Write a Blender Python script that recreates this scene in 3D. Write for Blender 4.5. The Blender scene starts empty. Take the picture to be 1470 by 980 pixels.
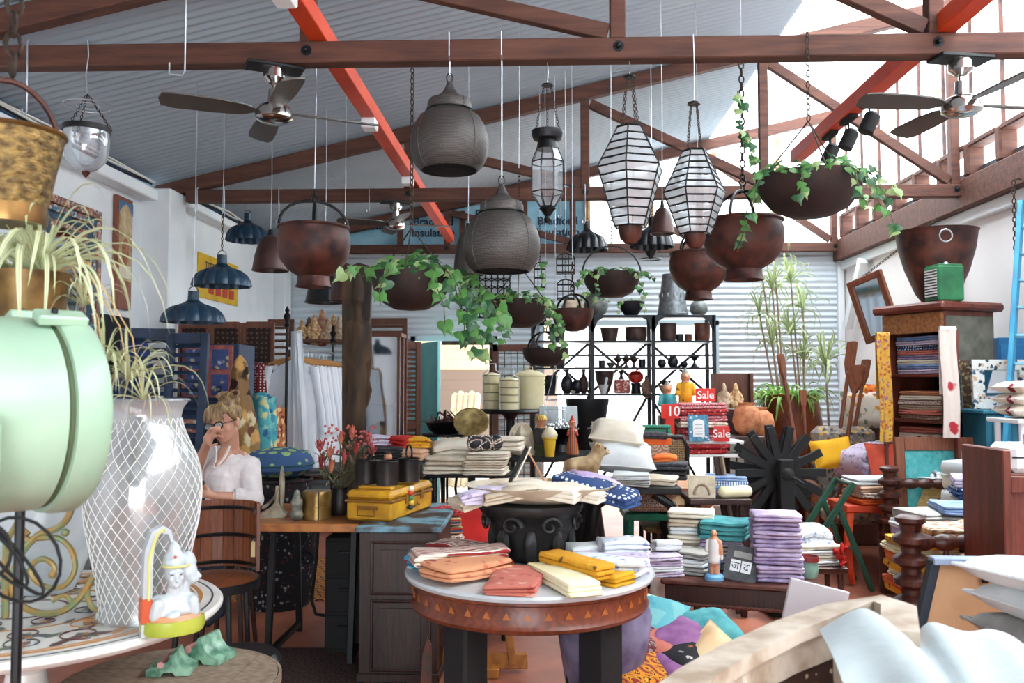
import bpy,bmesh,math,random
from mathutils import Vector,Matrix,Euler,noise
random.seed(7)
R=math.radians
scene=bpy.context.scene
col=scene.collection
F=1250.0; EYE=1.55; YAW=2.0; PITCH=2.7
cam_d=bpy.data.cameras.new('camera'); cam=bpy.data.objects.new('camera',cam_d); col.objects.link(cam)
cam.location=(0,0,EYE); cam.rotation_euler=(R(90+PITCH),0,R(YAW))
cam_d.sensor_width=36; cam_d.lens=36*F/1470; cam_d.clip_start=.05; cam_d.clip_end=200
cam_d.dof.use_dof=True; cam_d.dof.focus_distance=5.2; cam_d.dof.aperture_fstop=5.0
scene.camera=cam
w=bpy.data.worlds.new('world'); scene.world=w; w.use_nodes=True
bgn=w.node_tree.nodes['Background']; bgn.inputs[0].default_value=(.86,.94,1,1); bgn.inputs[1].default_value=6.5
def light(name,kind,loc,rot,energy,size=None,color=(1,1,1),portal=False):
    d=bpy.data.lights.new(name,kind); d.color=color
    if kind=='AREA':
        d.shape='RECTANGLE'; d.size,d.size_y=size; d.cycles.is_portal=portal
    d.energy=energy
    o=bpy.data.objects.new(name,d); col.objects.link(o); o.location=loc; o.rotation_euler=rot
    return o
sun=light('sun','SUN',(6,12,10),(0,0,0),9.0,color=(1,.95,.86)); sun.data.angle=R(2)
sun.rotation_euler=Vector((-1,-.3,-2.8)).to_track_quat('-Z','Y').to_euler()
light('skylight_portal','AREA',(4.12,4.6,4.4),(0,R(90),0),1,(1.7,14.5),portal=True)
light('shopfront_portal','AREA',(0,-2.72,1.15),(R(90),0,0),1,(2.8,2.3),portal=True)
light('roof_light_portal','AREA',(2.9,4.6,5.1),(0,R(-12.7),0),1,(2.8,14.3),portal=True)
light('back_opening_portal','AREA',(.6,12.2,1.2),(R(-90),0,0),1,(4.2,2.4),portal=True)
vs=scene.view_settings; vs.view_transform='Standard'; vs.look='None'; vs.gamma=1; vs.exposure=.95; vs.use_curve_mapping=False
scene.cycles.max_bounces=8; scene.cycles.diffuse_bounces=4; scene.cycles.glossy_bounces=3
scene.cycles.transparent_max_bounces=16; scene.cycles.transmission_bounces=4
scene.cycles.caustics_reflective=False; scene.cycles.caustics_refractive=False
scene.cycles.sample_clamp_indirect=4
CR=Euler((R(90+PITCH),0,R(YAW))).to_matrix()
def ray(px,py): return CR @ Vector(((px-735)/F,-(py-490)/F,-1))
def P(px,py,Y):
    d=ray(px,py); return Vector((0,0,EYE))+d*(Y/d.y)
def PZ(px,py,z):
    d=ray(px,py); return Vector((0,0,EYE))+d*((z-EYE)/d.z)
def PXW(px,py,X):
    d=ray(px,py); return Vector((0,0,EYE))+d*(X/d.x)
def S(px,Y): return px*Y/F
MATS={}
def rgb(h):
    if isinstance(h,str):
        h=h.lstrip('#'); c=[int(h[i:i+2],16)/255 for i in (0,2,4)]
        return tuple(x/12.92 if x < .04045 else ((x+.055)/1.055)**2.4 for x in c)+(1,)
    return tuple(h)+(1,) if len(h)==3 else tuple(h)
def mat(name,c1,c2=None,kind='noise',scale=12,rough=.6,metal=0,bump=0,bscale=None,detail=4,pal=None,axis='X',spec=.5,mix=(.35,.65),stretch=None,sheen=0,emit=None,trans=0):
    if name in MATS: return MATS[name]
    m=bpy.data.materials.new(name); m.use_nodes=True; MATS[name]=m
    nt=m.node_tree; N=nt.nodes; L=nt.links; b=N['Principled BSDF']
    b.inputs['Roughness'].default_value=rough; b.inputs['Metallic'].default_value=metal
    b.inputs['Specular IOR Level'].default_value=spec
    if sheen: b.inputs['Sheen Weight'].default_value=sheen
    b.inputs['Base Color'].default_value=rgb(c1)
    if emit: b.inputs['Emission Color'].default_value=rgb(c1); b.inputs['Emission Strength'].default_value=emit
    tc=N.new('ShaderNodeTexCoord'); mp=N.new('ShaderNodeMapping'); L.new(tc.outputs['Object'],mp.inputs[0])
    if stretch: mp.inputs['Scale'].default_value=stretch
    out=None
    def ramp(src,stops,const=False):
        r=N.new('ShaderNodeValToRGB'); L.new(src,r.inputs[0]); e=r.color_ramp
        if const: e.interpolation='CONSTANT'
        while len(e.elements) < len(stops): e.elements.new(.5)
        for el,(p,c) in zip(e.elements,stops): el.position=p; el.color=rgb(c)
        return r.outputs[0]
    def nz(sc,det=detail):
        n=N.new('ShaderNodeTexNoise'); n.inputs['Scale'].default_value=sc; n.inputs['Detail'].default_value=det; L.new(mp.outputs[0],n.inputs[0]); return n.outputs[0]
    if kind=='noise' and c2 is not None: out=ramp(nz(scale),[(mix[0],c1),(mix[1],c2)])
    elif kind=='wood':
        wv=N.new('ShaderNodeTexWave'); wv.inputs['Scale'].default_value=scale; wv.inputs['Distortion'].default_value=10; wv.inputs['Detail'].default_value=3; wv.inputs['Detail Scale'].default_value=1.5
        wv.bands_direction=axis; L.new(mp.outputs[0],wv.inputs[0])
        n2=nz(scale*.6); ad=N.new('ShaderNodeMath'); ad.operation='MULTIPLY_ADD'; L.new(wv.outputs['Fac'],ad.inputs[0]); ad.inputs[1].default_value=.25; L.new(n2,ad.inputs[2])
        out=ramp(ad.outputs[0],[(.3,c1),(.8,c2)])
    elif kind=='stripe':
        wv=N.new('ShaderNodeTexWave'); wv.inputs['Scale'].default_value=scale; wv.inputs['Distortion'].default_value=detail*.25; wv.bands_direction=axis; L.new(mp.outputs[0],wv.inputs[0])
        out=ramp(wv.outputs['Fac'],[(0,c1),(mix[0],c1),(mix[1],c2)] if pal is None else [(i/len(pal),c) for i,c in enumerate(pal)],const=pal is not None)
    elif kind in ('dots','floral','rings'):
        v=N.new('ShaderNodeTexVoronoi'); v.inputs['Scale'].default_value=scale; v.inputs['Randomness'].default_value=1 if kind=='floral' else .25
        if kind=='floral':
            dn=N.new('ShaderNodeTexNoise'); dn.inputs['Scale'].default_value=scale*1.3; L.new(mp.outputs[0],dn.inputs[0])
            mx=N.new('ShaderNodeVectorMath'); mx.operation='MULTIPLY_ADD'; L.new(dn.outputs['Color'],mx.inputs[0]); mx.inputs[1].default_value=(.6/scale*1.6,)*3; L.new(mp.outputs[0],mx.inputs[2]); L.new(mx.outputs[0],v.inputs[0])
            sep=N.new('ShaderNodeSeparateColor'); L.new(v.outputs['Color'],sep.inputs[0])
            pl=pal or [c1,c2]
            cc=ramp(sep.outputs[0],[(i/len(pl),c) for i,c in enumerate(pl)],True)
            g=ramp(v.outputs['Distance'],[(0,(1,1,1)),(mix[0],(1,1,1)),(mix[1],(0,0,0))])
            mm=N.new('ShaderNodeMixRGB'); L.new(g,mm.inputs[0]); mm.inputs[1].default_value=rgb(c1); L.new(cc,mm.inputs[2]); out=mm.outputs[0]
        else:
            L.new(mp.outputs[0],v.inputs[0])
            st=[(0,c2),(mix[0],c2),(mix[0]+.03,c1)] if kind=='dots' else [(0,c2),(.16,c1),(.26,c2),(.36,c1),(.5,c2),(.6,c1)]
            out=ramp(v.outputs['Distance'],st)
    elif kind=='check':
        ck=N.new('ShaderNodeTexChecker'); ck.inputs['Scale'].default_value=scale; ck.inputs[1].default_value=rgb(c1); ck.inputs[2].default_value=rgb(c2); L.new(mp.outputs[0],ck.inputs[0]); out=ck.outputs[0]
    elif kind=='magic':
        mg=N.new('ShaderNodeTexMagic'); mg.turbulence_depth=2; mg.inputs['Scale'].default_value=scale; mg.inputs['Distortion'].default_value=2; L.new(mp.outputs[0],mg.inputs[0])
        sep=N.new('ShaderNodeSeparateColor'); L.new(mg.outputs[0],sep.inputs[0])
        pl=pal or [c1,c2]; out=ramp(sep.outputs[0],[(i/len(pl),c) for i,c in enumerate(pl)],True)
    if out is not None: L.new(out,b.inputs['Base Color'])
    if bump:
        bp=N.new('ShaderNodeBump'); bp.inputs['Strength'].default_value=bump; bp.inputs['Distance'].default_value=.01; L.new(nz(bscale or scale*3,5),bp.inputs['Height']); L.new(bp.outputs[0],b.inputs['Normal'])
    if trans:
        tr=N.new('ShaderNodeBsdfTranslucent'); ms=N.new('ShaderNodeMixShader'); ms.inputs[0].default_value=trans; L.new(b.outputs[0],ms.inputs[1]); L.new(tr.outputs[0],ms.inputs[2])
        if out is not None: L.new(out,tr.inputs[0])
        else: tr.inputs[0].default_value=rgb(c1)
        L.new(ms.outputs[0],N['Material Output'].inputs[0])
    return m
def glassmat(name,c=(.95,.98,1),clear=.75,rough=.05,diff=0):
    if name in MATS: return MATS[name]
    m=bpy.data.materials.new(name); m.use_nodes=True; MATS[name]=m
    nt=m.node_tree; N=nt.nodes; L=nt.links; N.remove(N['Principled BSDF'])
    t=N.new('ShaderNodeBsdfTransparent'); t.inputs[0].default_value=rgb(c); g=N.new('ShaderNodeBsdfGlossy'); g.inputs['Roughness'].default_value=rough
    ms=N.new('ShaderNodeMixShader'); lw=N.new('ShaderNodeLayerWeight'); lw.inputs[0].default_value=.35
    mr=N.new('ShaderNodeMapRange'); mr.inputs['To Min'].default_value=1-clear; mr.inputs['To Max'].default_value=min(1,1-clear+.5); L.new(lw.outputs['Fresnel'],mr.inputs[0])
    L.new(mr.outputs[0],ms.inputs[0]); L.new(t.outputs[0],ms.inputs[1]); s2=g
    if diff:
        d=N.new('ShaderNodeBsdfTranslucent'); d2=N.new('ShaderNodeBsdfDiffuse'); a=N.new('ShaderNodeMixShader'); a.inputs[0].default_value=.4; L.new(d.outputs[0],a.inputs[1]); L.new(d2.outputs[0],a.inputs[2])
        d.inputs[0].default_value=rgb(c); d2.inputs[0].default_value=rgb(c)
        q=N.new('ShaderNodeMixShader'); q.inputs[0].default_value=diff; L.new(g.outputs[0],q.inputs[1]); L.new(a.outputs[0],q.inputs[2]); s2=q
    L.new(s2.outputs[0],ms.inputs[2]); L.new(ms.outputs[0],N['Material Output'].inputs[0])
    return m
class MB:
    def __init__(s,M=None): s.v=[]; s.f=[]; s.m=[]; s.M=M or Matrix(); s.cur=0
    def add(s,vs,fs):
        o=len(s.v); s.v+=[s.M @ Vector(p) for p in vs]
        for f in fs: s.f.append(tuple(i+o for i in f)); s.m.append(s.cur)
        return s
    def mi(s,i): s.cur=i; return s
    def box(s,c,d,b=0.,rot=None):
        x,y,z=d[0]/2,d[1]/2,d[2]/2; b=min(b,x*.9,y*.9,z*.9)
        T=Matrix.Translation(c) @ (Euler(rot).to_matrix().to_4x4() if rot else Matrix())
        if b <=0:
            vs=[(i*x,j*y,k*z) for i in (-1,1) for j in (-1,1) for k in (-1,1)]
            fs=[(0,1,3,2),(4,6,7,5),(0,4,5,1),(2,3,7,6),(0,2,6,4),(1,5,7,3)]
        else:
            vs=[]; idx={}
            for i in (-1,1):
                for j in (-1,1):
                    for k in (-1,1):
                        for a in range(3):
                            p=[i*(x-b),j*(y-b),k*(z-b)]; p[a]=(i*x,j*y,k*z)[a]
                            idx[(i,j,k,a)]=len(vs); vs.append(p)
            fs=[]
            for a in range(3):
                u,w_=(a+1) % 3,(a+2) % 3
                for sg in (-1,1):
                    q=[]
                    for (p,r) in ((-1,-1),(1,-1),(1,1),(-1,1)):
                        t=[0,0,0]; t[a]=sg; t[u]=p; t[w_]=r; q.append(idx[(*t,a)])
                    fs.append(tuple(q if sg > 0 else q[::-1]))
                for p in (-1,1):
                    for r in (-1,1):
                        t0=[0,0,0]; t1=[0,0,0]; t0[a]=-1; t1[a]=1
                        for t in (t0,t1): t[u]=p; t[w_]=r
                        q=[idx[(*t0,u)],idx[(*t1,u)],idx[(*t1,w_)],idx[(*t0,w_)]]
                        fs.append(tuple(q if p*r > 0 else q[::-1]))
            for i in (-1,1):
                for j in (-1,1):
                    for k in (-1,1):
                        q=[idx[(i,j,k,a)] for a in range(3)]; fs.append(tuple(q if i*j*k > 0 else q[::-1]))
        return s.add([T @ Vector(p) for p in vs],fs)
    def bx(s,x0,x1,y0,y1,z0,z1,b=0): return s.box(((x0+x1)/2,(y0+y1)/2,(z0+z1)/2),(abs(x1-x0),abs(y1-y0),abs(z1-z0)),b)
    def beam(s,p0,p1,w_,h,b=0,up=(0,0,1)):
        p0,p1=Vector(p0),Vector(p1); d=p1-p0; l=d.length; y=d/l; u=Vector(up)
        if abs(y.dot(u)) > .98: u=Vector((0,1,0))
        x=y.cross(u).normalized(); z=x.cross(y)
        T=Matrix((x,y,z)).transposed().to_4x4(); T.translation=(p0+p1)/2
        o=s.M; s.M=o @ T; s.box((0,0,0),(w_,l,h),b); s.M=o; return s
    def band(s,prof,n=36,c=(0,0,0)): return s.lathe(list(prof)+[prof[0]],n,c,caps=False)
    def lathe(s,prof,n=24,c=(0,0,0),mod=None,a0=0,a1=2*math.pi,T=None,caps=True):
        full=abs(a1-a0) > 6.28; k=n if full else n+1; vs=[]; fs=[]; T=T or Matrix()
        for r,z in prof:
            for i in range(k):
                a=a0+(a1-a0)*i/n; rr=r*(mod(a,z) if mod else 1)
                vs.append(T @ Vector((c[0]+rr*math.cos(a),c[1]+rr*math.sin(a),c[2]+z)))
        for j in range(len(prof)-1):
            for i in range(n):
                i2=(i+1) % k; fs.append((j*k+i,j*k+i2,(j+1)*k+i2,(j+1)*k+i))
        if full and caps:
            if prof[0][0] > 1e-5: fs.append(tuple(range(k))[::-1])
            if prof[-1][0] > 1e-5: fs.append(tuple(range((len(prof)-1)*k,len(prof)*k)))
        return s.add(vs,fs)
    def shell(s,prof,t=.008,n=24,c=(0,0,0),mod=None):
        inner=[(max(r-t,.0005),z+(t if i==0 and r < .02 else 0)) for i,(r,z) in enumerate(prof)]
        pr=list(prof)+inner[::-1]
        k=n; vs=[]; fs=[]
        for r,z in pr:
            for i in range(k):
                a=2*math.pi*i/n; rr=r*(mod(a,z) if mod else 1); vs.append((c[0]+rr*math.cos(a),c[1]+rr*math.sin(a),c[2]+z))
        for j in range(len(pr)-1):
            for i in range(n): fs.append((j*k+i,j*k+(i+1) % k,(j+1)*k+(i+1) % k,(j+1)*k+i))
        if prof[0][0] > .02 : pass
        return s.add(vs,fs)
    def tube(s,pts,r,n=6,closed=False):
        pts=[Vector(p) for p in pts]; m=len(pts); rr=r if isinstance(r,(list,tuple)) else [r]*m
        vs=[]; fs=[]; prev=None
        for i,p in enumerate(pts):
            t=(pts[(i+1) % m]-pts[i-1]) if closed else (pts[min(i+1,m-1)]-pts[max(i-1,0)])
            if t.length < 1e-9: t=Vector((0,0,1))
            t.normalize()
            if prev is None: prev=t.orthogonal().normalized()
            prev=(prev-t*prev.dot(t)); prev=prev.normalized() if prev.length > 1e-6 else t.orthogonal().normalized()
            q=t.cross(prev)
            for k in range(n):
                a=2*math.pi*k/n; vs.append(p+(prev*math.cos(a)+q*math.sin(a))*rr[i])
        for i in range(m if closed else m-1):
            i2=(i+1) % m
            for k in range(n): fs.append((i*n+k,i*n+(k+1) % n,i2*n+(k+1) % n,i2*n+k))
        if not closed: fs.append(tuple(range(n))[::-1]); fs.append(tuple(range((m-1)*n,m*n)))
        return s.add(vs,fs)
    def sph(s,c,r,nu=12,nv=8,rot=None):
        if not isinstance(r,(tuple,list)): r=(r,r,r)
        T=Matrix.Translation(c) @ (Euler(rot).to_matrix().to_4x4() if rot else Matrix()) @ Matrix.Diagonal((*r,1))
        return s.lathe([(max(math.sin(math.pi*j/nv),1e-6),-math.cos(math.pi*j/nv)) for j in range(nv+1)],nu,T=T)
    def cap(s,p0,p1,r0,r1=None,n=10):
        r1=r0 if r1 is None else r1; p0,p1=Vector(p0),Vector(p1); d=p1-p0; l=max(d.length,1e-6)
        T=d.to_track_quat('Z','Y').to_matrix().to_4x4(); T.translation=p0; pr=[]
        for j in range(5): a=math.pi/2*j/4; pr.append((max(r0*math.sin(a),1e-6),-r0*math.cos(a)))
        for j in range(5): a=math.pi/2*j/4; pr.append((max(r1*math.cos(a),1e-6),l+r1*math.sin(a)))
        return s.lathe(pr,n,T=T)
    def prism(s,out,y0,y1):       # outline in x,z ; extruded along y
        n=len(out); vs=[(x,y0,z) for x,z in out]+[(x,y1,z) for x,z in out]
        fs=[tuple(range(n)),tuple(range(2*n-1,n-1,-1))]+[(i,i+n,(i+1) % n+n,(i+1) % n) for i in range(n)]
        return s.add(vs,fs)
    def grid(s,f,nu,nv,cu=False,cv=False):
        ku=nu if cu else nu+1; kv=nv if cv else nv+1
        vs=[f(i/nu,j/nv) for j in range(kv) for i in range(ku)]
        fs=[(j*ku+i,j*ku+(i+1) % ku,((j+1) % kv)*ku+(i+1) % ku,((j+1) % kv)*ku+i) for j in range(nv) for i in range(nu)]
        return s.add(vs,fs)
    def ring(s,c,Rr,r,n=20,k=6,T=None,a0=0,a1=2*math.pi):
        T=T or Matrix(); full=abs(a1-a0) > 6.28
        pts=[T @ (Vector((Rr*math.cos(a0+(a1-a0)*i/n),Rr*math.sin(a0+(a1-a0)*i/n),0)))+Vector(c) for i in range(n if full else n+1)]
        return s.tube(pts,r,k,full)
    def chain(s,p0,p1,L=.03,r=.0028,wd=.009):
        p0,p1=Vector(p0),Vector(p1); d=p1-p0; n=max(1,int(d.length/(L*.8))); st=d/n; u=d.normalized()
        a=u.orthogonal().normalized(); b=u.cross(a)
        for i in range(n):
            c=p0+st*(i+.5); x=a if i % 2 else b
            s.tube([c+u*(L*.5*math.sin(t))+x*(wd*math.cos(t)) for t in [2*math.pi*q/8 for q in range(8)]],r,4,True)
        return s
    def mesh(s,name,mats,ang=38,flat=False):
        me=bpy.data.meshes.new(name); me.from_pydata(s.v,[],s.f)
        for m in (mats if isinstance(mats,(list,tuple)) else [mats]): me.materials.append(m)
        me.polygons.foreach_set('material_index',s.m); me.polygons.foreach_set('use_smooth',[not flat]*len(s.f)); me.update()
        if not flat: me.set_sharp_from_angle(angle=R(ang))
        return me
    def build(s,name,mats,parent=None,loc=(0,0,0),rot=(0,0,0),ang=38,flat=False):
        return link(name,s.mesh(name,mats,ang,flat),parent,loc,rot)
def link(name,me,parent=None,loc=(0,0,0),rot=(0,0,0),sc=None):
    o=bpy.data.objects.new(name,me); col.objects.link(o); o.parent=parent; o.location=loc; o.rotation_euler=rot
    if sc: o.scale=sc if isinstance(sc,(tuple,list)) else (sc,)*3
    return o
def tag(o,label,cat,group=None):
    o['label']=label; o['category']=cat
    if group: o['group']=group
    return o
def T(name,label,cat,loc=(0,0,0),rz=0,group=None,rot=None):
    o=bpy.data.objects.new(name,None); col.objects.link(o); o.empty_display_size=.05; o.location=loc
    o.rotation_euler=rot or (0,0,R(rz)); return tag(o,label,cat,group)
def solo(name,mb,m,label,cat,loc=(0,0,0),rz=0,group=None,ang=38,rot=None):
    return tag(mb.build(name,m,None,loc,rot or (0,0,R(rz)),ang),label,cat,group)
def struct(name,mb,m,parent=None,ang=38):
    o=mb.build(name,m,parent,ang=ang)
    if parent is None: o['kind']='structure'
    return o
def dup(o,loc,rz=0,label=None,group=None,sc=None):
    def cp(a,par):
        c=a.copy(); col.objects.link(c); c.parent=par
        for ch in list(a.children): cp(ch,c)
        return c
    r=cp(o,None); r.location=loc; r.rotation_euler=(0,0,R(rz))
    if label: r['label']=label
    if group: r['group']=group
    if sc: r.scale=(sc,)*3
    return r
TMP=bpy.data.scenes.new('scratch'); TVL=TMP.view_layers[0]
def evalmesh(o):
    TVL.update(); dg=TVL.depsgraph; return bpy.data.meshes.new_from_object(o.evaluated_get(dg))
def remesh(mb,name,mats,voxel=.008,smooth=6,pick=None):
    me=bpy.data.meshes.new(name+'_raw'); me.from_pydata(mb.v,[],mb.f); o=bpy.data.objects.new(name,me); TMP.collection.objects.link(o)
    md=o.modifiers.new('r','REMESH'); md.mode='VOXEL'; md.voxel_size=voxel
    if smooth: sm=o.modifiers.new('s','SMOOTH'); sm.iterations=smooth; sm.factor=.5
    out=evalmesh(o)
    bpy.data.objects.remove(o); bpy.data.meshes.remove(me); out.name=name
    ml=mats if isinstance(mats,(list,tuple)) else [mats]
    out.materials.clear()
    for m in ml: out.materials.append(m)
    for p in out.polygons:
        p.use_smooth=True
        if pick: p.material_index=pick(p.center)
    return out
def text_mesh(txt,size,m,extrude=.001,font=None,align='CENTER',bold=0):
    cu=bpy.data.curves.new('t','FONT'); cu.body=txt; cu.size=size; cu.extrude=extrude; cu.align_x=align; cu.align_y='CENTER'; cu.offset=bold
    o=bpy.data.objects.new('t',cu); TMP.collection.objects.link(o); me=evalmesh(o); bpy.data.objects.remove(o); me.materials.clear(); me.materials.append(m); return me
# ================================================================== common materials
m_wood_truss=mat('truss_wood','#3c201a','#68402f','noise',4,.75,bump=.3,stretch=(.6,5,5),detail=7,mix=(.25,.75))
m_wood_pale=mat('pale_timber','#b58a5e','#d2ab7c','wood',5,.7,stretch=(1,3,3))
m_dark=mat('black_iron','#08090b','#131418',scale=20,rough=.45,metal=.3)
m_blackmatte=mat('matte_black','#0c0b0c',rough=.8)
m_wire=mat('galvanised_wire','#b9bec4',rough=.35,metal=.8)
m_rust=mat('rusty_iron','#2b1512','#5c2f22',scale=9,rough=.5,metal=.25,bump=.25)
m_chain=mat('old_chain','#2a2320','#4a3a30',scale=40,rough=.55,metal=.6)
m_white=mat('white_paint','#eef2f3','#e6ebee',scale=3,rough=.6,bump=.06,bscale=20)
m_orange=mat('orange_steel','#df4a1c','#cc3e16',scale=3,rough=.45)
m_brass=mat('brass','#6a5026','#a3834a',scale=10,rough=.35,metal=.75,bump=.1)
m_chrome=mat('chrome','#c6c2bd',rough=.15,metal=1)
m_glass=glassmat('clear_glass',(.96,.98,1),.82,.04,diff=.45)
# ================================================================== floor and walls
XL,XR,YB,YF=-3.65,3.95,11.5,-2.6
def roofz(x): return 3.44+.225*(x-XL)
struct('floor',MB().bx(XL-.3,XR+.3,YF,YB+.2,-.1,0),mat('terracotta_floor','#8a4f3c','#b06a52',scale=2.2,rough=.45,bump=.1,bscale=60,detail=8))
struct('wall_left',MB().bx(XL-.25,XL,YF,7.75,0,3.36).bx(XL-.25,XL+.15,8.1,YB,0,3.36),m_white)
struct('wall_left_pier',MB().box(((XL-.25+XL+.27)/2,7.92,1.66),(.52,.36,3.32),.012),m_white)
struct('wall_right',MB().bx(XR,XR+.25,YF,YB,0,3.4),mat('pinkish_white_paint','#eae5e3','#e4dedb',scale=2,rough=.65,bump=.06,bscale=20))
m_corr=mat('corrugated_steel','#c3cdd4','#d4dce1',scale=1,rough=.45,metal=.2)
def corr_h(x0,x1,z0,z1,y):
    n=max(1,int((z1-z0)/.076)); mb=MB(); k=n*6
    mb.grid(lambda u,v: (x0+(x1-x0)*u,y-.009*math.cos(6.2832*((z0+(z1-z0)*v)/.076)),z0+(z1-z0)*v),1,k); return mb
DX0,DX1=P(597,490,YB).x,P(708,490,YB).x          # door opening
OX0,OX1=.02,2.25                                      # wide opening behind the shelves
wb=corr_h(XL+.1,DX0,0,3.3,YB); wbm=[(DX0,DX1,2.1,3.3),(DX1,OX0,0,3.3),(OX0,OX1,2.32,3.3),(OX1,XR,0,3.3)]
for a,b,c,d in wbm:
    q=corr_h(a,b,c,d,YB); wb.add(q.v,q.f)
struct('wall_back',wb,m_corr,ang=80)
struct('trim_1',MB().bx(XL,XL+.16,YF,7.74,3.2,3.3,.01).bx(XL+.15,XL+.3,8.11,YB-.1,3.22,3.3,.01),m_white)
cab=MB()
for k in range(7):
    z=3.315+.012*k; x=XL+.05+.03*(k % 4)
    for (ya,yb) in ((YF+.2,7.7),(8.15,YB-.2)):
        sh=.15 if ya > 5 else 0
        cab.mi(k % 3).tube([(x+sh,ya+(yb-ya)*t/14,z+.012*math.sin(t*1.7+k)) for t in range(15)],.009,5)
c_=cab.build('cable_bundle',[mat('white_cable','#e6e2d8',rough=.4),mat('blue_cable','#1e4f8f',rough=.4),mat('black_cable','#1a1a22',rough=.5)])
tag(c_,'loose white and blue electrical cables run along the gutter above the mosaic mirror','cables')
# ================================================================== roof
m_roof=mat('roof_sheet','#a3b0ba','#abb7c0',scale=1.2,rough=.55,metal=.1)
nr=int((YB+.2-YF)/.09); XS=2.2
def roof_part(xa,xb):
    return MB().grid(lambda u,v: (xa+(xb-xa)*u,YF+(YB+.2-YF)*v,roofz(xa+(xb-xa)*u)+.012*math.cos(6.2832*v*nr)),1,nr*6)
struct('ceiling',roof_part(XL-.3,XS),m_roof,ang=80)
m_poly=glassmat('translucent_sheet',(.97,.99,1),.5,.3,diff=.95)
struct('window_2',roof_part(XS,XR+.35),glassmat('skylight_sheet',(.93,.96,1),.3,.3,diff=.97),ang=80)
struct('unseen_front_wall',MB().bx(XL,-1.4,YF-.1,YF,0,3.4).bx(1.4,XR,YF-.1,YF,0,3.4).bx(-1.4,1.4,YF-.1,YF,2.3,3.4).prism([(XL,3.4),(XR,3.4),(XR,roofz(XR)),(XL,roofz(XL))],YF-.1,YF),m_white)  # unseen wall with a small opening, added to cut light from behind the camera
# ================================================================== trusses
def truss(y,near):
    t=T('roof_truss',{0: 'brown timber roof truss whose chord carries the large bronze pendant lamps and two fans',1: 'brown timber roof truss in mid room carrying the small ceiling fan',2: 'brown timber truss against the blue insulated gable wall'}[near],'truss',(0,y,0),group='roof trusses')
    MB().bx(XL+(.3 if near==1 else 0),XR-.02,0,.1,3.245,3.36,.006).build('bottom_chord',m_wood_truss,t)
    MB().beam((XL+.02,.05,roofz(XL)-.1),(XR-.05,.05,roofz(XR)-.1),.1,.13,.006).build('top_chord',m_wood_truss,t)
    ps=[-1.25,.4,2.05,3.78]
    for i,x in enumerate(ps):
        MB().bx(x-.04,x+.04,.01,.09,3.36,roofz(x)-.17,.004).build('post',m_wood_truss,t)
        b=MB()
        b.cap((x,-.012,3.31),(x,.0,3.31),.014,.014,8); b.lathe([(.001,-.006),(.03,-.006),(.03,0),(.001,0)],10,T=Matrix.Translation((x,-.001,3.31)) @ Matrix.Rotation(R(90),4,'X')); b.build('bolt',m_dark,t)
    for a,b in ((-1.25,.4),(.4,2.05),(2.05,3.78)):
        MB().beam((a+.05,.05,roofz(a)-.2),(b-.05,.05,3.4),.06,.085,.004).build('diagonal_brace',m_wood_truss,t)
    return t
truss(4.5,0); truss(8.0,1); truss(11.3,2)
TR1,TR2,CHZ=4.5,8.0,3.245
wp=T('wall_plate','heavy dark brown timber wall plate running above the wardrobe and ladder','beam',(XR-.12,0,3.13))
MB().bx(-.02,.13,3,YB,0,.27,.01).build('beam',m_wood_truss,wp)
stubs=[11.2-.55*i for i in range(13)]
for i,y in enumerate(stubs):
    MB().box((.06,y,.42),(.16,.1,.3),.02).build('rafter_end',m_wood_truss,wp)
m_grim=mat('grimy_louvre','#3c3b3c','#5a5f63',scale=30,rough=.5)
for i in range(len(stubs)-1):
    y=(stubs[i]+stubs[i+1])/2
    MB().bx(.1,.12,y-.22,y+.22,.28,.36).build('vent_screen',m_grim,wp); MB().box((.06,y,.55),(.16,.46,.05),.01).build('rafter_blocking',m_wood_truss,wp)
win=MB(); win.bx(XR-.03,XR+.06,YF,YB,3.7,3.76).bx(XR-.03,XR+.06,YF,YB,roofz(XR)-.12,roofz(XR)-.02)
w1=struct('window_1',win,m_wood_pale)
ys=[11.38-.55*i for i in range(26)]
pane=None
for i,y in enumerate(ys):
    MB().bx(XR+.0,XR+.03,y-.012,y+.012,3.76,roofz(XR)-.12).build('glazing_bar',m_rust,w1)
    if pane is None: pane=MB().bx(-.004,.004,-.262,.262,3.76,roofz(XR)-.12).mesh('pane',m_poly)
    link('pane',pane,w1,(XR+.035,y-.275,0))
    if i % 2==0: MB().bx(XR-.03,XR+.0,y-.5,y-.05,4.42,4.48).build('batten',m_wood_pale,w1)
m_foil=mat('blue_insulation_foil','#7fb6cf','#a7d2e2',scale=4,rough=.3,metal=.2,bump=.4,bscale=8)
gab=T('gable_insulation','pale blue printed insulation foil lining the gable above the back wall','insulation',(0,YB+.02,3.3))
gx=[XL+.1+i*.83 for i in range(10)]
m_ink=mat('navy_ink','#14324a',rough=.6)
tm1=text_mesh('Bradford\nInsulation',.15,m_ink,.001,bold=.004)
for i in range(9):
    a,b=gx[i],min(gx[i+1],XR)
    if b > a: 
        MB().prism([(a,0),(b,0),(b,roofz(b)-3.32),(a,roofz(a)-3.32)],-.004,.004).build('foil_panel' if i < 5 else 'pane',m_foil if i < 5 else m_poly,gab)
        if 1 <=i < 5: link('printed_lettering',tm1,gab,((a+b)/2+.02,-.008,.32+.1*(i % 2)),(R(90),0,0))
for i in range(1,9):
    x=gx[i]; MB().bx(x-.035,x+.035,-.1,-.01,.02,roofz(x)-3.5).build('stud',m_wood_pale if i > 4 else m_wood_truss,gab)
struct('trim_2',MB().bx(XL+.15,XR,YB-.06,YB,3.28,3.36,.006),mat('weathered_plate','#8a5a40','#a97452','wood',4,.7))
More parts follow.
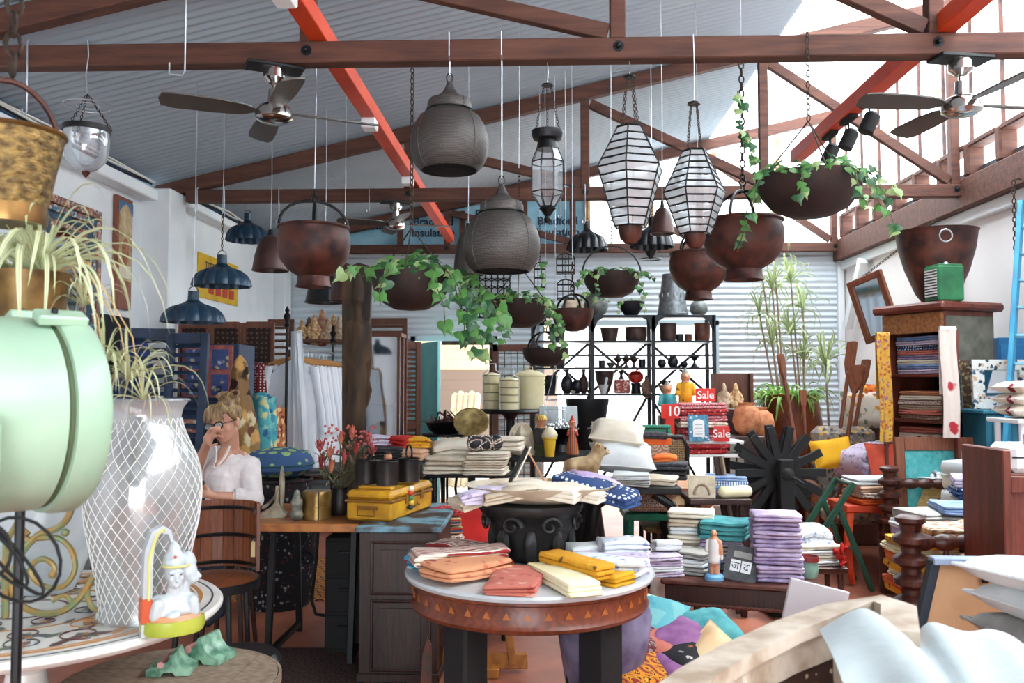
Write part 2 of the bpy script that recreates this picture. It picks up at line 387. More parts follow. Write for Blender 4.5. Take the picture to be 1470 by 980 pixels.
struct('trim_3',MB().bx(XR-.06,XR,5,YB,3.02,3.13,.006).beam((XR-.1,11.1,2.25),(XR-.1,10.55,3.02),.09,.12,.005).bx(XR-.05,XR,8.3,8.42,2.2,3.05,.004),m_white)
struct('trim_4',MB().bx(XR-.1,XR-.02,YB-.07,YB-.01,0,3.2,.004).bx(XL+.15,XL+.3,YB-.3,YB-.02,0,3.25,.01),m_white)
m_wplas=mat('white_plastic','#eceeee',rough=.4)
for x,y0,y1,lab in ((-1.19,.5,11.2,'long orange painted steel beam lying across the truss chords past two ceiling fans'),(2.1,.5,7.2,'shorter orange painted steel beam carrying three black spotlights')):
    t=T('steel_beam',lab,'steel beam',(x,0,3.365))
    MB().bx(-.05,.05,y0,y1,0,.1,.004).build('beam',m_orange,t)
    for y in ((2.9,3.9,5.9,7.6) if x < 0 else (3.6,)): MB().box((.0,y,-.035),(.1,.12,.07),.008).build('junction_box',m_wplas,t)
for i,(px,py) in enumerate(((1215,190),(1238,172),(1262,152))):
    y=6.35-.38*i; t=T('spotlight',('black track spotlight under the orange beam, farthest from the fan','middle black track spotlight of three under the orange beam','black track spotlight under the orange beam, next to the fan blade')[i],'spotlight',(2.1,y,3.365),group='track spotlights under the orange beam')
    MB().box((0,0,-.015),(.06,.2,.03),.004).cap((0,0,-.03),(.0,0,-.1),.008,.008,6).build('bracket',m_blackmatte,t)
    MB(Matrix.Translation((0,0,-.15)) @ Matrix.Rotation(R(25),4,'Y')).lathe([(.001,-.07),(.04,-.07),(.05,-.068),(.05,.05),(.03,.07),(.001,.07)],16).build('lamp_head',m_blackmatte,t)
def fan(loc,drop,rz,scale,label):
    t=T('ceiling_fan',label,'fan',loc,rz,'ceiling fans'); s=scale
    MB().box((0,0,-.01),(.3*s,.14*s,.02),.004).build('mounting_plate',m_dark,t)
    MB().lathe([(.001,-.02),(.06*s,-.02),(.062*s,-.07*s),(.03*s,-.095*s),(.001,-.095*s)],20).build('canopy',m_chrome,t)
    MB().cap((0,0,-.09*s),(0,0,-drop),.012*s,.012*s,8).build('downrod',m_chrome,t)
    MB().lathe([(.001,-drop+.07*s),(.03*s,-drop+.07*s),(.035*s,-drop),(.08*s,-drop-.02*s),(.1*s,-drop-.05*s),(.1*s,-drop-.085*s),(.07*s,-drop-.105*s),(.001,-drop-.11*s)],24).build('motor',m_chrome,t)
    ou=[(.1,-.02),(.16,-.055),(.3,-.07),(.5,-.075),(.56,-.06),(.575,0),(.56,.05),(.5,.06),(.3,.06),(.16,.045),(.1,.02)]
    mb=MB()
    n=len(ou); vs_=[(x*s,y*s,.004+y*.25*s) for x,y in ou]+[(x*s,y*s,-.004+y*.25*s) for x,y in ou]
    mb.add(vs_,[tuple(range(n)),tuple(range(2*n-1,n-1,-1))]+[(i,i+n,(i+1) % n+n,(i+1) % n) for i in range(n)])
    me=mb.mesh('blade',mat('fan_blade','#3c3632','#4e4741',scale=3,rough=.4))
    for k in range(4): link('blade',me,t,(0,0,-drop-.05*s),(0,0,R(90*k)))
f1=P(390,92,TR1); fan((f1.x,TR1+.05,CHZ),.2,27,1,'chrome ceiling fan with four dark blades beside the long orange beam')
f2=P(1385,65,TR1); fan((f2.x,TR1+.05,CHZ),.2,11,1,'chrome ceiling fan with four dark blades next to the spotlit orange beam')
f3=P(567,287,TR2); fan((f3.x,TR2+.05,CHZ),.16,20,.95,'distant chrome ceiling fan before the blue insulation foil')
# ================================================================== outside the back openings
m_out=mat('outside_pale','#efe9dd',rough=.8)
struct('ground_outside',MB().bx(-8,8,YB+.2,22,-.12,-.02),mat('concrete_yard','#b5aea4','#cfc9bf',scale=3,rough=.8))
nb=T('neighbour_house','weatherboard house wall in cream and taupe seen through the open back door','building',(-1,17,0))
for i in range(16):
    z=i*.2; MB().beam((-3,-.02*1,z+.1),(1.3,-.02,z+.1),.03,.2,.004).build('weatherboard',mat('cream_board','#cbb896',rough=.7) if i > 8 else mat('taupe_board','#76635a',rough=.7),nb)
MB().bx(-3,1.3,-.5,-.05,3.2,3.3,.01).build('eave',mat('white_eave','#f2f2ee',rough=.6),nb)
struct('yard_shade_wall',MB().bx(-4.6,-4.45,YB+.3,17,0,3.0),m_out)  # unseen side wall added to block sky light from the weatherboards
struct('wall_yard',MB().bx(.55,5,14.5,14.7,0,3.2),mat('yard_white','#f4f4f2','#e9eaea',scale=2,rough=.8))
MB().bx(-3.4,1.4,-5.2,-.3,3.0,3.06).build('awning',mat('white_eave','#f2f2ee',rough=.6),nb)
# ================================================================== builders
def rrect(w,d,r,k=4):
    pts=[]
    for cx,cy,a in ((w/2-r,d/2-r,0),(-w/2+r,d/2-r,90),(-w/2+r,-d/2+r,180),(w/2-r,-d/2+r,270)):
        for i in range(k): t=R(a+90*i/(k-1)); pts.append((cx+r*math.cos(t),cy+r*math.sin(t)))
    return pts
def slab(mb,w,d,h,z,rnd,ox=0,oy=0,sag=0,e=None):
    r=min(w,d)*.07; base=rrect(w,d,r,3); pts=[]
    n0=len(base)
    for i in range(n0):                                   # subdivide straight runs
        a,b=base[i],base[(i+1) % n0]; L_=math.hypot(a[0]-b[0],a[1]-b[1]); q=max(1,int(L_/(max(w,d)*.24)))
        for t in range(q): pts.append((a[0]+(b[0]-a[0])*t/q,a[1]+(b[1]-a[1])*t/q))
    n=len(pts); e=h*.5 if e is None else e; sd=rnd.random()*50
    jit=[1+.035*noise.noise((p[0]*9+sd,p[1]*9,sd)) for p in pts]; vs=[]
    def zz(x,y): return-sag*((2*x/w)**2*.5+(2*y/d)**2*.5)+h*.35*noise.noise((x*7+sd,y*7,3+sd))
    for ins,zr in ((e,0),(0,h*.28),(0,h*.72),(e,h)):
        for (x,y),j in zip(pts,jit):
            l=math.hypot(x,y); f=(l*j-ins)/l; X,Y=x*f,y*f; vs.append((X+ox,Y+oy,z+zr+zz(X,Y)))
    for (x,y),j in zip(pts,jit): vs.append((x*.5+ox,y*.5+oy,z+h*1.06+zz(x*.5,y*.5)))
    vs.append((ox,oy,z+h*1.08+zz(0,0))); fs=[]
    for k in range(4):
        for i in range(n): fs.append((k*n+i,k*n+(i+1) % n,(k+1)*n+(i+1) % n,(k+1)*n+i))
    for i in range(n): fs.append((4*n+i,4*n+(i+1) % n,5*n))
    fs.append(tuple(range(n))[::-1]); mb.add(vs,fs)
def folded(w,d,h,layers=3,seed=0,sag=0,wrap=True):
    rnd=random.Random(seed); mb=MB(); hl=h/layers
    for i in range(layers):
        slab(mb,w*rnd.uniform(.94,1),d*rnd.uniform(.94,1),hl*.98,i*hl,rnd,rnd.uniform(-.02,.02)*w,rnd.uniform(-.02,.02)*d,sag)
    if wrap and layers > 1:                                # the fold that wraps all layers on one long side
        rr=h/2*.98
        mb.grid(lambda u,v: (-w*.45-rr*.5*math.sin(math.pi*u),(v-.5)*d*.93,h/2-rr*math.cos(math.pi*u)-sag*.5),6,3)
    return mb
CL={}
def cloth(loc,w,d,h,m,rz=0,layers=3,label='',group=None,seed=None,sag=0,name='folded_cloth',cat='cloth',tilt=(0,0),rum=.004):
    global CSEED
    CSEED+=1
    mb=folded(w,d,h,layers,seed if seed is not None else CSEED,sag)
    for v in mb.v: q=v*17+Vector((CSEED*3.1,0,0)); v+=Vector((noise.noise(q),noise.noise(q+Vector((9,0,0))),noise.noise(q*.8+Vector((0,7,0)))*1.2))*rum
    o=solo(name,mb,m,label,cat,loc,rz,group)
    o.rotation_euler=(R(tilt[0]),R(tilt[1]),R(rz)); return o
CSEED=0
def stack(loc,n,w,d,h,mats_,label,group,rz=0,layers=2,jx=.012,jr=4,name='folded_cloth',cat='cloth',taper=0):
    x,y,z=loc; rnd=random.Random(int(x*977+y*131+n)); ms=mats_ if isinstance(mats_,list) else [mats_]
    for i in range(n):
        cloth((x+rnd.uniform(-jx,jx),y+rnd.uniform(-jx,jx),z),w*rnd.uniform(.95,1.03)*(1-taper*i),d*rnd.uniform(.95,1.03),h,ms[i % len(ms)],rz+rnd.uniform(-jr,jr),layers,label+(', topmost of its stack' if i==n-1 else ', bottom of its stack' if i==0 else ', '+('','second','third','fourth','fifth','sixth','seventh')[n-1-i]+' from the top') if n > 1 else label,group,name=name,cat=cat)
        z+=h*1.12
    return z
def cushion_mb(w,h,t,pinch=.07,n=12,sd=0):
    mb=MB()
    def f(sg):
        def g(u,v):
            a,b=2*u-1,2*v-1
            x=w/2*a*(1-pinch*(1-b*b)); y=h/2*b*(1-pinch*(1-a*a))
            th=t/2*(max(0,1-a**4)**.55)*(max(0,1-b**4)**.55)
            th*=1+.12*noise.noise((x*6+sd,y*6,sg+sd))
            return (x,y,sg*th)
        return g
    mb.grid(f(1),n,n); q=MB(); q.grid(f(-1),n,n); mb.add(q.v,[fc[::-1] for fc in q.f]); return mb
def cushion(loc,w,h,t,m,rot,label,group=None,trim=None,cat='cushion'):
    global CSEED
    CSEED+=1
    o=T('cushion',label,cat,loc,group=group,rot=[R(a) for a in rot])
    cushion_mb(w,h,t,sd=CSEED).build('cover',m,o,ang=80)
    pts=[]
    for a,b in [(-1+i/6,-1) for i in range(12)]+[(1,-1+i/6) for i in range(12)]+[(1-i/6,1) for i in range(12)]+[(-1,1-i/6) for i in range(12)]:
        pts.append((w/2*a*(1-.07*(1-b*b)),h/2*b*(1-.07*(1-a*a)),0))
    MB().tube(pts,.005,5,True).build('piping',trim or m,o); return o
def pot(name,label,cat,loc,prof,m,t=.008,n=24,group=None,rim=None,mod=None,rz=0):
    mb=MB().shell(prof,t,n,mod=mod); mb.lathe([(.0005,prof[0][1]+.002),(prof[0][0],prof[0][1]+.002)],n)
    return solo(name,mb,m,label,cat,loc,rz,group)
m_ivy=[mat('ivy_dark','#1f4a2a','#3a6b3d',scale=30,rough=.4,trans=.25),mat('ivy_mid','#3f7a3c','#6a9c50',scale=25,rough=.4,trans=.3),mat('ivy_pale','#7fa063','#b6c88c',scale=25,rough=.4,trans=.35)]
def leaf_me(m):
    ou=[(0,0),(.25,-.12),(.5,-.02),(.42,.3),(.3,.45),(.12,.6),(0,1),(-.12,.6),(-.3,.45),(-.42,.3),(-.5,-.02),(-.25,-.12)]
    mb=MB(); vs_=[(x,y,-.25*abs(x)-.15*y*y) for x,y in ou]+[(0,.35,.05)]
    mb.add(vs_,[(i,(i+1) % 12,12) for i in range(12)]); return mb.mesh('leaf',m,ang=60)
IVY=[leaf_me(m) for m in m_ivy]
m_stem=mat('ivy_stem','#4b4a2c',rough=.7)
def leaves_at(t,pts,s0,s1,rnd,wt=(3,4,2),out=None):
    for p in pts:
        k=rnd.choices((0,1,2),wt)[0]; s_=rnd.uniform(s0,s1)
        d=Vector((p[0]-out[0],p[1]-out[1],.3)) if out else Vector((0,-1,.2))
        d=d.normalized()+Vector((rnd.uniform(-.7,.7),rnd.uniform(-1.1,.3),rnd.uniform(-.4,.9)))
        q=d.to_track_quat('Z','Y').to_matrix() @ Matrix.Rotation(rnd.uniform(2.2,4.1),3,'Z')
        link('leaf',IVY[k],t,p,q.to_euler(),s_)
def ivy(t,R0,z0,n,rnd,s0=.035,s1=.065,trails=(),dome=.5,wt=(3,4,2)):
    pts=[]
    for i in range(n):
        a=rnd.uniform(0,6.283); r=R0*math.sqrt(rnd.uniform(.1,1.25)); pts.append((r*math.cos(a),r*math.sin(a),z0+R0*dome*rnd.uniform(0,1)*max(.15,1-(r/R0)**2*.7)))
    leaves_at(t,pts,s0,s1,rnd,wt,(0,0))
    for tr in trails:
        MB().tube(tr,.0025,4).build('vine',m_stem,t); lp=[]
        for a,b in zip(tr[:-1],tr[1:]):
            L_=(Vector(b)-Vector(a)).length
            for k in range(max(1,int(L_/(s0*.8)))):
                q=Vector(a).lerp(Vector(b),rnd.random()); lp.append((q.x+rnd.uniform(-.02,.02),q.y+rnd.uniform(-.02,.02),q.z+rnd.uniform(-.01,.01)))
        leaves_at(t,lp,s0,s1,rnd,wt)
def trail(a,l,dx,dy,drop,rnd,n=6,up=.05):
    pts=[]
    for i in range(n+1):
        u=i/n; pts.append((a[0]+dx*u+rnd.uniform(-.012,.012),a[1]+dy*u,a[2]+up*math.sin(u*2.2)*(1-u)-drop*u*u))
    return pts
m_spider=mat('spider_leaf','#b9c48a','#e6e6c4','stripe',60,.45,axis='Y',mix=(.3,.6),detail=1,trans=.3)
def strap(L_,wd,rise,droop,m):
    mb=MB(); n=8; vs_=[]
    for i in range(n+1):
        u=i/n; w_=wd*(math.sin(math.pi*min(1,u*.85+.15))**.6)*(1-u)**.25+.0006
        x=L_*u*(1-.25*u*u); z=rise*math.sin(u*2.4)-droop*u**2.6
        vs_+=[(x,-w_,z+w_*.5),(x,0,z),(x,w_,z+w_*.5)]
    fs=[]
    for i in range(n):
        for k in (0,1): fs.append((i*3+k,i*3+k+1,i*3+k+4,i*3+k+3))
    mb.add(vs_,fs); return mb.mesh('leaf',m,ang=70)
SPI=[strap(.3,.008,.16,.02,m_spider),strap(.36,.008,.12,.1,m_spider),strap(.42,.009,.1,.2,m_spider),strap(.3,.007,.07,.22,m_spider),strap(.24,.007,.2,-.04,m_spider),strap(.5,.009,.13,.22,m_spider)]
def spider(t,c,n,s,rnd,vs_=None):
    for i in range(n):
        link('leaf',rnd.choice(vs_ or SPI),t,c,(rnd.uniform(-.2,.2),rnd.uniform(-.35,.2),6.283*i/n+rnd.uniform(-.3,.3)),s*rnd.uniform(.7,1.1))
def hook_wire(t,z0,z1,r=.0028,m=None,x=0,y=0):
    MB().tube([(x,y,z0),(x+.004,y,(z0+z1)/2),(x,y,z1)],r,5).build('wire',m or m_wire,t)
def blob_fig(name,label,cat,loc,parts,mats_,pick=None,voxel=.008,rz=0,sc=1,smooth=5,group=None,extra=None):
    mb=MB()
    for p in parts:
        if len(p)==4: mb.cap(p[0],p[1],p[2],p[3])
        else: mb.sph(p[0],p[1])
    me=remesh(mb,name,mats_,voxel,smooth,pick)
    if extra is None:
        o=link(name,me,None,loc,(0,0,R(rz)),sc); return tag(o,label,cat,group)
    t=T(name,label,cat,loc,rz,group); t.scale=(sc,)*3; link('body',me,t); extra(t); return t
# ================================================================== things hanging from the roof
rnd=random.Random(3)
m_bronze=mat('ribbed_bronze','#3a3432','#54504c','stripe',40,.5,.35,bump=.3,bscale=80,axis='Z',mix=(.2,.8))
def top_of(x,y): return CHZ if abs(y-TR1-.05) < .12 or abs(y-TR2-.05) < .12 else roofz(x)-.03
def onion(px,pt,pb,wpx,label,rope_top):
    Y=TR1-.02; b=P(px,pb,Y); t_=P(px,pt,Y); rr=S(wpx,Y)/2; h=t_.z-b.z
    t=T('pendant_lamp',label,'pendant lamp',(b.x,Y,b.z),group='onion shaped bronze pendants')
    pr=[(.72,0),(.86,.06),(.96,.16),(1,.28),(.985,.38),(.9,.5),(.76,.6),(.62,.645),(.56,.66),(.57,.68),(.56,.76),(.52,.79),(.34,.82),(.2,.87),(.12,.93),(.06,1.0)]
    MB().shell([(r*rr,z*h*.93) for r,z in pr],.006,40).build('shade',m_bronze,t)
    MB().ring((0,0,h*.62),rr*.6,.004,28).build('seam_ring',m_dark,t); MB().ring((0,0,.004),rr*.72,.004,28).build('rim_ring',m_dark,t)
    for k in range(4): MB().tube([(r*rr*1.004*math.cos(R(45+90*k)),r*rr*1.004*math.sin(R(45+90*k)),z*h*.93) for r,z in pr[:12]],.0022,4).build('seam_strip',m_bronze,t)
    MB().ring((0,0,h*.97),h*.05,.004,16,5,Matrix.Rotation(R(90),4,'X') @ Matrix.Diagonal((.6,1,1,1))).build('hanging_loop',m_dark,t)
    z1=rope_top-b.z
    MB().tube([(0,0,h),(0,0,z1-.14),(0,-.035,z1-.12),(0,-.035,z1+.005),(0,.02,z1+.01)] if Y < TR1 else [(0,0,h),(0,0,z1)],.004,5).build('hook',m_wire,t)
onion(645,108,245,115,'bronze onion pendant lamp with its hook over the chord top',3.37)
onion(720,255,390,112,'bronze onion pendant lamp on a long wire before the corrugated wall',3.37)
def came_lantern():
    Y=TR1+.05; c=P(786,250,Y); b=P(786,320,Y).z; top=P(786,188,Y).z; rr=S(49,Y)/2
    t=T('glass_lantern','octagonal clear glass lantern with black domed cap on twisted chains','lantern',(c.x,Y,b)); h=top-b
    MB().lathe([(.001,0),(.012,.0),(.02,.02),(.014,.035),(.03,.06),(.045,.075),(.03,.09),(.001,.09)],20).build('finial',m_dark,t)
    MB().shell([(.05,h-.05),(.075,h-.045),(.085,h-.02),(.085,h)],.01,24).lathe([(.001,h-.1),(.06,h-.1),(.05,h-.05),(.001,h-.05)],20).build('cap',m_dark,t)
    z=[.085,.16,h-.17,h-.095]; rs=[.04,rr,rr,.058]
    pm={}
    for k in range(8):
        a0,a1=R(45*k+22.5),R(45*k+67.5)
        for q in range(3):
            p=[(rs[q]*math.cos(a0),rs[q]*math.sin(a0),z[q]),(rs[q]*math.cos(a1),rs[q]*math.sin(a1),z[q]),(rs[q+1]*math.cos(a1),rs[q+1]*math.sin(a1),z[q+1]),(rs[q+1]*math.cos(a0),rs[q+1]*math.sin(a0),z[q+1])]
            MB().add(p,[(0,1,2,3)]).build('pane',m_glass,t)
        MB().tube([(rs[q]*math.cos(a0),rs[q]*math.sin(a0),z[q]) for q in range(4)],.0035,4).build('came',m_dark,t)
    for q in range(4): MB().tube([(rs[q]*math.cos(R(22.5+45*k)),rs[q]*math.sin(R(22.5+45*k)),z[q]) for k in range(8)],.0035,4,True).build('came',m_dark,t)
    zt=P(786,118,Y).z-b
    MB().lathe([(.001,zt),(.03,zt-.012),(.032,zt-.02),(.001,zt-.02)],16).build('ceiling_rose',m_dark,t)
    for k in range(3): a=R(90+120*k); MB().chain((.07*math.cos(a),.07*math.sin(a),h),(.02*math.cos(a),.02*math.sin(a),zt-.02),.02,.002,.006).build('chain',m_chain,t)
    hook_wire(t,zt,CHZ-b)
came_lantern()
m_rib=glassmat('ribbed_glass',(.9,.93,.95),.25,.25,diff=.75)
def diamond(px,pt,pmid,pb,wpx,Y,label,capy,rz):
    b=P(px,pb,Y); rr=S(wpx,Y)/2; h=P(px,pt,Y).z-b.z; hm=P(px,pmid,Y).z-b.z
    t=T('faceted_lantern',label,'lantern',(b.x,Y,b.z),rz,'faceted ribbed glass lanterns'); n=12; ns=6
    def prof(i):
        u=i/n; z=h*(.12+.88*u); r=rr*(.36+.64*(z/hm)) if z < hm else rr*(1-.62*((z-hm)/(h-hm))**.9)
        return r,z
    for i in range(n):
        (r0,z0),(r1,z1)=prof(i),prof(i+1); r0i=r0; zm=z1-.006; pan=None
        a0,a1=0,R(360/ns)
        pan=MB().add([(r0*1.0,0,z0+.004),(r0*math.cos(a1),r0*math.sin(a1),z0+.004),(r1*math.cos(a1)*1.01,r1*math.sin(a1)*1.01,zm),(r1*1.01,0,zm)],[(0,1,2,3)]).mesh('pane',m_rib)
        for k in range(ns): link('pane',pan,t,(0,0,0),(0,0,k*a1))
        MB().tube([(r0*1.015*math.cos(k*a1),r0*1.015*math.sin(k*a1),z0) for k in range(ns)],.0045,4,True).build('came',m_dark,t)
    for k in range(ns):
        MB().tube([(prof(i)[0]*1.012*math.cos(k*a1),prof(i)[0]*1.012*math.sin(k*a1),prof(i)[1]) for i in range(n+1)],.0045,4).build('corner_came',m_dark,t)
    MB().tube([(prof(n)[0]*math.cos(k*a1),prof(n)[0]*math.sin(k*a1),h) for k in range(ns)],.006,4,True).build('top_frame',m_dark,t)
    MB().shell([(.025,-h*.03),(rr*.3,.01),(rr*.36,h*.12)],.006,ns*2).build('bottom_cup',m_rust,t)
    zt=P(px,capy,Y).z-b.z
    MB().lathe([(.001,zt),(.03,zt-.012),(.034,zt-.022),(.001,zt-.02)],16).build('ceiling_rose',m_dark,t)
    for k in range(4): a=R(30+90*k); q=prof(n)[0]*.8; MB().chain((q*math.cos(a),q*math.sin(a),h),(.02*math.cos(a),.02*math.sin(a),zt-.02),.02,.002,.006).build('chain',m_chain,t)
    hook_wire(t,zt,CHZ+.11-b.z if Y < TR1 else CHZ-b.z)
diamond(905,183,240,345,100,TR1+.05,'diamond shaped ribbed glass lantern beside the octagonal one',106,18)
diamond(998,217,275,352,90,TR1-.03,'diamond shaped ribbed glass lantern on a long wire near the rusty urn',144,4)
def urn(px,prim,pfoot,wpx,Y,label,kind='wire',name='hanging_urn',m=m_rust,group='rusty iron urns hung from the roof',handle=True,foot=True):
    b=P(px,pfoot,Y); rr=S(wpx,Y)/2; h=P(px,prim,Y).z-b.z
    t=T(name,label,'urn',(b.x,Y,b.z),rnd.uniform(0,90),group)
    pr=[(.5,0),(.46,.05),(.44,.17),(.47,.19),(.7,.28),(.92,.45),(1,.65),(1,.82),(.95,.94),(.97,.97),(.97,1)] if foot else [(.2,0),(.6,.1),(.85,.35),(.97,.65),(1,.9),(1.03,1)]
    mb=MB().shell([(r*rr,z*h) for r,z in pr],.008,30); mb.lathe([(.0005,.2*h),(.44*rr,.2*h)],24); mb.build('body',m,t)
    MB().ring((0,0,h*.97),rr*.975,.007,32).build('rim',m,t)
    zt=h+rr*.75
    if handle:
        for k in (0,1): MB(Matrix.Rotation(R(75*k+10),4,'Z')).tube([(rr*.98*math.cos(a),0,h+rr*.72*math.sin(a)) for a in [math.pi*i/12 for i in range(13)]],.009,6).build('handle',m_dark,t)
        MB().ring((0,0,zt+.01),.02,.005,12,5,Matrix.Rotation(R(90),4,'X')).ring((0,0,zt+.045),.02,.005,12,5,Matrix.Rotation(R(90),4,'Y')).build('shackle',m_dark,t)
    top=top_of(b.x,Y)-b.z
    if kind=='wire': hook_wire(t,zt+.05,top)
    else:
        MB().chain((0,0,zt+.05),(0,0,zt+kind),.05,.005,.014).build('chain',m_chain,t); hook_wire(t,zt+kind,top,.002)
    return t
urn(450,325,412,105,5.2,'rusty round iron urn with hoop handles over the hanging white shirts')
urn(1068,315,402,113,5.0,'pitted rusty iron urn on a chain below the widest ivy bowl',.75)
urn(1003,362,430,82,6.5,'brown riveted urn with narrow foot above the black shelf unit',.3)
m_bowl=mat('dark_bowl','#1a1212','#33201b',scale=8,rough=.6,metal=.2,bump=.1)
def ivybowl(px,prim,pb,wpx,Y,label,n,trails,chain_from,s=(.035,.065),loop=False,dome=.5,seed=1,prof=None):
    r_=random.Random(seed); b=P(px,pb,Y); rr=S(wpx,Y)/2; h=P(px,prim,Y).z-b.z
    t=T('hanging_ivy_bowl',label,'planter',(b.x,Y,b.z),0,'hanging bowls of ivy')
    pr=prof or [(.02,0),(.4,.04),(.7,.22),(.9,.55),(1,1)]
    MB().shell([(r*rr,z*h) for r,z in pr],.008,32).build('bowl',m_bowl,t)
    MB().lathe([(.0005,h*.85),(rr*.93,h*.8)],24).build('soil',mat('potting_soil','#2a1c14',rough=.95),t)
    zt=h+rr*1.1
    if loop: MB().tube([(rr*math.cos(a),0,h+rr*.95*math.sin(a)) for a in [math.pi*i/14 for i in range(15)]],.007,6).build('handle',m_dark,t); zt=h+rr*.95
    else:
        for k in range(3): a=R(30+120*k); MB().tube([(rr*.97*math.cos(a),rr*.97*math.sin(a),h),(0,0,zt)],.004,5).build('hanging_rod',m_chain,t)
    zc=chain_from-b.z
    MB().chain((0,0,zt),(0,0,zc),.035,.0035,.01).build('chain',m_chain,t)
    top=top_of(b.x,Y)-b.z
    if top > zc+.03: hook_wire(t,zc,top,.002)
    tr=[]
    for (dx,dy,dr) in trails:
        a=math.atan2(dy,dx); tr.append(trail((rr*.9*math.cos(a),rr*.9*math.sin(a),h),0,dx,dy,dr,r_))
    ivy(t,rr*.92,h*.95,n,r_,s[0],s[1],tr,dome)
ivybowl(590,392,446,120,TR1+.05,'dark bowl of ivy trailing far down beside the carved post',150,[(.16,-.12,.42),(.22,-.06,.5),(.3,.04,.38),(-.05,-.2,.2),(.12,-.2,.3),(.2,-.14,.46),(-.18,-.12,.05),(.34,-.02,.32),(.26,-.1,.4)],CHZ-.02,(.045,.085),dome=.75,seed=5)
ivybowl(1163,255,312,150,TR1-.03,'wide dark bowl of ivy hung from the chord next to the spotlights',150,[(.06,-.14,.24),(.14,0,.2),(-.12,-.05,.22),(.16,-.1,.14),(-.06,-.14,.2),(.14,-.1,.34),(-.12,.1,.34),(-.1,.04,-.5),(-.06,.02,-.3)],3.36,(.035,.065),dome=.6,seed=8)
ivybowl(745,432,471,96,6.0,'dark shallow bowl of pale ivy before the black iron grille',110,[(.12,-.16,.32),(.16,-.1,.4),(-.05,-.2,.12),(-.14,-.05,.1),(.14,-.16,.26),(.02,.02,-.3)],roofz(-.1)-1.2,(.035,.065),seed=11)
ivybowl(878,393,428,84,6.6,'dark ivy bowl with an arched handle hung above the shelf unit',80,[(.1,-.14,.2),(-.12,-.1,.12),(.14,0,.04),(-.06,-.14,.22)],roofz(.5)-1.0,(.03,.055),loop=True,dome=.4,seed=14)
m_navy=mat('navy_enamel','#142c40','#23425a',scale=6,rough=.35,metal=.15)
m_blackenamel=mat('black_enamel','#14161a','#22252a',scale=6,rough=.35,metal=.2)
def scallop(px,prim,ptop,wpx,Y,m,label,chain=True,xoff=0):
    b=P(px,prim,Y); rr=S(wpx,Y)/2; h=P(px,ptop,Y).z-b.z
    t=T('scalloped_lamp_shade',label,'lamp shade',(b.x,Y,b.z),0,'scalloped enamel lamp shades')
    md=lambda a,z: 1+(.11*abs(math.sin(a*6.5))-.06)*(1 if z < h*.52 else .3 if z < h*.6 else 0)
    MB().shell([(r*rr,z*h) for r,z in [(1.0,0),(.99,.06),(.95,.2),(.85,.36),(.66,.5),(.46,.57),(.32,.62),(.2,.7),(.17,.74)]],.005,104,mod=md).build('shade',m,t)
    MB().lathe([(.001,.72*h),(.18*rr,.72*h),(.17*rr,h),(.001,h)],16).build('neck',m,t)
    MB().tube([(.17*rr*math.cos(a),0,h*.95+.22*rr*math.sin(a)) for a in [math.pi*i/8 for i in range(9)]],.003,5).build('bail',m_dark,t)
    top=top_of(b.x,Y)-b.z; z0=h*.95+.22*rr
    if chain: MB().chain((0,0,z0),(0,0,z0+.28),.03,.003,.008).build('chain',m_chain,t); z0+=.28
    if top > z0: hook_wire(t,z0,top,.0025)
scallop(277,463,418,88,6.0,m_navy,'large navy scalloped lamp shade above the blue louvred shutters',False)
scallop(318,411,366,82,6.6,m_navy,'navy scalloped lamp shade in front of the yellow tin sign')
scallop(355,346,306,60,8.4,m_navy,'small navy scalloped lamp shade hanging high near the gutter',False)
scallop(843,359,318,58,TR2+.05,m_blackenamel,'black scalloped lamp shade below the octagonal lantern')
scallop(936,355,312,61,7.6,m_blackenamel,'black scalloped lamp shade tilted beneath the diamond lanterns')
scallop(-22,243,150,84,2.0,m_blackenamel,'black scalloped shade hanging in front of the brass bucket',True)
def bell(px,prim,ptop,wpx,Y,m,label,prof=None):
    b=P(px,prim,Y); rr=S(wpx,Y)/2; h=P(px,ptop,Y).z-b.z
    t=T('bell_lamp_shade',label,'lamp shade',(b.x,Y,b.z),0,'plain bell lamp shades')
    MB().shell([(r*rr,z*h) for r,z in (prof or [(1,0),(.97,.1),(.88,.4),(.72,.7),(.5,.92),(.2,1)])],.005,28).build('shade',m,t)
    MB().ring((0,0,0),rr,.006,28).build('rolled_rim',m,t); MB().lathe([(.001,h-.01),(.2*rr,h-.01),(.12*rr,h+.05),(.001,h+.05)],12).build('cap',m_dark,t)
    hook_wire(t,h+.04,top_of(b.x,Y)-b.z,.0022)
bell(388,388,338,52,7.2,mat('brown_enamel','#3a2420','#533630',scale=8,rough=.4,metal=.2),'brown bell lamp shade half hidden by the round rusty urn')
bell(466,434,392,56,7.0,m_blackenamel,'black bell lamp shade just under the round rusty urn')
bell(494,432,380,40,6.6,MATS['brown_enamel'],'brown bell lamp shade next to the carved wooden post')
bell(672,394,330,44,6.4,m_bronze,'tall ribbed bell shade behind the lower onion pendant')
bell(951,335,298,34,6.2,MATS['brown_enamel'],'dark brown bell shade wedged between the two diamond lanterns')
bell(934,372,350,30,8.4,m_blackenamel,'tiny black cone shade below the tilted scalloped shade',[(.1,0),(.6,.5),(1,.95),(.4,1)])
urn(822,444,476,60,6.8,'reddish brown hanging basin with a strap handle just above the first shelf bay',.25,'hanging_basin',foot=False)
urn(783,500,526,66,7.2,'shallow black iron pan hung on a ring above the cream tiffins',.25,'hanging_pan',m=m_bowl,foot=False)
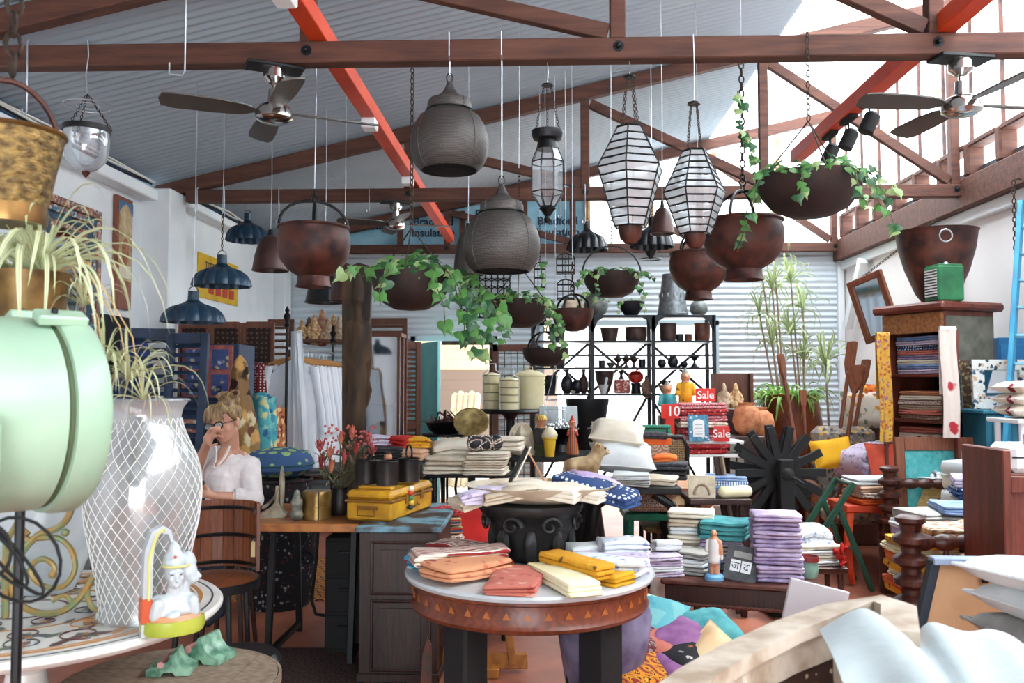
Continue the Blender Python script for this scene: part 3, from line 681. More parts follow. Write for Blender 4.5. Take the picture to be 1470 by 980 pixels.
def wirerack(px,pt,pb,wpx,Y,label):
    b=P(px,pb,Y); h=P(px,pt,Y).z-b.z; w_=S(wpx,Y)
    t=T('wire_rack',label,'wire rack',(b.x,Y,b.z),0,'arched black wire racks'); r_=.006
    MB().tube([(-w_/2,0,0),(-w_/2,0,h*.8),(-w_*.3,0,h*.95),(0,0,h),(w_*.3,0,h*.95),(w_/2,0,h*.8),(w_/2,0,0)],r_,5,True).build('frame',m_dark,t)
    for x in (-w_/6,w_/6): MB().tube([(x,0,0),(x,0,h*.96)],r_*.7,5).build('upright',m_dark,t)
    for z in (.06,.4,.72):
        MB().tube([(-w_/2,0,h*z),(-w_/2,-.06,h*z),(w_/2,-.06,h*z),(w_/2,0,h*z)],r_*.8,5,True).build('tray_rail',m_dark,t)
    MB().chain((0,0,h),(0,0,h+.4),.03,.003,.008).build('chain',m_chain,t); hook_wire(t,h+.4,top_of(b.x,Y)-b.z,.002)
wirerack(812,364,393,26,7.8,'arched black wire rack under the black scalloped shade')
wirerack(812,401,430,24,7.55,'arched black wire rack just above the brown basin')
wirerack(775,376,415,16,7.8,'narrow arched black wire rack next to the lower onion pendant')
def belljar():
    Y=TR1-.03; b=P(123,252,Y); t=T('bell_jar_lantern','clear glass bell jar lantern with iron band and smoke ring','lantern',(b.x,Y,b.z)); rr=S(64,Y)/2; h=P(123,185,Y).z-b.z
    pr=[(.02,.02),(rr*.5,.035),(rr*.85,.08),(rr*.98,.15),(rr,h)]
    MB().shell(pr,.004,40,mod=lambda a,z: 1+.006*math.sin(a*30)).build('glass_jar',m_glass,t)
    MB().lathe([(.001,-.012),(.012,0),(.022,.015),(.012,.03),(.001,.035)],14).build('finial',m_rust,t)
    MB().band([(rr*1.02,h-.02),(rr*1.04,h-.02),(rr*1.04,h+.01),(rr*1.02,h+.01)],32).build('iron_band',m_dark,t)
    zr=P(123,160,Y).z-b.z+.03; zt=P(123,143,Y).z-b.z+.03
    MB().ring((0,0,zr),rr*1.02,.0035,32).ring((0,0,zr),rr*.5,.003,24).build('smoke_ring',m_wire,t)
    for k in range(3): a=R(20+120*k); MB().chain((rr*1.06*math.cos(a),rr*1.06*math.sin(a),h),(0,0,zt),.02,.002,.006).build('chain',m_chain,t)
    MB().tube([(0,0,zt),(-.012,0,zt+.1),(0,0,zt+.2),(0,0,CHZ-b.z+.05),(0,-.01,CHZ-b.z+.12),(0,.06,CHZ-b.z+.125)],.003,5).build('hook',m_wire,t)
belljar()
def bucket():
    Y=2.0; b=P(12,322,Y); rr=S(146,Y)/2; h=P(12,192,Y).z-b.z
    t=T('brass_bucket','hammered brass bucket hanging on a rusty chain','bucket',(b.x,Y,b.z),0)
    m=mat('hammered_brass','#4a3413','#a8813e','dots',55,.4,.6,bump=.25,bscale=60,mix=(.3,.5)); m2=mat('polished_brass','#5a3e20','#8a6638',scale=6,rough=.3,metal=.75)
    pr=[(.68,.14),(.75,.3),(.85,.6),(.95,.85),(1.0,1)]
    MB().shell([(r*rr,z*h) for r,z in pr],.004,48).build('body',mat('dimpled_brass','#4a3820','#8f7442','noise',40,.45,.6,bump=.7,bscale=50,stretch=(1,1,1.6)),t)
    MB().lathe([(.001,.01),(.7*rr,.0),(.72*rr,.02),(.7*rr,.05),(.715*rr,.07),(.69*rr,.14*h),(.001,.14*h)],48).build('foot_ring',m2,t)
    MB().ring((0,0,h),rr,.006,48).build('rim',m2,t)
    MB(Matrix.Rotation(R(60),4,'Z')).tube([(rr*1.02*math.cos(a),0,h-.02+rr*1.25*math.sin(a)) for a in [math.pi*i/14 for i in range(15)]],.007,6).build('bail_handle',m_rust,t)
    zt=h+rr*1.22
    top=roofz(b.x)-.03-b.z
    MB().chain((0,0,zt),(0,0,top),.06,.006,.017).build('chain',m_chain,t)
bucket()
def jhook(px,y0,y1,Y,label,w_=.06,up=False):
    a=P(px,y0,Y); b=P(px,y1,Y)
    pts=[(a.x,Y,a.z),(b.x,Y,b.z+.03),(b.x-.008,Y,b.z),(b.x-w_,Y,b.z),(b.x-w_-.006,Y,b.z+.008),(b.x-w_-.006,Y,b.z+.05)]
    solo('wire_hook',MB().tube([Vector(p)-Vector((a.x,Y,a.z)) for p in pts],.0045,6),m_wire,label,'hook',(a.x,Y,a.z))
def topz(px,Y): return roofz(P(px,100,Y).x)-.02
def plainhook(px,pb,Y,label):
    b=P(px,pb,Y); z1=CHZ+.12; t=MB().tube([(0,.17,z1-b.z),(0,.0,z1-b.z+.008),(0,-.01,z1-b.z-.01),(0,0,.02),(-.008,0,0),(-.022,0,.004),(-.024,0,.03)],.0045,6)
    solo('wire_hook',t,m_wire,label,'hook',(b.x,Y,b.z),group='thin empty wire hooks')
a=P(265,20,3.9); jz=P(265,108,3.9)
solo('wire_hook',MB().tube([(0,0,roofz(a.x)-.02-jz.z),(0,0,.02),(-.01,0,0),(-.065,0,.005),(-.072,0,.012),(-.072,0,.06)],.004,6),m_wire,'empty square bent wire hook hanging before a fan blade','hook',(jz.x,3.9,jz.z))
plainhook(38,165,TR1-.03,'empty thin wire hook over the chord beside the brass bucket')
for i,px in enumerate((283,322,400,530,805,840,962)):
    plainhook(px,305+8*(i % 3),TR2-.03,'empty thin wire hook hung over the mid room truss chord' if i < 4 else 'empty thin wire hook hung over the mid room chord near the lanterns')
# ================================================================== left foreground
m_marble=mat('white_marble','#e9e6de','#d8d6d0',scale=5,rough=.25)
m_in=[mat('inlay_maroon','#5d3436',rough=.3),mat('inlay_ochre','#b97f43',rough=.3),mat('inlay_slate','#4c5357',rough=.3),mat('inlay_green','#5d6a55',rough=.3)]
TL=P(40,880,2.87); TL.z=.8; RL=.615
t=T('marble_table','round white marble table inlaid with scrolling flowers','table',(TL.x,TL.y,0))
MB().lathe([(.001,.762),(RL-.03,.762),(RL-.012,.768),(RL,.782),(RL,.792),(RL-.008,.8),(.001,.8)],72).build('table_top',m_marble,t)
MB().lathe([(.001,0),(.2,0),(.2,.03),(.12,.07),(.07,.2),(.09,.4),(.06,.6),(.16,.73),(.3,.762),(.001,.762)],28).build('pedestal',m_marble,t)
for rr,m,w_ in ((RL-.035,m_in[2],.0035),(RL-.075,m_in[1],.008),(RL-.095,m_in[1],.003),(.27,m_in[1],.006),(.12,m_in[0],.006)):
    MB().band([(rr+w_,.8),(rr+w_,.8012),(rr-w_,.8012),(rr-w_,.8)],72).build('inlay_ring',m,t)
pet=[MB().add([(0,0,0),(.012,.018,0),(.011,.045,0),(0,.07,0),(-.011,.045,0),(-.012,.018,0)]+[(0,.035,.0009)],[(i,(i+1) % 6,6) for i in range(6)]).mesh('inlay_petal',m) for m in m_in]
vine=MB(); vine.tube([(.055*math.cos(a)*(1-i*.035),.055*math.sin(a)*(1-i*.035),.0003) for i,a in enumerate([j*.42 for j in range(18)])],.0025,4); vine_m=[vine.mesh('inlay_vine',m) for m in (m_in[2],m_in[0],m_in[1])]
rn=random.Random(4)
for ring_r,n,sc in ((.43,18,1.25),(.33,12,1),(.2,8,.9)):
    for i in range(n):
        a=6.2832*i/n; c=(ring_r*math.cos(a),ring_r*math.sin(a),.8014)
        link('inlay_vine',vine_m[i % 3],t,c,(0,0,a+(i % 2)*2.2),(sc,sc*(1 if i % 2 else-1),1))
        for k in range(5 if i % 2==0 else 3): link('inlay_petal',pet[(i+k) % 4],t,(c[0]+.02*math.cos(k*1.3),c[1]+.02*math.sin(k*1.3),.8016),(0,0,a+(k-2)*.62-1.57),sc*rn.uniform(.8,1.25))
        link('inlay_petal',pet[(i+1) % 4],t,((ring_r+.08)*math.cos(a+.12),(ring_r+.08)*math.sin(a+.12),.8016),(0,0,a+.8),sc)
def vase():
    b=PZ(202,884,.802); Y=b.y; k=Y/F
    t=T('hurricane_vase','tall bellied glass hurricane vase with a cut white net pattern','vase',(b.x,Y,.802))
    pts=[(58,884),(56,860),(60,830),(68,790),(76,750),(80,712),(79,680),(72,655),(61,632),(53,612),(50,598),(53,585),(61,574)]
    pr=[(w_*k,(884-y)*k) for w_,y in pts]
    MB().shell(pr,.004,48).build('glass_body',glassmat('cloudy_glass',(.93,.95,.95),.5,.12,diff=.55),t)
    def rad(z):
        for (r0,z0),(r1,z1) in zip(pr[:-1],pr[1:]):
            if z0 <=z <=z1: return r0+(r1-r0)*(z-z0)/(z1-z0)
        return pr[-1][0]
    zm=(884-600)*k
    for sg in (1,-1):
        ln=MB().tube([((rad(z)+.0015)*math.cos(sg*q*2.6),(rad(z)+.0015)*math.sin(sg*q*2.6),z) for q,z in [(i/26,.008+(zm-.008)*i/26) for i in range(27)]],.0013,3).mesh('etched_line',mat('etched_white','#f2f2ee',rough=.5))
        for j in range(30): link('etched_line',ln,t,(0,0,0),(0,0,6.2832*j/30))
    MB().ring((0,0,pr[-1][1]),pr[-1][0],.004,40).build('rim',m_glass,t)
vase()
m_glaze=mat('white_glaze','#c2c8ca','#b2babd',scale=12,rough=.25)
b=PZ(248,906,.802)
def bustextra(t):
    MB().lathe([(.001,0),(.085,0),(.09,.012),(.088,.04),(.001,.04)],28,mod=lambda a,z: 1-.28*abs(math.sin(a))).build('base',mat('lime_glaze','#9aa832','#b2b84a',scale=12,rough=.35),t)
    MB().lathe([(.001,.04),(.08,.04),(.07,.052),(.001,.052)],28,mod=lambda a,z: 1-.28*abs(math.sin(a))).build('base_top',mat('coral_glaze','#d08a62',rough=.4),t)
    MB().prism([(-.088,0),(-.06,0),(-.06,.2),(-.055,.26),(-.04,.285),(-.02,.28),(-.012,.255),(-.006,.26),(-.012,.292),(-.035,.306),(-.065,.29),(-.082,.24)],-.02,.025).build('back_arch',m_glaze,t)
    MB().tube([(-.07,-.022,.1),(-.07,-.022,.22),(-.05,-.022,.285),(-.03,-.022,.295)],.004,5).build('yellow_line',mat('yellow_glaze','#d7cf7a',rough=.4),t)
    MB().box((-.075,.0,.07),(.03,.05,.07),.004).build('red_side',mat('red_glaze','#c2512c',rough=.4),t)
    for x,y,a in ((.0,-.041,-20),(.058,-.019,30)):
        for e in (-.011,.011): MB().sph((x+e,y+(.012 if x and e > 0 else 0),.168),(.0055,.004,.0022),8,5).build('eye',mat('painted_eye','#4a4a55',rough=.5),t)
    MB().ring((.004,-.008,.19),.037,.0035,24).build('headband',MATS['yellow_glaze'],t); MB().sph((-.002,-.028,.215),.005,8,6).build('jewel',MATS['red_glaze'],t)
blob_fig('glazed_bust','white glazed two faced crowned bust on an orange and green base','figurine',(b.x,b.y,.802),
    [((-.035,.0,.06),(.045,0,.06),.034,.03),((-.04,0,.085),(.045,0,.085),.026,.022),((-.052,-.02,.055),(-.046,-.025,.085),.018,.018),((.055,-.02,.055),(.05,-.02,.085),.016,.016),((-.01,-.036,.05),(.0,-.04,.055),.016,.014),((.0,0,.1),(.0,-.008,.135),.02,.018),((.03,.005,.1),(.034,.0,.135),.015,.014),
     ((0,-.012,.168),(.029,.034,.034)),((0,-.022,.148),(.021,.024,.022)),((0,-.042,.136),(.007,.006,.006)),((0,-.044,.166),(.0,-.053,.153),.003,.0055),((-.009,-.042,.143),(.009,-.042,.143),.0035,.0035),((-.019,-.041,.175),(.019,-.041,.175),.004,.004),((-.014,-.035,.156),(.008,.008,.007)),((.014,-.035,.156),(.008,.008,.007)),
     ((.042,.0,.166),(.024,.026,.031)),((.05,-.008,.146),(.015,.016,.017)),((.063,-.014,.165),(.07,-.018,.152),.003,.005),((.061,-.014,.142),(.006,.006,.004)),
     ((.0,-.004,.196),(.0,0,.204),.033,.031),((.042,.002,.192),(.04,.002,.206),.022,.018),((0,0,.21),(0,0,.236),.027,.017),((0,0,.24),(-.002,0,.258),.012,.004)],m_glaze,None,.0034,34,1.05,1,extra=bustextra)
m_verd=mat('verdigris_gilt','#7d8f68','#a97f43',scale=26,rough=.45,metal=.35)
def scroll():
    Y=2.72; base=P(80,869,Y); z0=.803
    t=T('scroll_bracket','green and gilt iron scroll bracket standing on the marble table','bracket',(base.x,Y,z0))
    def q(pts): return [Vector((P(x,y,Y).x-base.x,0,P(x,y-0,Y).z-P(80,869,Y).z+.012)) for x,y in pts]
    def smooth(p,n=4):
        out=[]
        for i in range(len(p)-1):
            a,b,c,d=p[max(i-1,0)],p[i],p[i+1],p[min(i+2,len(p)-1)]
            for j in range(n):
                u=j/n; out.append(.5*((2*b)+(c-a)*u+(2*a-5*b+4*c-d)*u*u+(3*b-a-3*c+d)*u**3))
        return out+[p[-1]]
    MB().tube(smooth(q([(106,690),(100,722),(82,742),(55,752),(30,780),(18,815),(24,845),(50,862),(85,862),(112,845),(134,812),(140,792)])),.011,7).build('large_curve',m_verd,t)
    MB().tube(smooth(q([(55,756),(85,756),(104,775),(108,802),(92,824),(66,826),(46,810),(48,792),(64,786),(78,796),(76,808)])),.009,7).build('inner_spiral',m_verd,t)
    MB().tube(smooth(q([(76,846),(92,838),(104,846),(116,840)])),.008,6).build('leaf_scroll',m_verd,t); MB().tube(smooth(q([(128,818),(126,840),(134,856),(148,860)])),.009,6).build('tail_scroll',m_verd,t)
    for x,y in ((76,808),(40,806),(94,748),(38,758)): MB().sph(q([(x,y)])[0],.013,10,8).build('boss',m_verd,t)
    MB().tube(q([(8,870),(10,760),(24,735),(40,752)]),.012,6).build('stem',m_verd,t)
scroll()
jb=P(72,850,3.15)
t=T('white_jar','large white lobed ceramic jar with a small spout behind the scroll bracket','jar',(jb.x,3.12,.802))
MB().shell([(.09,0),(.1,.02),(.14,.12),(.165,.24),(.16,.34),(.13,.41),(.09,.44),(.08,.46)],.008,40,mod=lambda a,z: 1+.02*abs(math.sin(a*4))).build('body',m_glaze,t)
MB().tube([(.14,-.02,.28),(.19,-.03,.31),(.215,-.035,.345)],[.02,.014,.012],8).build('spout',m_glaze,t); MB().lathe([(.001,.46),(.085,.46),(.06,.48),(.02,.49),(.001,.5)],24).build('lid',m_glaze,t)
m_mint=mat('mint_enamel','#93b096','#a3bda2',scale=5,rough=.35,bump=.05)
def spot():
    c=P(84,592,1.88); ax=math.atan2(math.cos(R(40)),math.sin(R(40)))
    t=T('theatre_spotlight','mint green enamel theatre spotlight drum on a black floor stand','spotlight',(c.x,c.y,0))
    TM=Matrix.Translation((0,0,c.z)) @ Matrix.Rotation(ax,4,'Z'); LM=TM @ Matrix.Rotation(R(90),4,'Y'); r=.215
    MB(LM).lathe([(.001,-.46),(.1,-.46),(.17,-.42),(.2,-.36),(.205,-.1),(.205,-.055)],56).build('drum',m_mint,t)
    MB(LM).band([(.19,-.058),(.202,-.05),(.202,-.042),(.19,-.04)],56).build('seam',mat('green_shadow_gap','#4d5a3c',rough=.7),t)
    MB(LM).band([(.2,-.042),(.212,-.04),(.216,-.02),(.216,.015),(.205,.03),(.19,.03)],56).build('front_ring',m_mint,t)
    MB(LM).lathe([(.001,.02),(.195,.02)],40).build('lens',m_glass,t)
    for a in (14,70,118):
        M2=LM @ Matrix.Rotation(R(a),4,'Z')
        M2=LM @ Matrix.Rotation(R({14: 100,70: 160,118: 205}[a]),4,'Z'); q=MB(M2)
        q.box((.222,0,-.035),(.022,.045,.1),.004); o=q.build('latch',m_mint,t); MB(M2).cap((.234,0,-.05),(.238,0,-.05),.007,.007,8).build('latch_screw',m_dark,o)
    yk=MB(TM); yk.tube([(-.2,-.235,0),(-.2,-.235,-.1),(-.2,-.16,-.24),(-.2,0,-.3),(-.2,.16,-.24),(-.2,.235,-.1),(-.2,.235,0)],.012,6).build('yoke',m_mint,t)
    base=TM @ Vector((-.2,0,-.3))
    MB().cap(base,(base.x,base.y,.06),.016,.02,10).build('pole',m_dark,t)
    for k in range(3): a=R(60+120*k); MB().cap((base.x,base.y,.35),(base.x+.3*math.cos(a),base.y+.3*math.sin(a),.012),.011,.011,8).build('stand_leg',m_dark,t)
    for k in range(4):
        p0=P(12+8*k,745,1.66)-Vector(t.location); MB().tube([(p0.x+(.045+.012*k)*math.cos(a+k),p0.y-.06+.015*k,p0.z-.05+(.05+.01*k)*math.sin(a)-.008*k) for a in [j*.35 for j in range(-4,18)]],.0035,5).build('power_cord',m_blackmatte,t)
spot()
def spiderplant():
    rn=random.Random(12); Y=2.1; c=P(38,392,Y); s=T('plant_stand','thin black iron plant stand beneath the spider plant pot','plant stand',(c.x,Y,0))
    zb=P(38,466,Y).z; pr=S(62,Y)
    MB().lathe([(.001,zb-.02),(.1,zb-.02),(.1,zb-.003),(.001,zb-.003)],20).build('plate',m_dark,s); MB().cap((0,0,.03),(0,0,zb-.025),.012,.012,8).build('pole',m_dark,s); MB().lathe([(.001,0),(.16,0),(.15,.02),(.02,.04),(.001,.04)],20).build('base',m_dark,s)
    t=T('spider_plant','variegated spider plant in an aged brass pot with trailing plantlets','potted plant',(c.x,Y,zb)); h=c.z-zb
    MB().shell([(pr*.8,0),(pr*.86,h*.3),(pr*.95,h*.8),(pr,h)],.006,40).build('pot',mat('aged_brass','#4a331a','#8f6e3e',scale=11,rough=.42,metal=.5,bump=.15),t)
    MB().lathe([(.0005,.004),(pr*.8,.004)],24).build('pot_bottom',m_brass,t); MB().lathe([(.0005,h*.9),(pr*.96,h*.86)],24).build('soil',mat('potting_soil','#2a1c14',rough=.95),t)
    spider(t,(.02,0,h*.9),46,1.0,rn); spider(t,(-.05,.03,h*.9),22,.95,rn); spider(t,(.06,-.03,h*.9),20,.8,rn)
    for (px,py,n,sc) in ((150,520,26,.42),(185,545,34,.5),(120,440,20,.4),(205,575,20,.4)):
        q=P(px,py,Y+.02)-Vector((c.x,Y,zb))
        MB().tube([(.05,0,h*.95),(q.x*.5,q.y,h+.03),(q.x*.9,q.y,(h+q.z)/2),q],.0022,4).build('runner',mat('runner_stem','#c9a06a',rough=.6),t)
        spider(t,q,n,sc,rn)
spiderplant()
c=P(242,975,2.93); t=T('wooden_side_table','weathered round wooden side table under the marble one','table',(c.x,c.y+.02,0))
m_grey_wood=mat('weathered_wood','#6d5a4c','#97836f','wood',6,.75,stretch=(1,5,1))
for k in range(5):
    x0=-.35+.14*k; x1=x0+.138; n=8; up=[(x0+(x1-x0)*i/n,math.sqrt(max(.35**2-(x0+(x1-x0)*i/n)**2,1e-5))) for i in range(n+1)]; ou=up+[(x,-y) for x,y in up[::-1]]
    N_=len(ou); MB().add([(x,y,.52) for x,y in ou]+[(x,y,.55) for x,y in ou],[tuple(range(N_))[::-1],tuple(range(N_,2*N_))]+[(i,(i+1) % N_,(i+1) % N_+N_,i+N_) for i in range(N_)]).build('plank',m_grey_wood,t)
MB().band([(.352,.515),(.362,.515),(.362,.55),(.352,.55)],40).build('rim_band',m_grey_wood,t)
for k in range(4): a=R(45+90*k); MB().cap((.22*math.cos(a),.22*math.sin(a),.51),(.3*math.cos(a),.3*math.sin(a),.02),.022,.018,8).build('leg',m_grey_wood,t)
m_gg=mat('green_tile_glaze','#3f6b55','#8fb59a',scale=22,rough=.3); m_pg=mat('pink_tile_glaze','#c58f88','#b87c78',scale=18,rough=.4)
for i,(px,py,rz,lab) in enumerate(((243,968,8,'green and pink glazed moulding piece lying flat on the wooden side table'),(285,950,-12,'taller green glazed cornice moulding piece on the wooden side table'))):
    p=PZ(px,py,.552); s=1.0 if i else .8; tt=T('glazed_moulding',lab,'moulding',(p.x,p.y,.552),rz)
    MB().prism([(x*s,z*s) for x,z in [(-.09,0),(-.03,0),(-.02,.015),(.02,.015),(.03,0),(.09,0),(.09,.02),(.05,.035),(.03,.06),(.02,.09),(.008,.09),(0,.06),(-.03,.045),(-.09,.03)]],-.02,.1).build('profile',m_gg,tt)
    MB().tube([(-.03*s,-.021,.048*s),(-.03*s,.1,.048*s)],.014*s,8).build('pink_bead',m_pg,tt)
    for k in range(3): MB().box((-.065*s,.0+.035*k,.032*s),(.03,.02,.008),.003).build('relief_block',m_gg,tt)
# ================================================================== desk, cabinet and what stands on them
m_walnut=mat('dark_carved_wood','#1c0f0c','#3a2019','wood',4,.45,bump=.15,stretch=(3,3,.6))
t=T('carved_cabinet','dark panelled wooden desk cabinet with blue painted top edge','cabinet',(-.75,4.55,0),0)
MB().bx(-.205,.205,0,.9,0,.77,.004).build('body',m_walnut,t)
m_top=mat('worn_blue_top','#3a2a24','#6d95a3',scale=6,rough=.6,mix=(.45,.6)); MB().box((0,.45,.785),(.45,.93,.03),.006).build('top',m_top,t)
for z0,z1 in ((.46,.72),(.07,.42)):
    d=MB().bx(-.13,.16,-.012,.0,z0,z1,.004).build('door_panel',m_walnut,t)
    MB().prism([(-.09,z0+.035),(.12,z0+.035),(.12,z1-.035),(-.09,z1-.035)],-.026,-.012).build('raised_panel',m_walnut,d)
    for a,b_ in (((-.135,z0),(-.135,z1)),((.165,z0),(.165,z1)),((-.135,z0),(.165,z0)),((-.135,z1),(.165,z1))): MB().cap((a[0],-.014,a[1]),(b_[0],-.014,b_[1]),.008,.008,6).build('moulding',m_walnut,d)
MB().bx(-.215,.215,-.012,.9,0,.05,.004).build('plinth',m_walnut,t)
m_yel=mat('yellow_enamel_tin','#a87516','#d09a22',scale=6,rough=.4,bump=.06,mix=(.4,.6)); p=P(563,747,4.72)
t=T('yellow_trunk','worn yellow painted tin trunk with end handle on the carved cabinet','trunk',(p.x,4.7,.801),-14)
MB().bx(-.27,0,0,.6,0,.105,.012).build('body',m_yel,t); MB().bx(-.274,.004,-.004,.604,.108,.16,.02).build('lid',m_yel,t)
MB().bx(-.276,.006,-.006,.606,.098,.112,.003).build('lid_band',mat('brown_tin','#6e4512','#8a5a1a',scale=8,rough=.45),t)
MB().tube([(-.19,-.006,.07),(-.19,-.025,.06),(-.19,-.025,.03),(-.09,-.025,.03),(-.09,-.025,.06),(-.09,-.006,.07)],.004,5).build('handle',MATS['brown_tin'],t); MB().box((-.14,-.006,.07),(.12,.008,.02),.002).build('handle_plate',MATS['brown_tin'],t)
for y in (.2,.42): MB().box((.008,y,.1),(.01,.035,.05),.002).build('hasp',MATS['brown_tin'],t)
MB().tube([(.001,.2+.008*i,.045+.008*math.sin(i*1.9)+.004*math.sin(i*.7)) for i in range(26)],.0016,4).build('painted_scrawl',mat('brown_lettering','#4a2c12',rough=.6),t)
MB().box((-.135,.1,.168),(.2,.05,.016),.004).build('lid_ridge',m_yel,t); MB().box((-.135,.47,.168),(.2,.05,.016),.004).build('lid_ridge',m_yel,t)
tt=T('tassel_charm','woven bead tassel charm hanging off the yellow trunk hasp','charm',(p.x+.07,4.92,.93))
for k,(c_,z) in enumerate((('#d23b2b',0),('#e8e4da',.025),('#2e7a4a',-.03),('#e0b23a',-.055),('#20222a',-.08))): MB().sph((.005*(k % 2),-.01,z),.016,8,6).build('bead',mat('bead_%d' % k,c_,rough=.6),tt)
m_tin=mat('blackened_tin','#171315','#2e2522',scale=10,rough=.45,metal=.4)
for i,(px,Y,lab) in enumerate(((526,4.98,'left of three joined black tins on the yellow trunk, flat lidless rim'),(556,4.9,'black cylindrical tin in front of the joined trio on the yellow trunk'),(587,5.06,'black cylindrical tin with a large iron ring on the yellow trunk'))):
    q=P(px,690,Y); tt=T('black_tin',lab if i else 'black cylindrical tin with an oval iron ring on the yellow trunk','tin',(q.x,Y,.978),0,'black tins on the yellow trunk'); r=.062
    MB().shell([(r,0),(r,.125),(r*1.02,.13)],.003,28).lathe([(.001,.1),(r*.98,.1)],24).lathe([(.001,.001),(r,.001)],24).build('can',m_tin,tt); MB().ring((0,0,.13),r,.004,28).build('rim',m_tin,tt)
    if i !=1: MB().ring((.0,0,.165),.045,.0055,22,6,Matrix.Rotation(R(60*i),4,'Z') @ Matrix.Rotation(R(90),4,'X') @ Matrix.Diagonal((.65 if i==0 else 1,1,1,1))).build('ring_handle',m_dark,tt)
m_skinw=mat('painted_wood_skin','#c98a66',rough=.5)
q=P(558,668,5.15)
blob_fig('wooden_doll','small painted wooden doll with cropped hair behind the black tins','figurine',(q.x,5.12,.979),[((0,0,.0),(0,0,.09),.03,.02),((0,-.005,.135),(.026,.028,.032)),((0,-.032,.133),(.006,.008,.008)),((-.025,0,.08),(-.03,-.01,.04),.01,.008),((.025,0,.08),(.03,-.01,.04),.01,.008)],[m_skinw,mat('doll_hair','#3a201a',rough=.6),mat('doll_dress','#b9a98a',rough=.7)],lambda c: 1 if c.z > .15 or (c.z > .12 and c.y > .012) else (2 if c.z < .09 else 0),.005,20,1)
t=T('carved_plank_figure','tall weathered wooden plank carved with a standing figure','carving',(P(513,500,5.75).x,5.75,0),4)
k=5.75/F; ou=[(490,716),(488,380),(494,376),(502,380),(512,376),(526,380),(530,400),(528,470),(531,520),(527,545),(531,560),(526,580),(519,592),(518,660),(516,720)]
zz=lambda y: EYE-(y-549)*k
ol=[((x-510)*k,max(0,zz(y))) for x,y in [(492,820)]+ou[1:14]+[(517,820)]]
m_carv=mat('weathered_carving','#1f1913','#4e3822',scale=5,rough=.8,bump=.6,bscale=14,stretch=(2.5,2.5,.7)); MB().prism(ol,-.035,.04).build('plank',m_carv,t)
cf_=MB()
for a_ in (((.005,-.03,2.1),(.005,-.03,2.17),.05,.045),((.005,-.035,2.2),(.005,-.03,2.27),.045,.025),((.005,-.03,1.98),(.005,-.03,2.06),.03,.03),((-.05,-.03,1.93),(.06,-.03,1.93),.035,.035),((.005,-.035,1.9),(.005,-.035,1.68),.06,.05),((-.065,-.03,1.92),(-.075,-.035,1.72),.025,.022),((.075,-.03,1.92),(.08,-.035,1.72),.025,.022),((-.075,-.035,1.72),(-.01,-.07,1.64),.022,.018),((.08,-.035,1.72),(.02,-.07,1.64),.022,.018),((.005,-.03,1.62),(.005,-.03,1.3),.07,.055),((-.025,-.03,1.3),(-.025,-.03,.95),.035,.03),((.035,-.03,1.3),(.035,-.03,.95),.035,.03),((.005,-.07,2.12),(.005,-.085,2.09),.008,.012)): cf_.cap(*a_)
link('carved_relief',remesh(cf_,'carved_relief',m_carv,.014,2),t)
MB().ring((.0,0,zz(478)),.09,.004,20,5,Matrix.Diagonal((1,.62,1,1))).build('binding_wire',m_chain,t)
m_plank=mat('oiled_plank','#7a4526','#b5743f','wood',3,.4,stretch=(.8,3,3))
t=T('plank_desk','thick oiled timber plank desk on black steel trestles','desk',(0,0,0))
for k,(y0,y1) in enumerate(((4.74,5.0),(5.004,5.26),(5.264,5.55))): MB().bx(-1.62-.02*k,-1.0,y0,y1,.735,.78,.006).build('plank',m_plank,t)
for x in (-1.52,-1.06):
    for y in (4.88,5.42): MB().beam((x,y+(.04 if y < 5 else-.04),.735),(x,y-(.05 if y < 5 else-.05),0),.035,.035,.003).build('trestle_leg',m_dark,t)
    MB().beam((x,4.86,.05),(x,5.46,.05),.03,.03).build('trestle_foot',m_dark,t); MB().beam((x,4.9,.72),(x,5.42,.72),.03,.03).build('trestle_head',m_dark,t)
t=T('shade_pedestal','plain black drawer pedestal added for the dark void under the plank desk','drawers',(-1.13,5.02,0)); MB().bx(-.12,.12,0,.4,0,.66,.005).build('body',m_blackmatte,t)  # added black box that stands for the shaded knee hole
for k in range(3):
    d=MB().bx(-.11,.11,-.012,0,.03+.21*k,.22+.21*k,.004).build('drawer',m_blackmatte,t); MB().box((0,-.02,.16+.21*k),(.08,.014,.014),.003).build('handle',m_dark,d)
t=T('iron_scroll_base','wrought iron scroll table base standing behind the desk leg','table base',(-1.42,5.75,0))
def spiral(c,r0,r1,a0,a1,n=20): return [(c[0]+(r0+(r1-r0)*i/n)*math.cos(a0+(a1-a0)*i/n),0,c[1]+(r0+(r1-r0)*i/n)*math.sin(a0+(a1-a0)*i/n)) for i in range(n+1)]
for sg in (-1,1): MB().tube([(sg*x,y,z) for x,y,z in [(.02,0,.7),(.05,0,.62),(.12,0,.52),(.18,0,.42)]+spiral((.13,.4),.05,.015,0,-7)],.011,6).build('scroll',m_dark,t); MB().tube([(sg*x,0,z) for x,z in [(.06,.62),(.07,.4),(.1,.12),(.07,.03),(.0,.02)]],.012,6).build('leg',m_dark,t)
MB().box((0,0,.7),(.3,.3,.02),.004).build('plate',m_dark,t)
DZ=.781
p=PZ(455,744,DZ); t=T('brass_tin','round lidded brass tin with dark seam on the plank desk','tin',(p.x,p.y,DZ))
r=S(20,p.y); h=S(40,p.y)
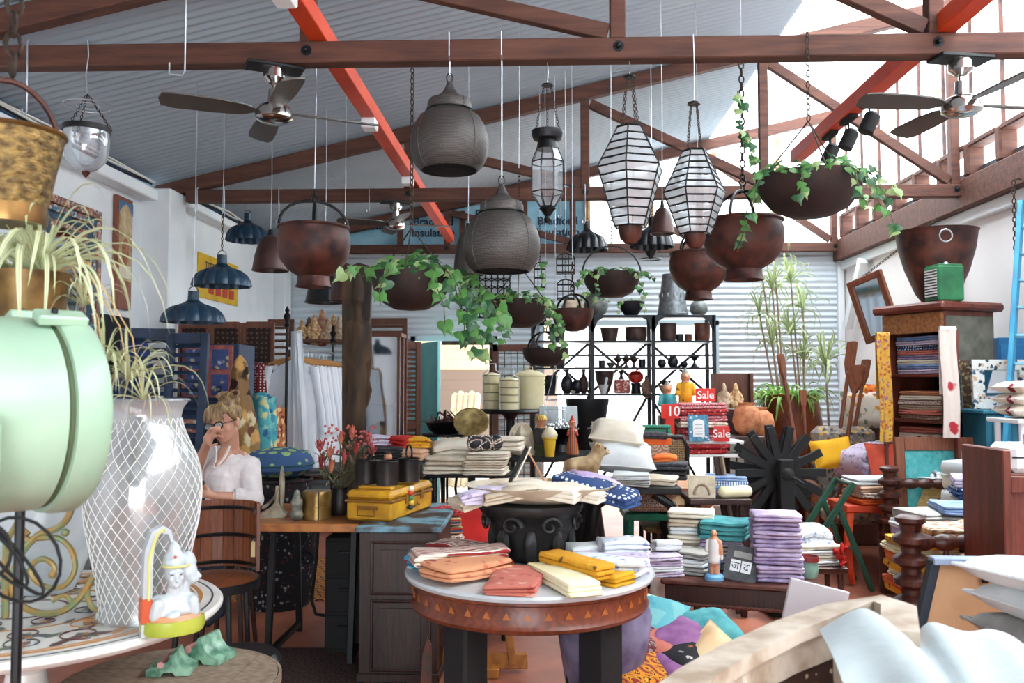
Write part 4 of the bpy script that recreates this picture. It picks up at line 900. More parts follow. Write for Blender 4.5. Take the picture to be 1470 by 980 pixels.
MB().lathe([(.001,0),(r,0),(r,h*.72),(.001,h*.72)],36).build('body',m_brass,t); MB().lathe([(.001,h*.7),(r*1.03,h*.7),(r*1.03,h*.95),(r*.98,h),(.001,h)],36).build('lid',m_brass,t); MB().tube([(r*1.04*.35,-r*1.04*.94,0),(r*1.04*.35,-r*1.04*.94,h)],.003,4).build('seam',m_dark,t); MB().ring((0,0,h*.45),r*1.005,.002,32).build('groove_ring',m_brass,t)
m_stone=mat('painted_stone','#7a6a55','#a8a08a',scale=14,rough=.7,bump=.3)
p=PZ(392,742,DZ); t=T('stone_shrine','small worn stone shrine with oval back slab and shoe shaped base','sculpture',(p.x,p.y,DZ),10)
MB().prism([(-.085,0),(.065,0),(.08,.02),(.06,.035),(.03,.09),(.02,.1),(-.01,.06),(-.05,.035),(-.085,.02)],-.04,.04).build('base',m_stone,t); MB().sph((.045,.02,.165),(.016,.04,.125),14,12).build('back_slab',m_stone,t)
MB().grid(lambda u,v: (-.06+.1*u,-.03+.06*v,.05+.13*u*u+.02*math.sin(math.pi*v)),6,4).build('canopy',m_stone,t); MB().cap((.02,-.01,.06),(.022,-.01,.17),.012,.01,8).build('column',m_stone,t)
MB().ring((-.03,0,.022),.04,.006,18,5,Matrix.Diagonal((1.2,.9,1,1))).build('green_trim',m_gg,t)
p=PZ(426,746,DZ)
blob_fig('ceramic_head','small mottled ceramic head beside the brass tin','figurine',(p.x,p.y,DZ),[((0,0,.03),(.04,.04,.035)),((0,0,.09),(.032,.036,.05)),((0,-.034,.09),(.007,.01,.014)),((0,-.03,.065),(.014,.008,.006)),((.0,0,.14),(.02,.02,.03)),((.03,0,.1),(.01,.012,.02))],mat('mottled_ceramic','#8a7f6a','#4a5a55',scale=40,rough=.35),None,.006,-25)
def protea():
    rn=random.Random(21); p=PZ(482,742,DZ); t=T('protea_bouquet','bouquet of red dried proteas with olive leaves in a dark vase','flowers',(p.x,p.y+.1,DZ))
    MB().shell([(.05,0),(.06,.03),(.062,.1),(.045,.14),(.05,.16)],.005,24).build('vase',m_tin,t)
    mr=[mat('protea_red','#8e2a2c','#c8605a',scale=30,rough=.6),mat('protea_rust','#b0553a','#e0a27c',scale=30,rough=.6),mat('olive_leaf','#4c4d32','#a9a583',scale=20,rough=.6)]
    pm=[strap(.075,.008,.02,-.05,m) for m in mr[:2]]; lm=strap(.12,.011,.03,-.01,mr[2])
    heads=[(-.1,-.05,.27),(-.04,-.08,.33),(.04,-.07,.3),(.0,0,.4),(.1,-.04,.35),(.14,0,.27),(-.12,.0,.36),(.06,.04,.43),(.16,.02,.4),(-.03,-.1,.25),(.19,-.03,.34)]
    for i,hd in enumerate(heads):
        MB().tube([(0,0,.12),(hd[0]*.5,hd[1]*.5,.22),hd],.004,5).build('stem',m_stem,t)
        for k in range(14): link('petal',pm[i % 2],t,hd,(0,R(rn.uniform(-70,-10)),k*.9+rn.random()),rn.uniform(.7,1.1))
        for k in range(6): link('leaf',lm,t,(hd[0]*.8,hd[1]*.8,hd[2]-.06),(0,R(rn.uniform(-40,30)),k*1.05+rn.random()),rn.uniform(.6,1.1))
    bm=MB().sph((0,0,0),.008,6,5).mesh('berry',mr[0])
    for k in range(60): link('berry',bm,t,(rn.uniform(-.12,.2),rn.uniform(-.08,.08),rn.uniform(.36,.52)))
protea()
m_kilim=mat('orange_kilim','#7a2f1e','#c8742e','magic',7,.95,pal=['#2a1c18','#b5652a','#c9a06a','#8a3324','#d08a3a']); m_rug2=mat('dark_rug','#1e1412','#3a1f1a','magic',9,.95,pal=['#17100f','#2a1613','#3b1d18','#171310','#4a2a20'])
solo('kilim_rug',MB().box((0,0,.006),(1.8,1.5,.012),.004),m_kilim,'orange patterned kilim rug on the floor behind the desk','rug',(-2.3,6.9,0),6)
solo('dark_rug',MB().box((0,0,.006),(1.3,1.3,.012),.004),m_rug2,'dark patterned rug on the floor under the plank desk','rug',(-1.35,4.45,0),2)
m_chairw=mat('barrel_wood','#4a2112','#7d4323','wood',4,.4,stretch=(3,3,.7))
c=P(312,800,4.05); t=T('barrel_chair','low wooden barrel back chair with black hoops and a paper tag','chair',(c.x,4.0,0))
for k in range(9):
    a0,a1=R(20+15.6*k),R(20+15.6*k+15); r0,r1=.19,.205
    MB().add([(r*math.cos(a),r*math.sin(a),z) for z in (.67,.985) for r in (r0,r1) for a in (a0,a1)],[(0,1,3,2),(4,6,7,5),(0,4,5,1),(2,3,7,6),(0,2,6,4),(1,5,7,3)]).build('stave',m_chairw,t)
for z in (.69,.82,.95): MB().ring((0,0,z),.183,.009,22,6,None,R(14),R(166)).build('hoop',m_dark,t)
for k in range(3):
    x0=-.2+.1334*k; x1=x0+.132; up=[(x0+(x1-x0)*i/6,math.sqrt(max(.2**2-(x0+(x1-x0)*i/6)**2,1e-5))) for i in range(7)]; ou=up+[(x,-y) for x,y in up[::-1]]; N_=len(ou)
    MB().add([(x,y,.62) for x,y in ou]+[(x,y,.65) for x,y in ou],[tuple(range(N_))[::-1],tuple(range(N_,2*N_))]+[(i,(i+1) % N_,(i+1) % N_+N_,i+N_) for i in range(N_)]).build('seat_board',m_chairw,t)
MB().band([(.2,.61),(.208,.61),(.208,.65),(.2,.65)],36).build('seat_band',m_dark,t)
for k in range(4): a=R(45+90*k); MB().cap((.16*math.cos(a),.16*math.sin(a),.61),(.19*math.cos(a),.19*math.sin(a),.015),.014,.014,8).build('leg',m_dark,t)
MB().ring((0,0,.22),.18,.008,28).build('foot_ring',m_dark,t)
tg=MB().prism([(-.018,0),(.018,0),(.018,.07),(0,.085),(-.018,.07)],-.002,.002).build('price_tag',mat('manila_tag','#d9c48f',rough=.8),t,(.16,.1,.73)); MB().tube([(0,0,.08),(.005,0,.13),(0,0,.18)],.002,4).build('tag_string',mat('string','#b59a62',rough=.9),tg)
c=P(338,925,3.75); t=T('black_stool','low black leather stool on the dark rug beside the desk leg','stool',(c.x+.02,3.72,0))
MB().lathe([(.001,.3),(.17,.3),(.185,.32),(.185,.37),(.16,.4),(.001,.41)],32).build('cushion',mat('black_leather','#0e1016','#191c24',scale=20,rough=.3),t)
for k in range(3): a=R(30+120*k); MB().cap((.12*math.cos(a),.12*math.sin(a),.3),(.15*math.cos(a),.15*math.sin(a),.012),.015,.012,8).build('leg',m_dark,t)
# ================================================================== the woman at the desk
WY=5.0
def W(px,py,dy=0): return P(px,py,WY+dy)
SK=mat('skin','#c8967c','#b4806a',scale=9,rough=.5)
HM=Matrix.Translation(W(323,606,-.01)) @ Matrix.Rotation(R(-18),4,'Z') @ Matrix.Rotation(R(9),4,'X') @ Matrix.Rotation(R(-9),4,'Y')
def h(x,y,z): return HM @ Vector((x,y,z))
bd=MB(); org=Vector((W(325,700).x,WY,0))
def cp(a,b,r0,r1): bd.cap(a,b,r0,r1,12)
bd.M=HM
bd.sph((0,.012,.03),(.073,.09,.085),16,12); bd.sph((0,-.02,-.03),(.06,.068,.085),16,12); bd.sph((0,-.045,-.085),(.03,.03,.028),12,8)
bd.sph((.035,-.052,-.03),(.026,.024,.026)); bd.sph((-.035,-.052,-.03),(.026,.024,.026))
bd.cap((0,-.083,.0),(0,-.1,-.035),.009,.014); bd.sph((.012,-.09,-.038),.009); bd.sph((-.012,-.09,-.038),.009)
bd.cap((-.02,-.075,-.064),(.02,-.075,-.064),.008,.008); bd.cap((-.016,-.076,-.073),(.016,-.076,-.073),.008,.008)
bd.cap((-.035,-.078,.02),(.035,-.078,.02),.012,.012)
for sx in (-1,1): bd.sph((sx*.074,.015,-.015),(.01,.02,.03)); bd.sph((sx*.078,.02,.0),(.008,.016,.016))
bd.M=Matrix()
neck0,neck1=W(330,652,.06),h(0,.02,-.07)
cp(neck0,neck1,.055,.05)
shR,shL=W(357,669,.03),W(301,658,.1); chest=W(326,680,.04); waist=W(330,725,.06); hip=W(330,762,.1); hip.z=.74
cp(neck0,shR,.055,.055); cp(neck0,shL,.055,.055); cp(shR,chest,.06,.1); cp(shL,chest,.06,.1); cp(chest,waist,.115,.105); cp(waist,hip,.11,.14)
elR=W(364,716,-.06); elR.z=max(elR.z,.835); wrR=W(309,712,-.16); wrR.z=max(wrR.z,.85)
cp(shR,elR,.052,.042); cp(elR,wrR,.04,.026)
elL=W(277,684,-.02); wrL=W(296,640,-.12)
cp(shL,elL,.05,.038); cp(elL,wrL,.037,.025)
def hand(w_,kn,tipdir,up,spread,curl,thumb,s=1):
    pass
def finger(a,b,c,r): bd.cap(a,b,r,r*.92,8); bd.cap(b,c,r*.92,r*.8,8)
kL=W(302,626,-.14); cp(wrL,W(300,630,-.135),.026,.026); cp(W(296,628,-.14),W(306,624,-.14),.018,.018)
for a,b,c in (((297,622),(302,615),(309,614)),((301,621),(308,613),(316,612)),((304,624),(312,617),(320,617)),((305,629),(313,625),(319,627))):
    finger(W(*a,-.145),W(*b,-.17),W(*c,-.155),.0088)
finger(W(297,634,-.14),W(303,640,-.17),W(311,637,-.165),.0098)
cp(wrR,W(297,708,-.18),.024,.024); 
for i,(a,b,c) in enumerate((((296,702),(289,698),(284,699)),((294,705),(286,703),(282,704)),((294,709),(286,708),(282,709)),((296,713),(289,713),(284,713)))):
    finger(W(*a,-.18),W(*b,-.2),W(*c,-.185),.0085)
finger(W(300,703,-.18),W(294,696,-.2),W(288,693,-.2),.0095)
for sg,kx in ((-1,292),(1,326)):
    hp=hip+Vector((.09*sg,0,-.02)); kn=Vector((hip.x+.12*sg-.06,WY-.3,.7)); an=Vector((kn.x,WY-.22,.3)); 
    cp(hp,kn,.095,.065); cp(kn,an,.06,.04); cp(an,an+Vector((0,-.16,-.02)),.035,.026)
t=T('person','woman in a loose white blouse and glasses, hand raised to her face','person',(org.x,WY,0))
def rel(mb): mb.v=[v-org for v in mb.v]; return mb
link('body',remesh(rel(bd),'body',[SK,mat('dark_trousers','#23242c',rough=.8)],.0065,3,lambda c: 1 if c.z < .72 else 0),t)
bl=MB(); nb_,cs=neck0,chest
def cb(a,b,r0,r1): bl.cap(a,b,r0,r1,14)
cb(neck0.lerp(shR,.45),shR,.056,.06); cb(neck0.lerp(shL,.45),shL,.062,.072); cb(shR,chest,.064,.122); cb(shL,chest,.075,.122); cb(chest,waist,.135,.13); cb(waist,hip+Vector((0,0,-.01)),.13,.155)
cb(shR,elR,.063,.058); cb(elR,elR.lerp(wrR,.42),.062,.048); cb(shL,shL.lerp(elL,.72),.07,.07)
cb(W(318,690,-.06),W(322,715,-.05),.07,.085)
me=remesh(rel(bl),'blouse',mat('white_muslin','#e3dcda','#cfc6c5',scale=14,rough=.85,bump=.5,bscale=45),.0075,3)
for v in me.vertices:
    n=noise.noise((v.co.x*14,v.co.y*14,v.co.z*7)); v.co+=v.normal*.009*n
link('blouse',me,t)
vn=MB(); vn.cap(neck0+Vector((-.01,-.05,.01)),W(311,668,-.125),.045,.012,12)
link('neckline',remesh(rel(vn),'neckline',SK,.006,3),t)
for a,b in (((330,640),(309,672)),((309,640),(306,672))):
    q=MB().tube([W(a[0]+(b[0]-a[0])*u+3*math.sin(u*3),a[1]+(b[1]-a[1])*u,-.07-.06*u) for u in [i/8 for i in range(9)]],.007,6); rel(q).build('neck_trim',MATS['white_muslin'],t)
cf=elR.lerp(wrR,.42); dr=(wrR-elR).normalized(); q=MB().tube([cf-dr*.03,cf,cf+dr*.02],[.056,.058,.052],14); rel(q).build('cuff',MATS['white_muslin'],t)
hr=MB(HM); hr.sph((0,.035,.045),(.084,.09,.085),16,12); hr.cap((-.035,-.045,.08),(.035,-.045,.08),.034,.034); hr.cap((-.07,-.03,.05),(-.072,-.02,-.03),.022,.012); hr.cap((.07,-.02,.05),(.078,.0,.01),.022,.012)
hr.sph((.02,.04,.11),(.055,.055,.045)); hr.sph((.045,.06,.11),(.04,.04,.035)); hr.sph((-.005,.06,.115),(.04,.04,.03))
m_hair=mat('streaked_blond_hair','#46331f','#b8976a',scale=22,rough=.55,stretch=(3,3,.6),bump=.5,bscale=50,mix=(.3,.7))
me=remesh(rel(hr),'hair',m_hair,.006,2); link('hair',me,t)
rn=random.Random(9)
for i in range(26):                                   # fringe and loose strands
    x=-.068+.136*i/25; q=MB(HM).tube([(x*.6,-.04,.115),(x*.85,-.074,.09),(x*.98,-.088,.05+rn.uniform(-.008,.008)),(x*1.04,-.086,.018+rn.uniform(-.01,.016))],[.006,.006,.0045,.0015],5); rel(q).build('hair_strand',m_hair,t)
for i in range(16):
    a=rn.uniform(0,6.28); q=MB(HM).tube([(.03+.05*math.cos(a),.04+.05*math.sin(a),.125),(.03+.07*math.cos(a+.4),.04+.06*math.sin(a+.4),.15+.01*rn.random()),(.03+.05*math.cos(a+1),.04+.05*math.sin(a+1),.17),(.03+.02*math.cos(a+1.6),.04,.155)],[.005,.006,.005,.002],5); rel(q).build('hair_strand',m_hair,t)
m_eye=mat('eye_white','#e8e4de',rough=.3); m_pup=mat('dark_iris','#2a1c14',rough=.2)
for sx in (-.03,.03):
    q=MB(HM).sph((sx,-.08,.0),(.012,.008,.007),10,8); rel(q).build('eye',m_eye,t); q=MB(HM).sph((sx,-.087,.0),.005,8,6); rel(q).build('iris',m_pup,t)
    q=MB(HM).tube([(sx-.018,-.088,.02),(sx,-.093,.025),(sx+.018,-.088,.02)],.003,5); rel(q).build('eyebrow',m_hair,t)
q=MB(HM).tube([(-.02,-.083,-.066),(-.008,-.089,-.064),(0,-.088,-.066),(.008,-.089,-.064),(.02,-.083,-.066),(.008,-.088,-.073),(-.008,-.088,-.073)],.004,5,True); rel(q).build('lips',mat('lips','#a85a50',rough=.4),t)
g=T('x','x','x'); bpy.data.objects.remove(g)
fr=MB(HM)
for sx in (-.034,.034): fr.tube([(sx+.027*math.cos(a),-.104+.012*abs(sx+.027*math.cos(a))*8,-.003+.02*math.sin(a)) for a in [6.2832*i/18 for i in range(18)]],.0035,5,True)
fr.tube([(-.008,-.105,.004),(0,-.108,.007),(.008,-.105,.004)],.003,5); 
for sx in (-1,1): fr.tube([(sx*.061,-.098,.004),(sx*.078,-.04,.004),(sx*.08,.015,.0)],.0028,5)
gl=rel(fr).build('glasses',mat('tortoise_frame','#1a1210',rough=.25),t)
for sx in (-.034,.034): q=MB(HM).add([(sx+.026*math.cos(a),-.102,-.003+.019*math.sin(a)) for a in [6.2832*i/14 for i in range(14)]],[tuple(range(14))]); rel(q).build('lens',glassmat('spectacle_lens',(.75,.75,.78),.75,.05),gl)
q=W(286,702,-.19); o=solo('mobile_phone',MB().box((0,0,0),(.07,.012,.13),.005),mat('black_phone','#0d0e12',rough=.2),'black mobile phone held in the seated woman\'s lower hand','phone',q); o.rotation_euler=(R(50),R(-20),R(30))
t=T('bar_stool','dark wooden stool the woman sits on behind the desk','stool',(hip.x,hip.y,0))
MB().lathe([(.001,.585),(.17,.585),(.18,.595),(.17,.61),(.001,.61)],24).build('seat',m_walnut,t)
for k in range(4): a=R(45+90*k); MB().cap((.11*math.cos(a),.11*math.sin(a),.58),(.17*math.cos(a),.17*math.sin(a),.015),.016,.014,8).build('leg',m_walnut,t)
# ================================================================== left wall and behind the woman
a,b=PXW(150,278,XL+.02),PXW(173,443,XL+.02); t=T('wall_painting','tall narrow painted wooden panel with a blue arch on the white wall','painting',(XL+.001,7.35,2.18))
MB().bx(0,.04,-.13,.15,0,.97,.004).build('board',mat('red_brown_board','#6a3826','#8a5038','wood',4,.6,stretch=(1,3,.6)),t); MB().bx(.04,.046,-.1,.13,.25,.93).build('painted_field',mat('faded_painting','#c9b48c','#9a7650',scale=9,rough=.7),t)
MB().add([(.048,-.11+.25*i/12,.93-.0*i) for i in range(13)]+[(.048,-.11+.25*i/12,.82+.09*math.sin(math.pi*i/12)) for i in range(13)],[(i,i+1,i+14,i+13) for i in range(12)]).build('blue_arch',mat('arch_blue','#3f6f95',rough=.6),t)
MB().sph((.05,.01,.5),(.01,.06,.12),10,8).build('painted_figure',mat('figure_rust','#8a4a30','#b0805a',scale=20,rough=.7),t); MB().bx(.04,.048,-.09,.12,.27,.38).build('pale_block',mat('pale_cream','#d8ccb8',rough=.7),t)
t=T('mosaic_mirror','large mirror in a stepped blue and red mosaic frame behind the spider plant','mirror',(XL+.001,6.5,1.62)); m_mos=mat('mosaic_tiles','#3c6a86','#c08a6a','floral',38,.4,pal=['#2f5d7a','#b56a50','#d8d2c4','#4a8fa0','#7a3a34'],mix=(.5,.8)); m_mos2=mat('mosaic_rust','#9a5a48','#d9c9b0','floral',45,.4,pal=['#8a4034','#d8c8b4','#b98a6a','#5a6f78'],mix=(.5,.8))
for i,(o_,m) in enumerate(((0,m_mos2),(.07,m_mos),(.13,mat('frame_teal','#274a60',rough=.5)),(.17,m_mos2))):
    e=.06 if i==0 else .05; d0=.035+.006*(3-i)
    for y0,y1,z0,z1 in ((-.45+o_,.45-o_,o_,o_+e),(-.45+o_,.45-o_,1.32-o_-e,1.32-o_),(-.45+o_,-.45+o_+e,o_+e,1.32-o_-e),(.45-o_-e,.45-o_,o_+e,1.32-o_-e)): MB().bx(0,d0,y0,y1,z0,z1,.004).build('frame_rail',m,t)
MB().bx(.005,.012,-.23,.23,.22,1.1).build('mirror_glass',mat('mirror_silver','#c8d2d8',rough=.05,metal=1),t)
d1=T('tin_sign','yellow tin advertising sign with red Hindi lettering on the white wall','sign',(XL+.151,9.25,2.42)); MB().bx(0,.012,-.58,.58,0,.46,.002).build('plate',mat('yellow_sign','#e5bb1e','#c99a16',scale=5,rough=.5),d1)
link('lettering',text_mesh('पारले',.2,mat('black_letter','#231a16',rough=.6)),d1,(.014,-.2,.32),(R(90),0,R(90))); 
for k in range(4): MB().bx(.012,.016,-.3+.2*k,-.16+.2*k,.06,.16).build('red_block',mat('sign_red','#b8342a',rough=.6),d1)
MB().band([(0,0),(0,0)],3) if 0 else None
dk=MB().bx(XL-.0,XL+.012,6.98,7.55,0,2.12); struct('door_1',dk,mat('doorway_shade','#0d1119',rough=.8));  # flat panel; the darkness of the unlit opening is put into its colour
solo('blue_robe',MB().lathe([(.02,.75),(.09,.72),(.14,.5),(.16,.2),(.15,0)],16,mod=lambda a,z: 1+.08*math.sin(a*7)),mat('royal_blue_cloth','#182f7a',rough=.8),'royal blue garment hanging in the dark doorway behind the shutters','garment',(XL+.2,7.25,1.2))
m_shut=mat('navy_shutter','#17293f','#22395a',scale=7,rough=.55)
def shutter(p,rz,h_,w_,label,n,m=m_shut,group='navy louvred shutters',tilt=-4):
    t=T('louvred_shutter',label,'shutter',p,rz,group); t.rotation_euler=(R(tilt),0,R(rz))
    for x in (-w_/2+.03,w_/2-.03): MB().bx(x-.03,x+.03,-.018,.018,0,h_,.003).build('stile',m,t)
    for z in (.04,h_*.5,h_-.04): MB().bx(-w_/2+.06,w_/2-.06,-.016,.016,z-.04,z+.04,.003).build('rail',m,t)
    sl=MB().box((0,0,0),(w_-.12,.045,.008),.002).mesh('slat',m); zs=[.1+(h_*.5-.16)*i/(n-1) for i in range(n)]+[h_*.5+.06+(h_*.5-.16)*i/(n-1) for i in range(n)]
    for z in zs: link('slat',sl,t,(0,0,z),(R(38),0,0))
    return t
q=P(204,640,6.6); shutter((q.x,6.6,0),14,1.98,.4,'wide navy louvred shutter leaning nearest the dark doorway',13)
q=P(250,640,6.35); shutter((q.x,6.4,0),-8,1.93,.34,'narrow navy louvred shutter next to the pink framed cupboard doors',13)
q=P(306,540,7.0); t=T('painted_cupboard','blue cupboard with pink framed doors painted with birds and flowers','cupboard',(q.x,6.85,0),0)
m_pink=mat('worn_pink_frame','#b5655c','#8a4a48',scale=18,rough=.6); m_bp=mat('bird_panel','#3d4f86','#8f9bb0','floral',24,.6,pal=['#2f3f78','#4a5a98','#c8b878','#3a4a88','#b5bcc8','#44548f'],mix=(.25,.5)); m_bb=mat('deep_blue_wood','#142848','#1d3a5e',scale=6,rough=.55)
MB().bx(-.24,.24,.06,.45,0,1.86,.006).build('carcass',m_bb,t)
for i in range(2):
    x0=-.21+.21*i; d=T_=MB().bx(x0,x0+.2,.03,.058,1.43,1.85,.003).build('door',m_pink,t)
    for z0 in (1.445,1.65): MB().bx(x0+.035,x0+.17,.022,.03,z0+.005,z0+(.17 if z0 < 1.5 else .165)).build('door_painting',m_bp,d)
    MB().ring((x0+.1,.02,1.5),.02,.004,14,5,Matrix.Rotation(R(90),4,'X')).build('ring_pull',m_dark,d)
for z in (.4,.8,1.12,1.4): MB().bx(-.23,.23,-.05,.06,z-.015,z).build('shelf',m_bb,t)
m_tex=[mat('pink_print','#c98a7a','#e8d0b8','floral',30,.9,pal=['#c2655a','#e3c7a8','#a84a4a','#e8dccb']),mat('red_stripe','#b02a22','#e8dfd2','stripe',25,.9,axis='X',mix=(.5,.6)),mat('navy_print','#1b2340','#3a4468','floral',35,.9,pal=['#1b2340','#39466e','#141a30'])]
for i,(x,z,m,l) in enumerate(((-.12,1.121,m_tex[0],'pink floral cloth on the upper cupboard shelf behind the woman'),(.08,1.121,m_tex[2],'navy cloth on the upper cupboard shelf behind the woman'),(-.08,.801,m_tex[1],'red striped cloth on the lower cupboard shelf behind the woman'))): cloth((q.x+x,6.83,z),.17,.16,.14,m,0,4,l)
m_scr=mat('screen_wood','#5a3020','#80503a','wood',5,.6,stretch=(3,3,.7))
t=T('carved_screen','brown wooden screen with lattice panels leaning behind the painted cupboard','screen',(P(325,500,7.9).x,7.9,0),0)
for i in range(3):
    x0=-.45+.3*i; pn=MB().bx(x0,x0+.29,0,.03,0,.08).build('panel_frame',m_scr,t)
    for x in (x0,x0+.26): MB().bx(x,x+.03,-.005,.03,.08,2.1).build('stile',m_scr,pn)
    for z in (.7,1.4,2.05): MB().bx(x0+.03,x0+.26,-.005,.03,z,z+.06).build('rail',m_scr,pn)
    MB().bx(x0+.03,x0+.26,.01,.018,.08,2.05).build('lattice',mat('lattice','#2a1a14','#6a4a38','dots',22,.7,mix=(.25,.5)),pn)
q=P(342,520,6.75); t=T('draped_textile','cone hatted patchwork bundle standing in front of the carved screen','textile',(q.x+.06,6.62,0))
MB().lathe([(.12,0),(.13,.5),(.14,1.1),(.12,1.25),(.08,1.42),(.06,1.55),(.065,1.62),(.05,1.7),(.01,1.76)],24,mod=lambda a,z: 1+.16*math.sin(a*4+z*5)).build('bundle',mat('ochre_patch','#8a6a3c','#d0b078','floral',9,.9,pal=['#6a3a2a','#2a1c18','#c99a5a','#d8c8a0','#8a6a4a'],mix=(.5,.7)),t)
t=T('green_dado','green painted board dado below the yellow tin sign wall','panelling',(XL+.152,8.3,0))
for k in range(10): MB().bx(0,.02,.3*k,.3*k+.292,0,1.72,.004).build('board',mat('sea_green_board','#3f6b66','#557f78','wood',4,.6,stretch=(1,2,.5)),t)
for i,(px,py,m,l) in enumerate(((375,590,mat('aqua_scarf','#4fa8b0','#e0d8a0','floral',16,.9,pal=['#3f8fa8','#d8d090','#2f5f88','#7ac0b8']),'aqua paisley scarf bundle between the woman and the shirts'),(388,605,mat('rust_scarf','#b5724a','#e0b088','floral',25,.9,pal=['#b5623a','#e8c090','#6a2a28']),'rust coloured scarf bundle behind the aqua scarves'),(372,545,mat('berry_print','#6a1a24','#d8c8c0','dots',40,.9,mix=(.3,.5)),'dark berry red dried flower bunch by the green dado'))):
    q=P(px,py,7.2+.3*i); zb_=max(.0,q.z-.35+(.35 if i==2 else 0))
    tt=T('textile_bundle',l,'textile',(q.x,q.y,0)); MB().grid(lambda u,v: ((.13+.03*math.sin(u*31+v*7))*math.cos(6.2832*u)*(1.1-.35*v),(.12+.02*math.sin(u*25))*math.sin(6.2832*u),(q.z+.12)*v),30,8,True).build('drape',m,tt); MB().sph((0,0,q.z+.1),(.09,.08,.06),14,8).build('top_bunch',m,tt)
q=P(402,665,6.1); t=T('fabric_stack_stool','round stool draped in black embroidered cloth behind the protea flowers','stool',(q.x,6.1,0))
m_emb=mat('black_embroidery','#121014','#6a3038','floral',40,.9,pal=['#0e0c10','#141218','#4a1a22','#121014','#8a8a90'],mix=(.3,.5)); MB().lathe([(.001,.0),(.2,0),(.24,.1),(.26,.3),(.25,.5),(.24,.72),(.22,.86),(.001,.89)],32,mod=lambda a,z: 1+.03*math.sin(a*9+z*20)).build('draped_cloth',m_emb,t)
MB().ring((0,0,.87),.22,.012,28).build('fringe_roll',m_emb,t)
t=T('dotted_cushion','round blue cushion with pale green dots on the embroidered stool','cushion',(q.x,6.1,.895))
MB().lathe([(.001,0),(.16,.005),(.225,.05),(.235,.1),(.2,.17),(.1,.195),(.001,.2)],36).build('cover',mat('green_dot_blue','#3a5a86','#9fbf7a','dots',11,.85,mix=(.36,.5)),t); MB().ring((0,0,.085),.236,.006,32).build('piping',mat('teal_piping','#2a5a60',rough=.8),t)
RY=8.3; rz_=P(440,505,RY).z; x0,x1=P(412,505,7.7).x,P(500,505,RY+.5).x
t=T('clothes_rail','black iron clothes rail with turned finial carrying white shirts','clothes rail',(0,0,0)); pA,pB=P(412,480,7.75),P(478,490,9.2)
for p_,ft in ((pA,2.05),(pB,1.98)):
    MB().cap((p_.x,p_.y,.02),(p_.x,p_.y,ft),.013,.013,8).build('post',m_dark,t); MB().lathe([(.001,ft),(.022,ft),(.03,ft+.02),(.016,ft+.05),(.03,ft+.08),(.034,ft+.1),(.014,ft+.13),(.022,ft+.15),(.001,ft+.19)],12,(p_.x,p_.y,0)).build('finial',m_dark,t); MB().box((p_.x,p_.y,.012),(.4,.06,.024),.004).build('foot',m_dark,t)
MB().cap((pA.x,pA.y,1.86),(pB.x,pB.y,1.86),.012,.012,8).build('rail',m_wire,t)
m_shirt=mat('white_cotton','#e9edf3','#dfe5ee',scale=5,rough=.85,bump=.1,trans=.15); m_hang=mat('hanger_wood','#c08a50','#a87240',scale=8,rough=.5)
dr=(Vector((pB.x,pB.y,0))-Vector((pA.x,pA.y,0))); ang=math.degrees(math.atan2(dr.y,dr.x))-90
def shirt_me(sd,wide):
    mb=MB(); n=24
    def f(u,v):
        a=6.2832*u; z=-.02-.98*v; w_=(.1+.13*min(1,v*7)) if v < .14 else .23+.05*v
        w_*=wide; th=.035+.05*v; fl=1+(.10*v)*math.sin(a*6+sd)+.05*v*math.sin(a*11+sd*2)
        return (w_*math.cos(a)*fl,th*math.sin(a)*fl,z-(.05*abs(math.cos(a)) if v < .2 else 0))
    mb.grid(f,n,14,True)
    for sx in (-1,1):
        def g(u,v):
            a=6.2832*u; r=.065-.012*v
            return (sx*(.2*wide+.1*v)+r*math.cos(a)*.7,r*math.sin(a)*.8,-.08-.62*v+.01*math.sin(v*12+sd))
        mb.grid(g,12,8,True)
    return mb.mesh('garment',m_shirt,ang=80)
SH=[shirt_me(k,1+.05*(k % 2)) for k in range(3)]
hg=MB().tube([(-.2,0,-.06),(-.1,0,-.02),(0,0,.0),(.1,0,-.02),(.2,0,-.06)],[.012,.013,.013,.013,.012],6).mesh('hanger',m_hang); hk=MB().tube([(0,0,0),(0,0,.05),(.0,.015,.07),(0,.0,.085),(0,-.015,.075)],.003,5).mesh('hanger_hook',m_wire)
for i in range(10):
    u=.08+.085*i; p_=Vector((pA.x,pA.y,0)).lerp(Vector((pB.x,pB.y,0)),u)
    tt=T('white_shirt','white cotton shirt on the iron rail, %s from the front finial post' % ('second','third','fourth','fifth','sixth','seventh','eighth','ninth','tenth')[i-1] if i else 'frontmost white cotton shirt on the rail, whole front showing beside the finial','shirt',(p_.x,p_.y,1.775),ang+24+(i*7) % 5,'white shirts on the rail')
    link('garment',SH[i % 3],tt); link('hanger',hg,tt); link('hanger_hook',hk,tt)
q=P(425,470,7.7); o=T('white_scarf','long sheer white scarf hanging over the end of the clothes rail','scarf',(q.x-.01,7.72,.95)); MB().grid(lambda u,v: (-.05+(.09+.06*(1-v))*u+.012*math.sin(u*14),.02*math.sin(u*19+v*3)+.03,1.06*v),16,8).build('cloth',m_shirt,o); MB().cap((.0,.03,1.05),(.04,.03,1.06),.012,.012,6).build('knot',m_shirt,o)
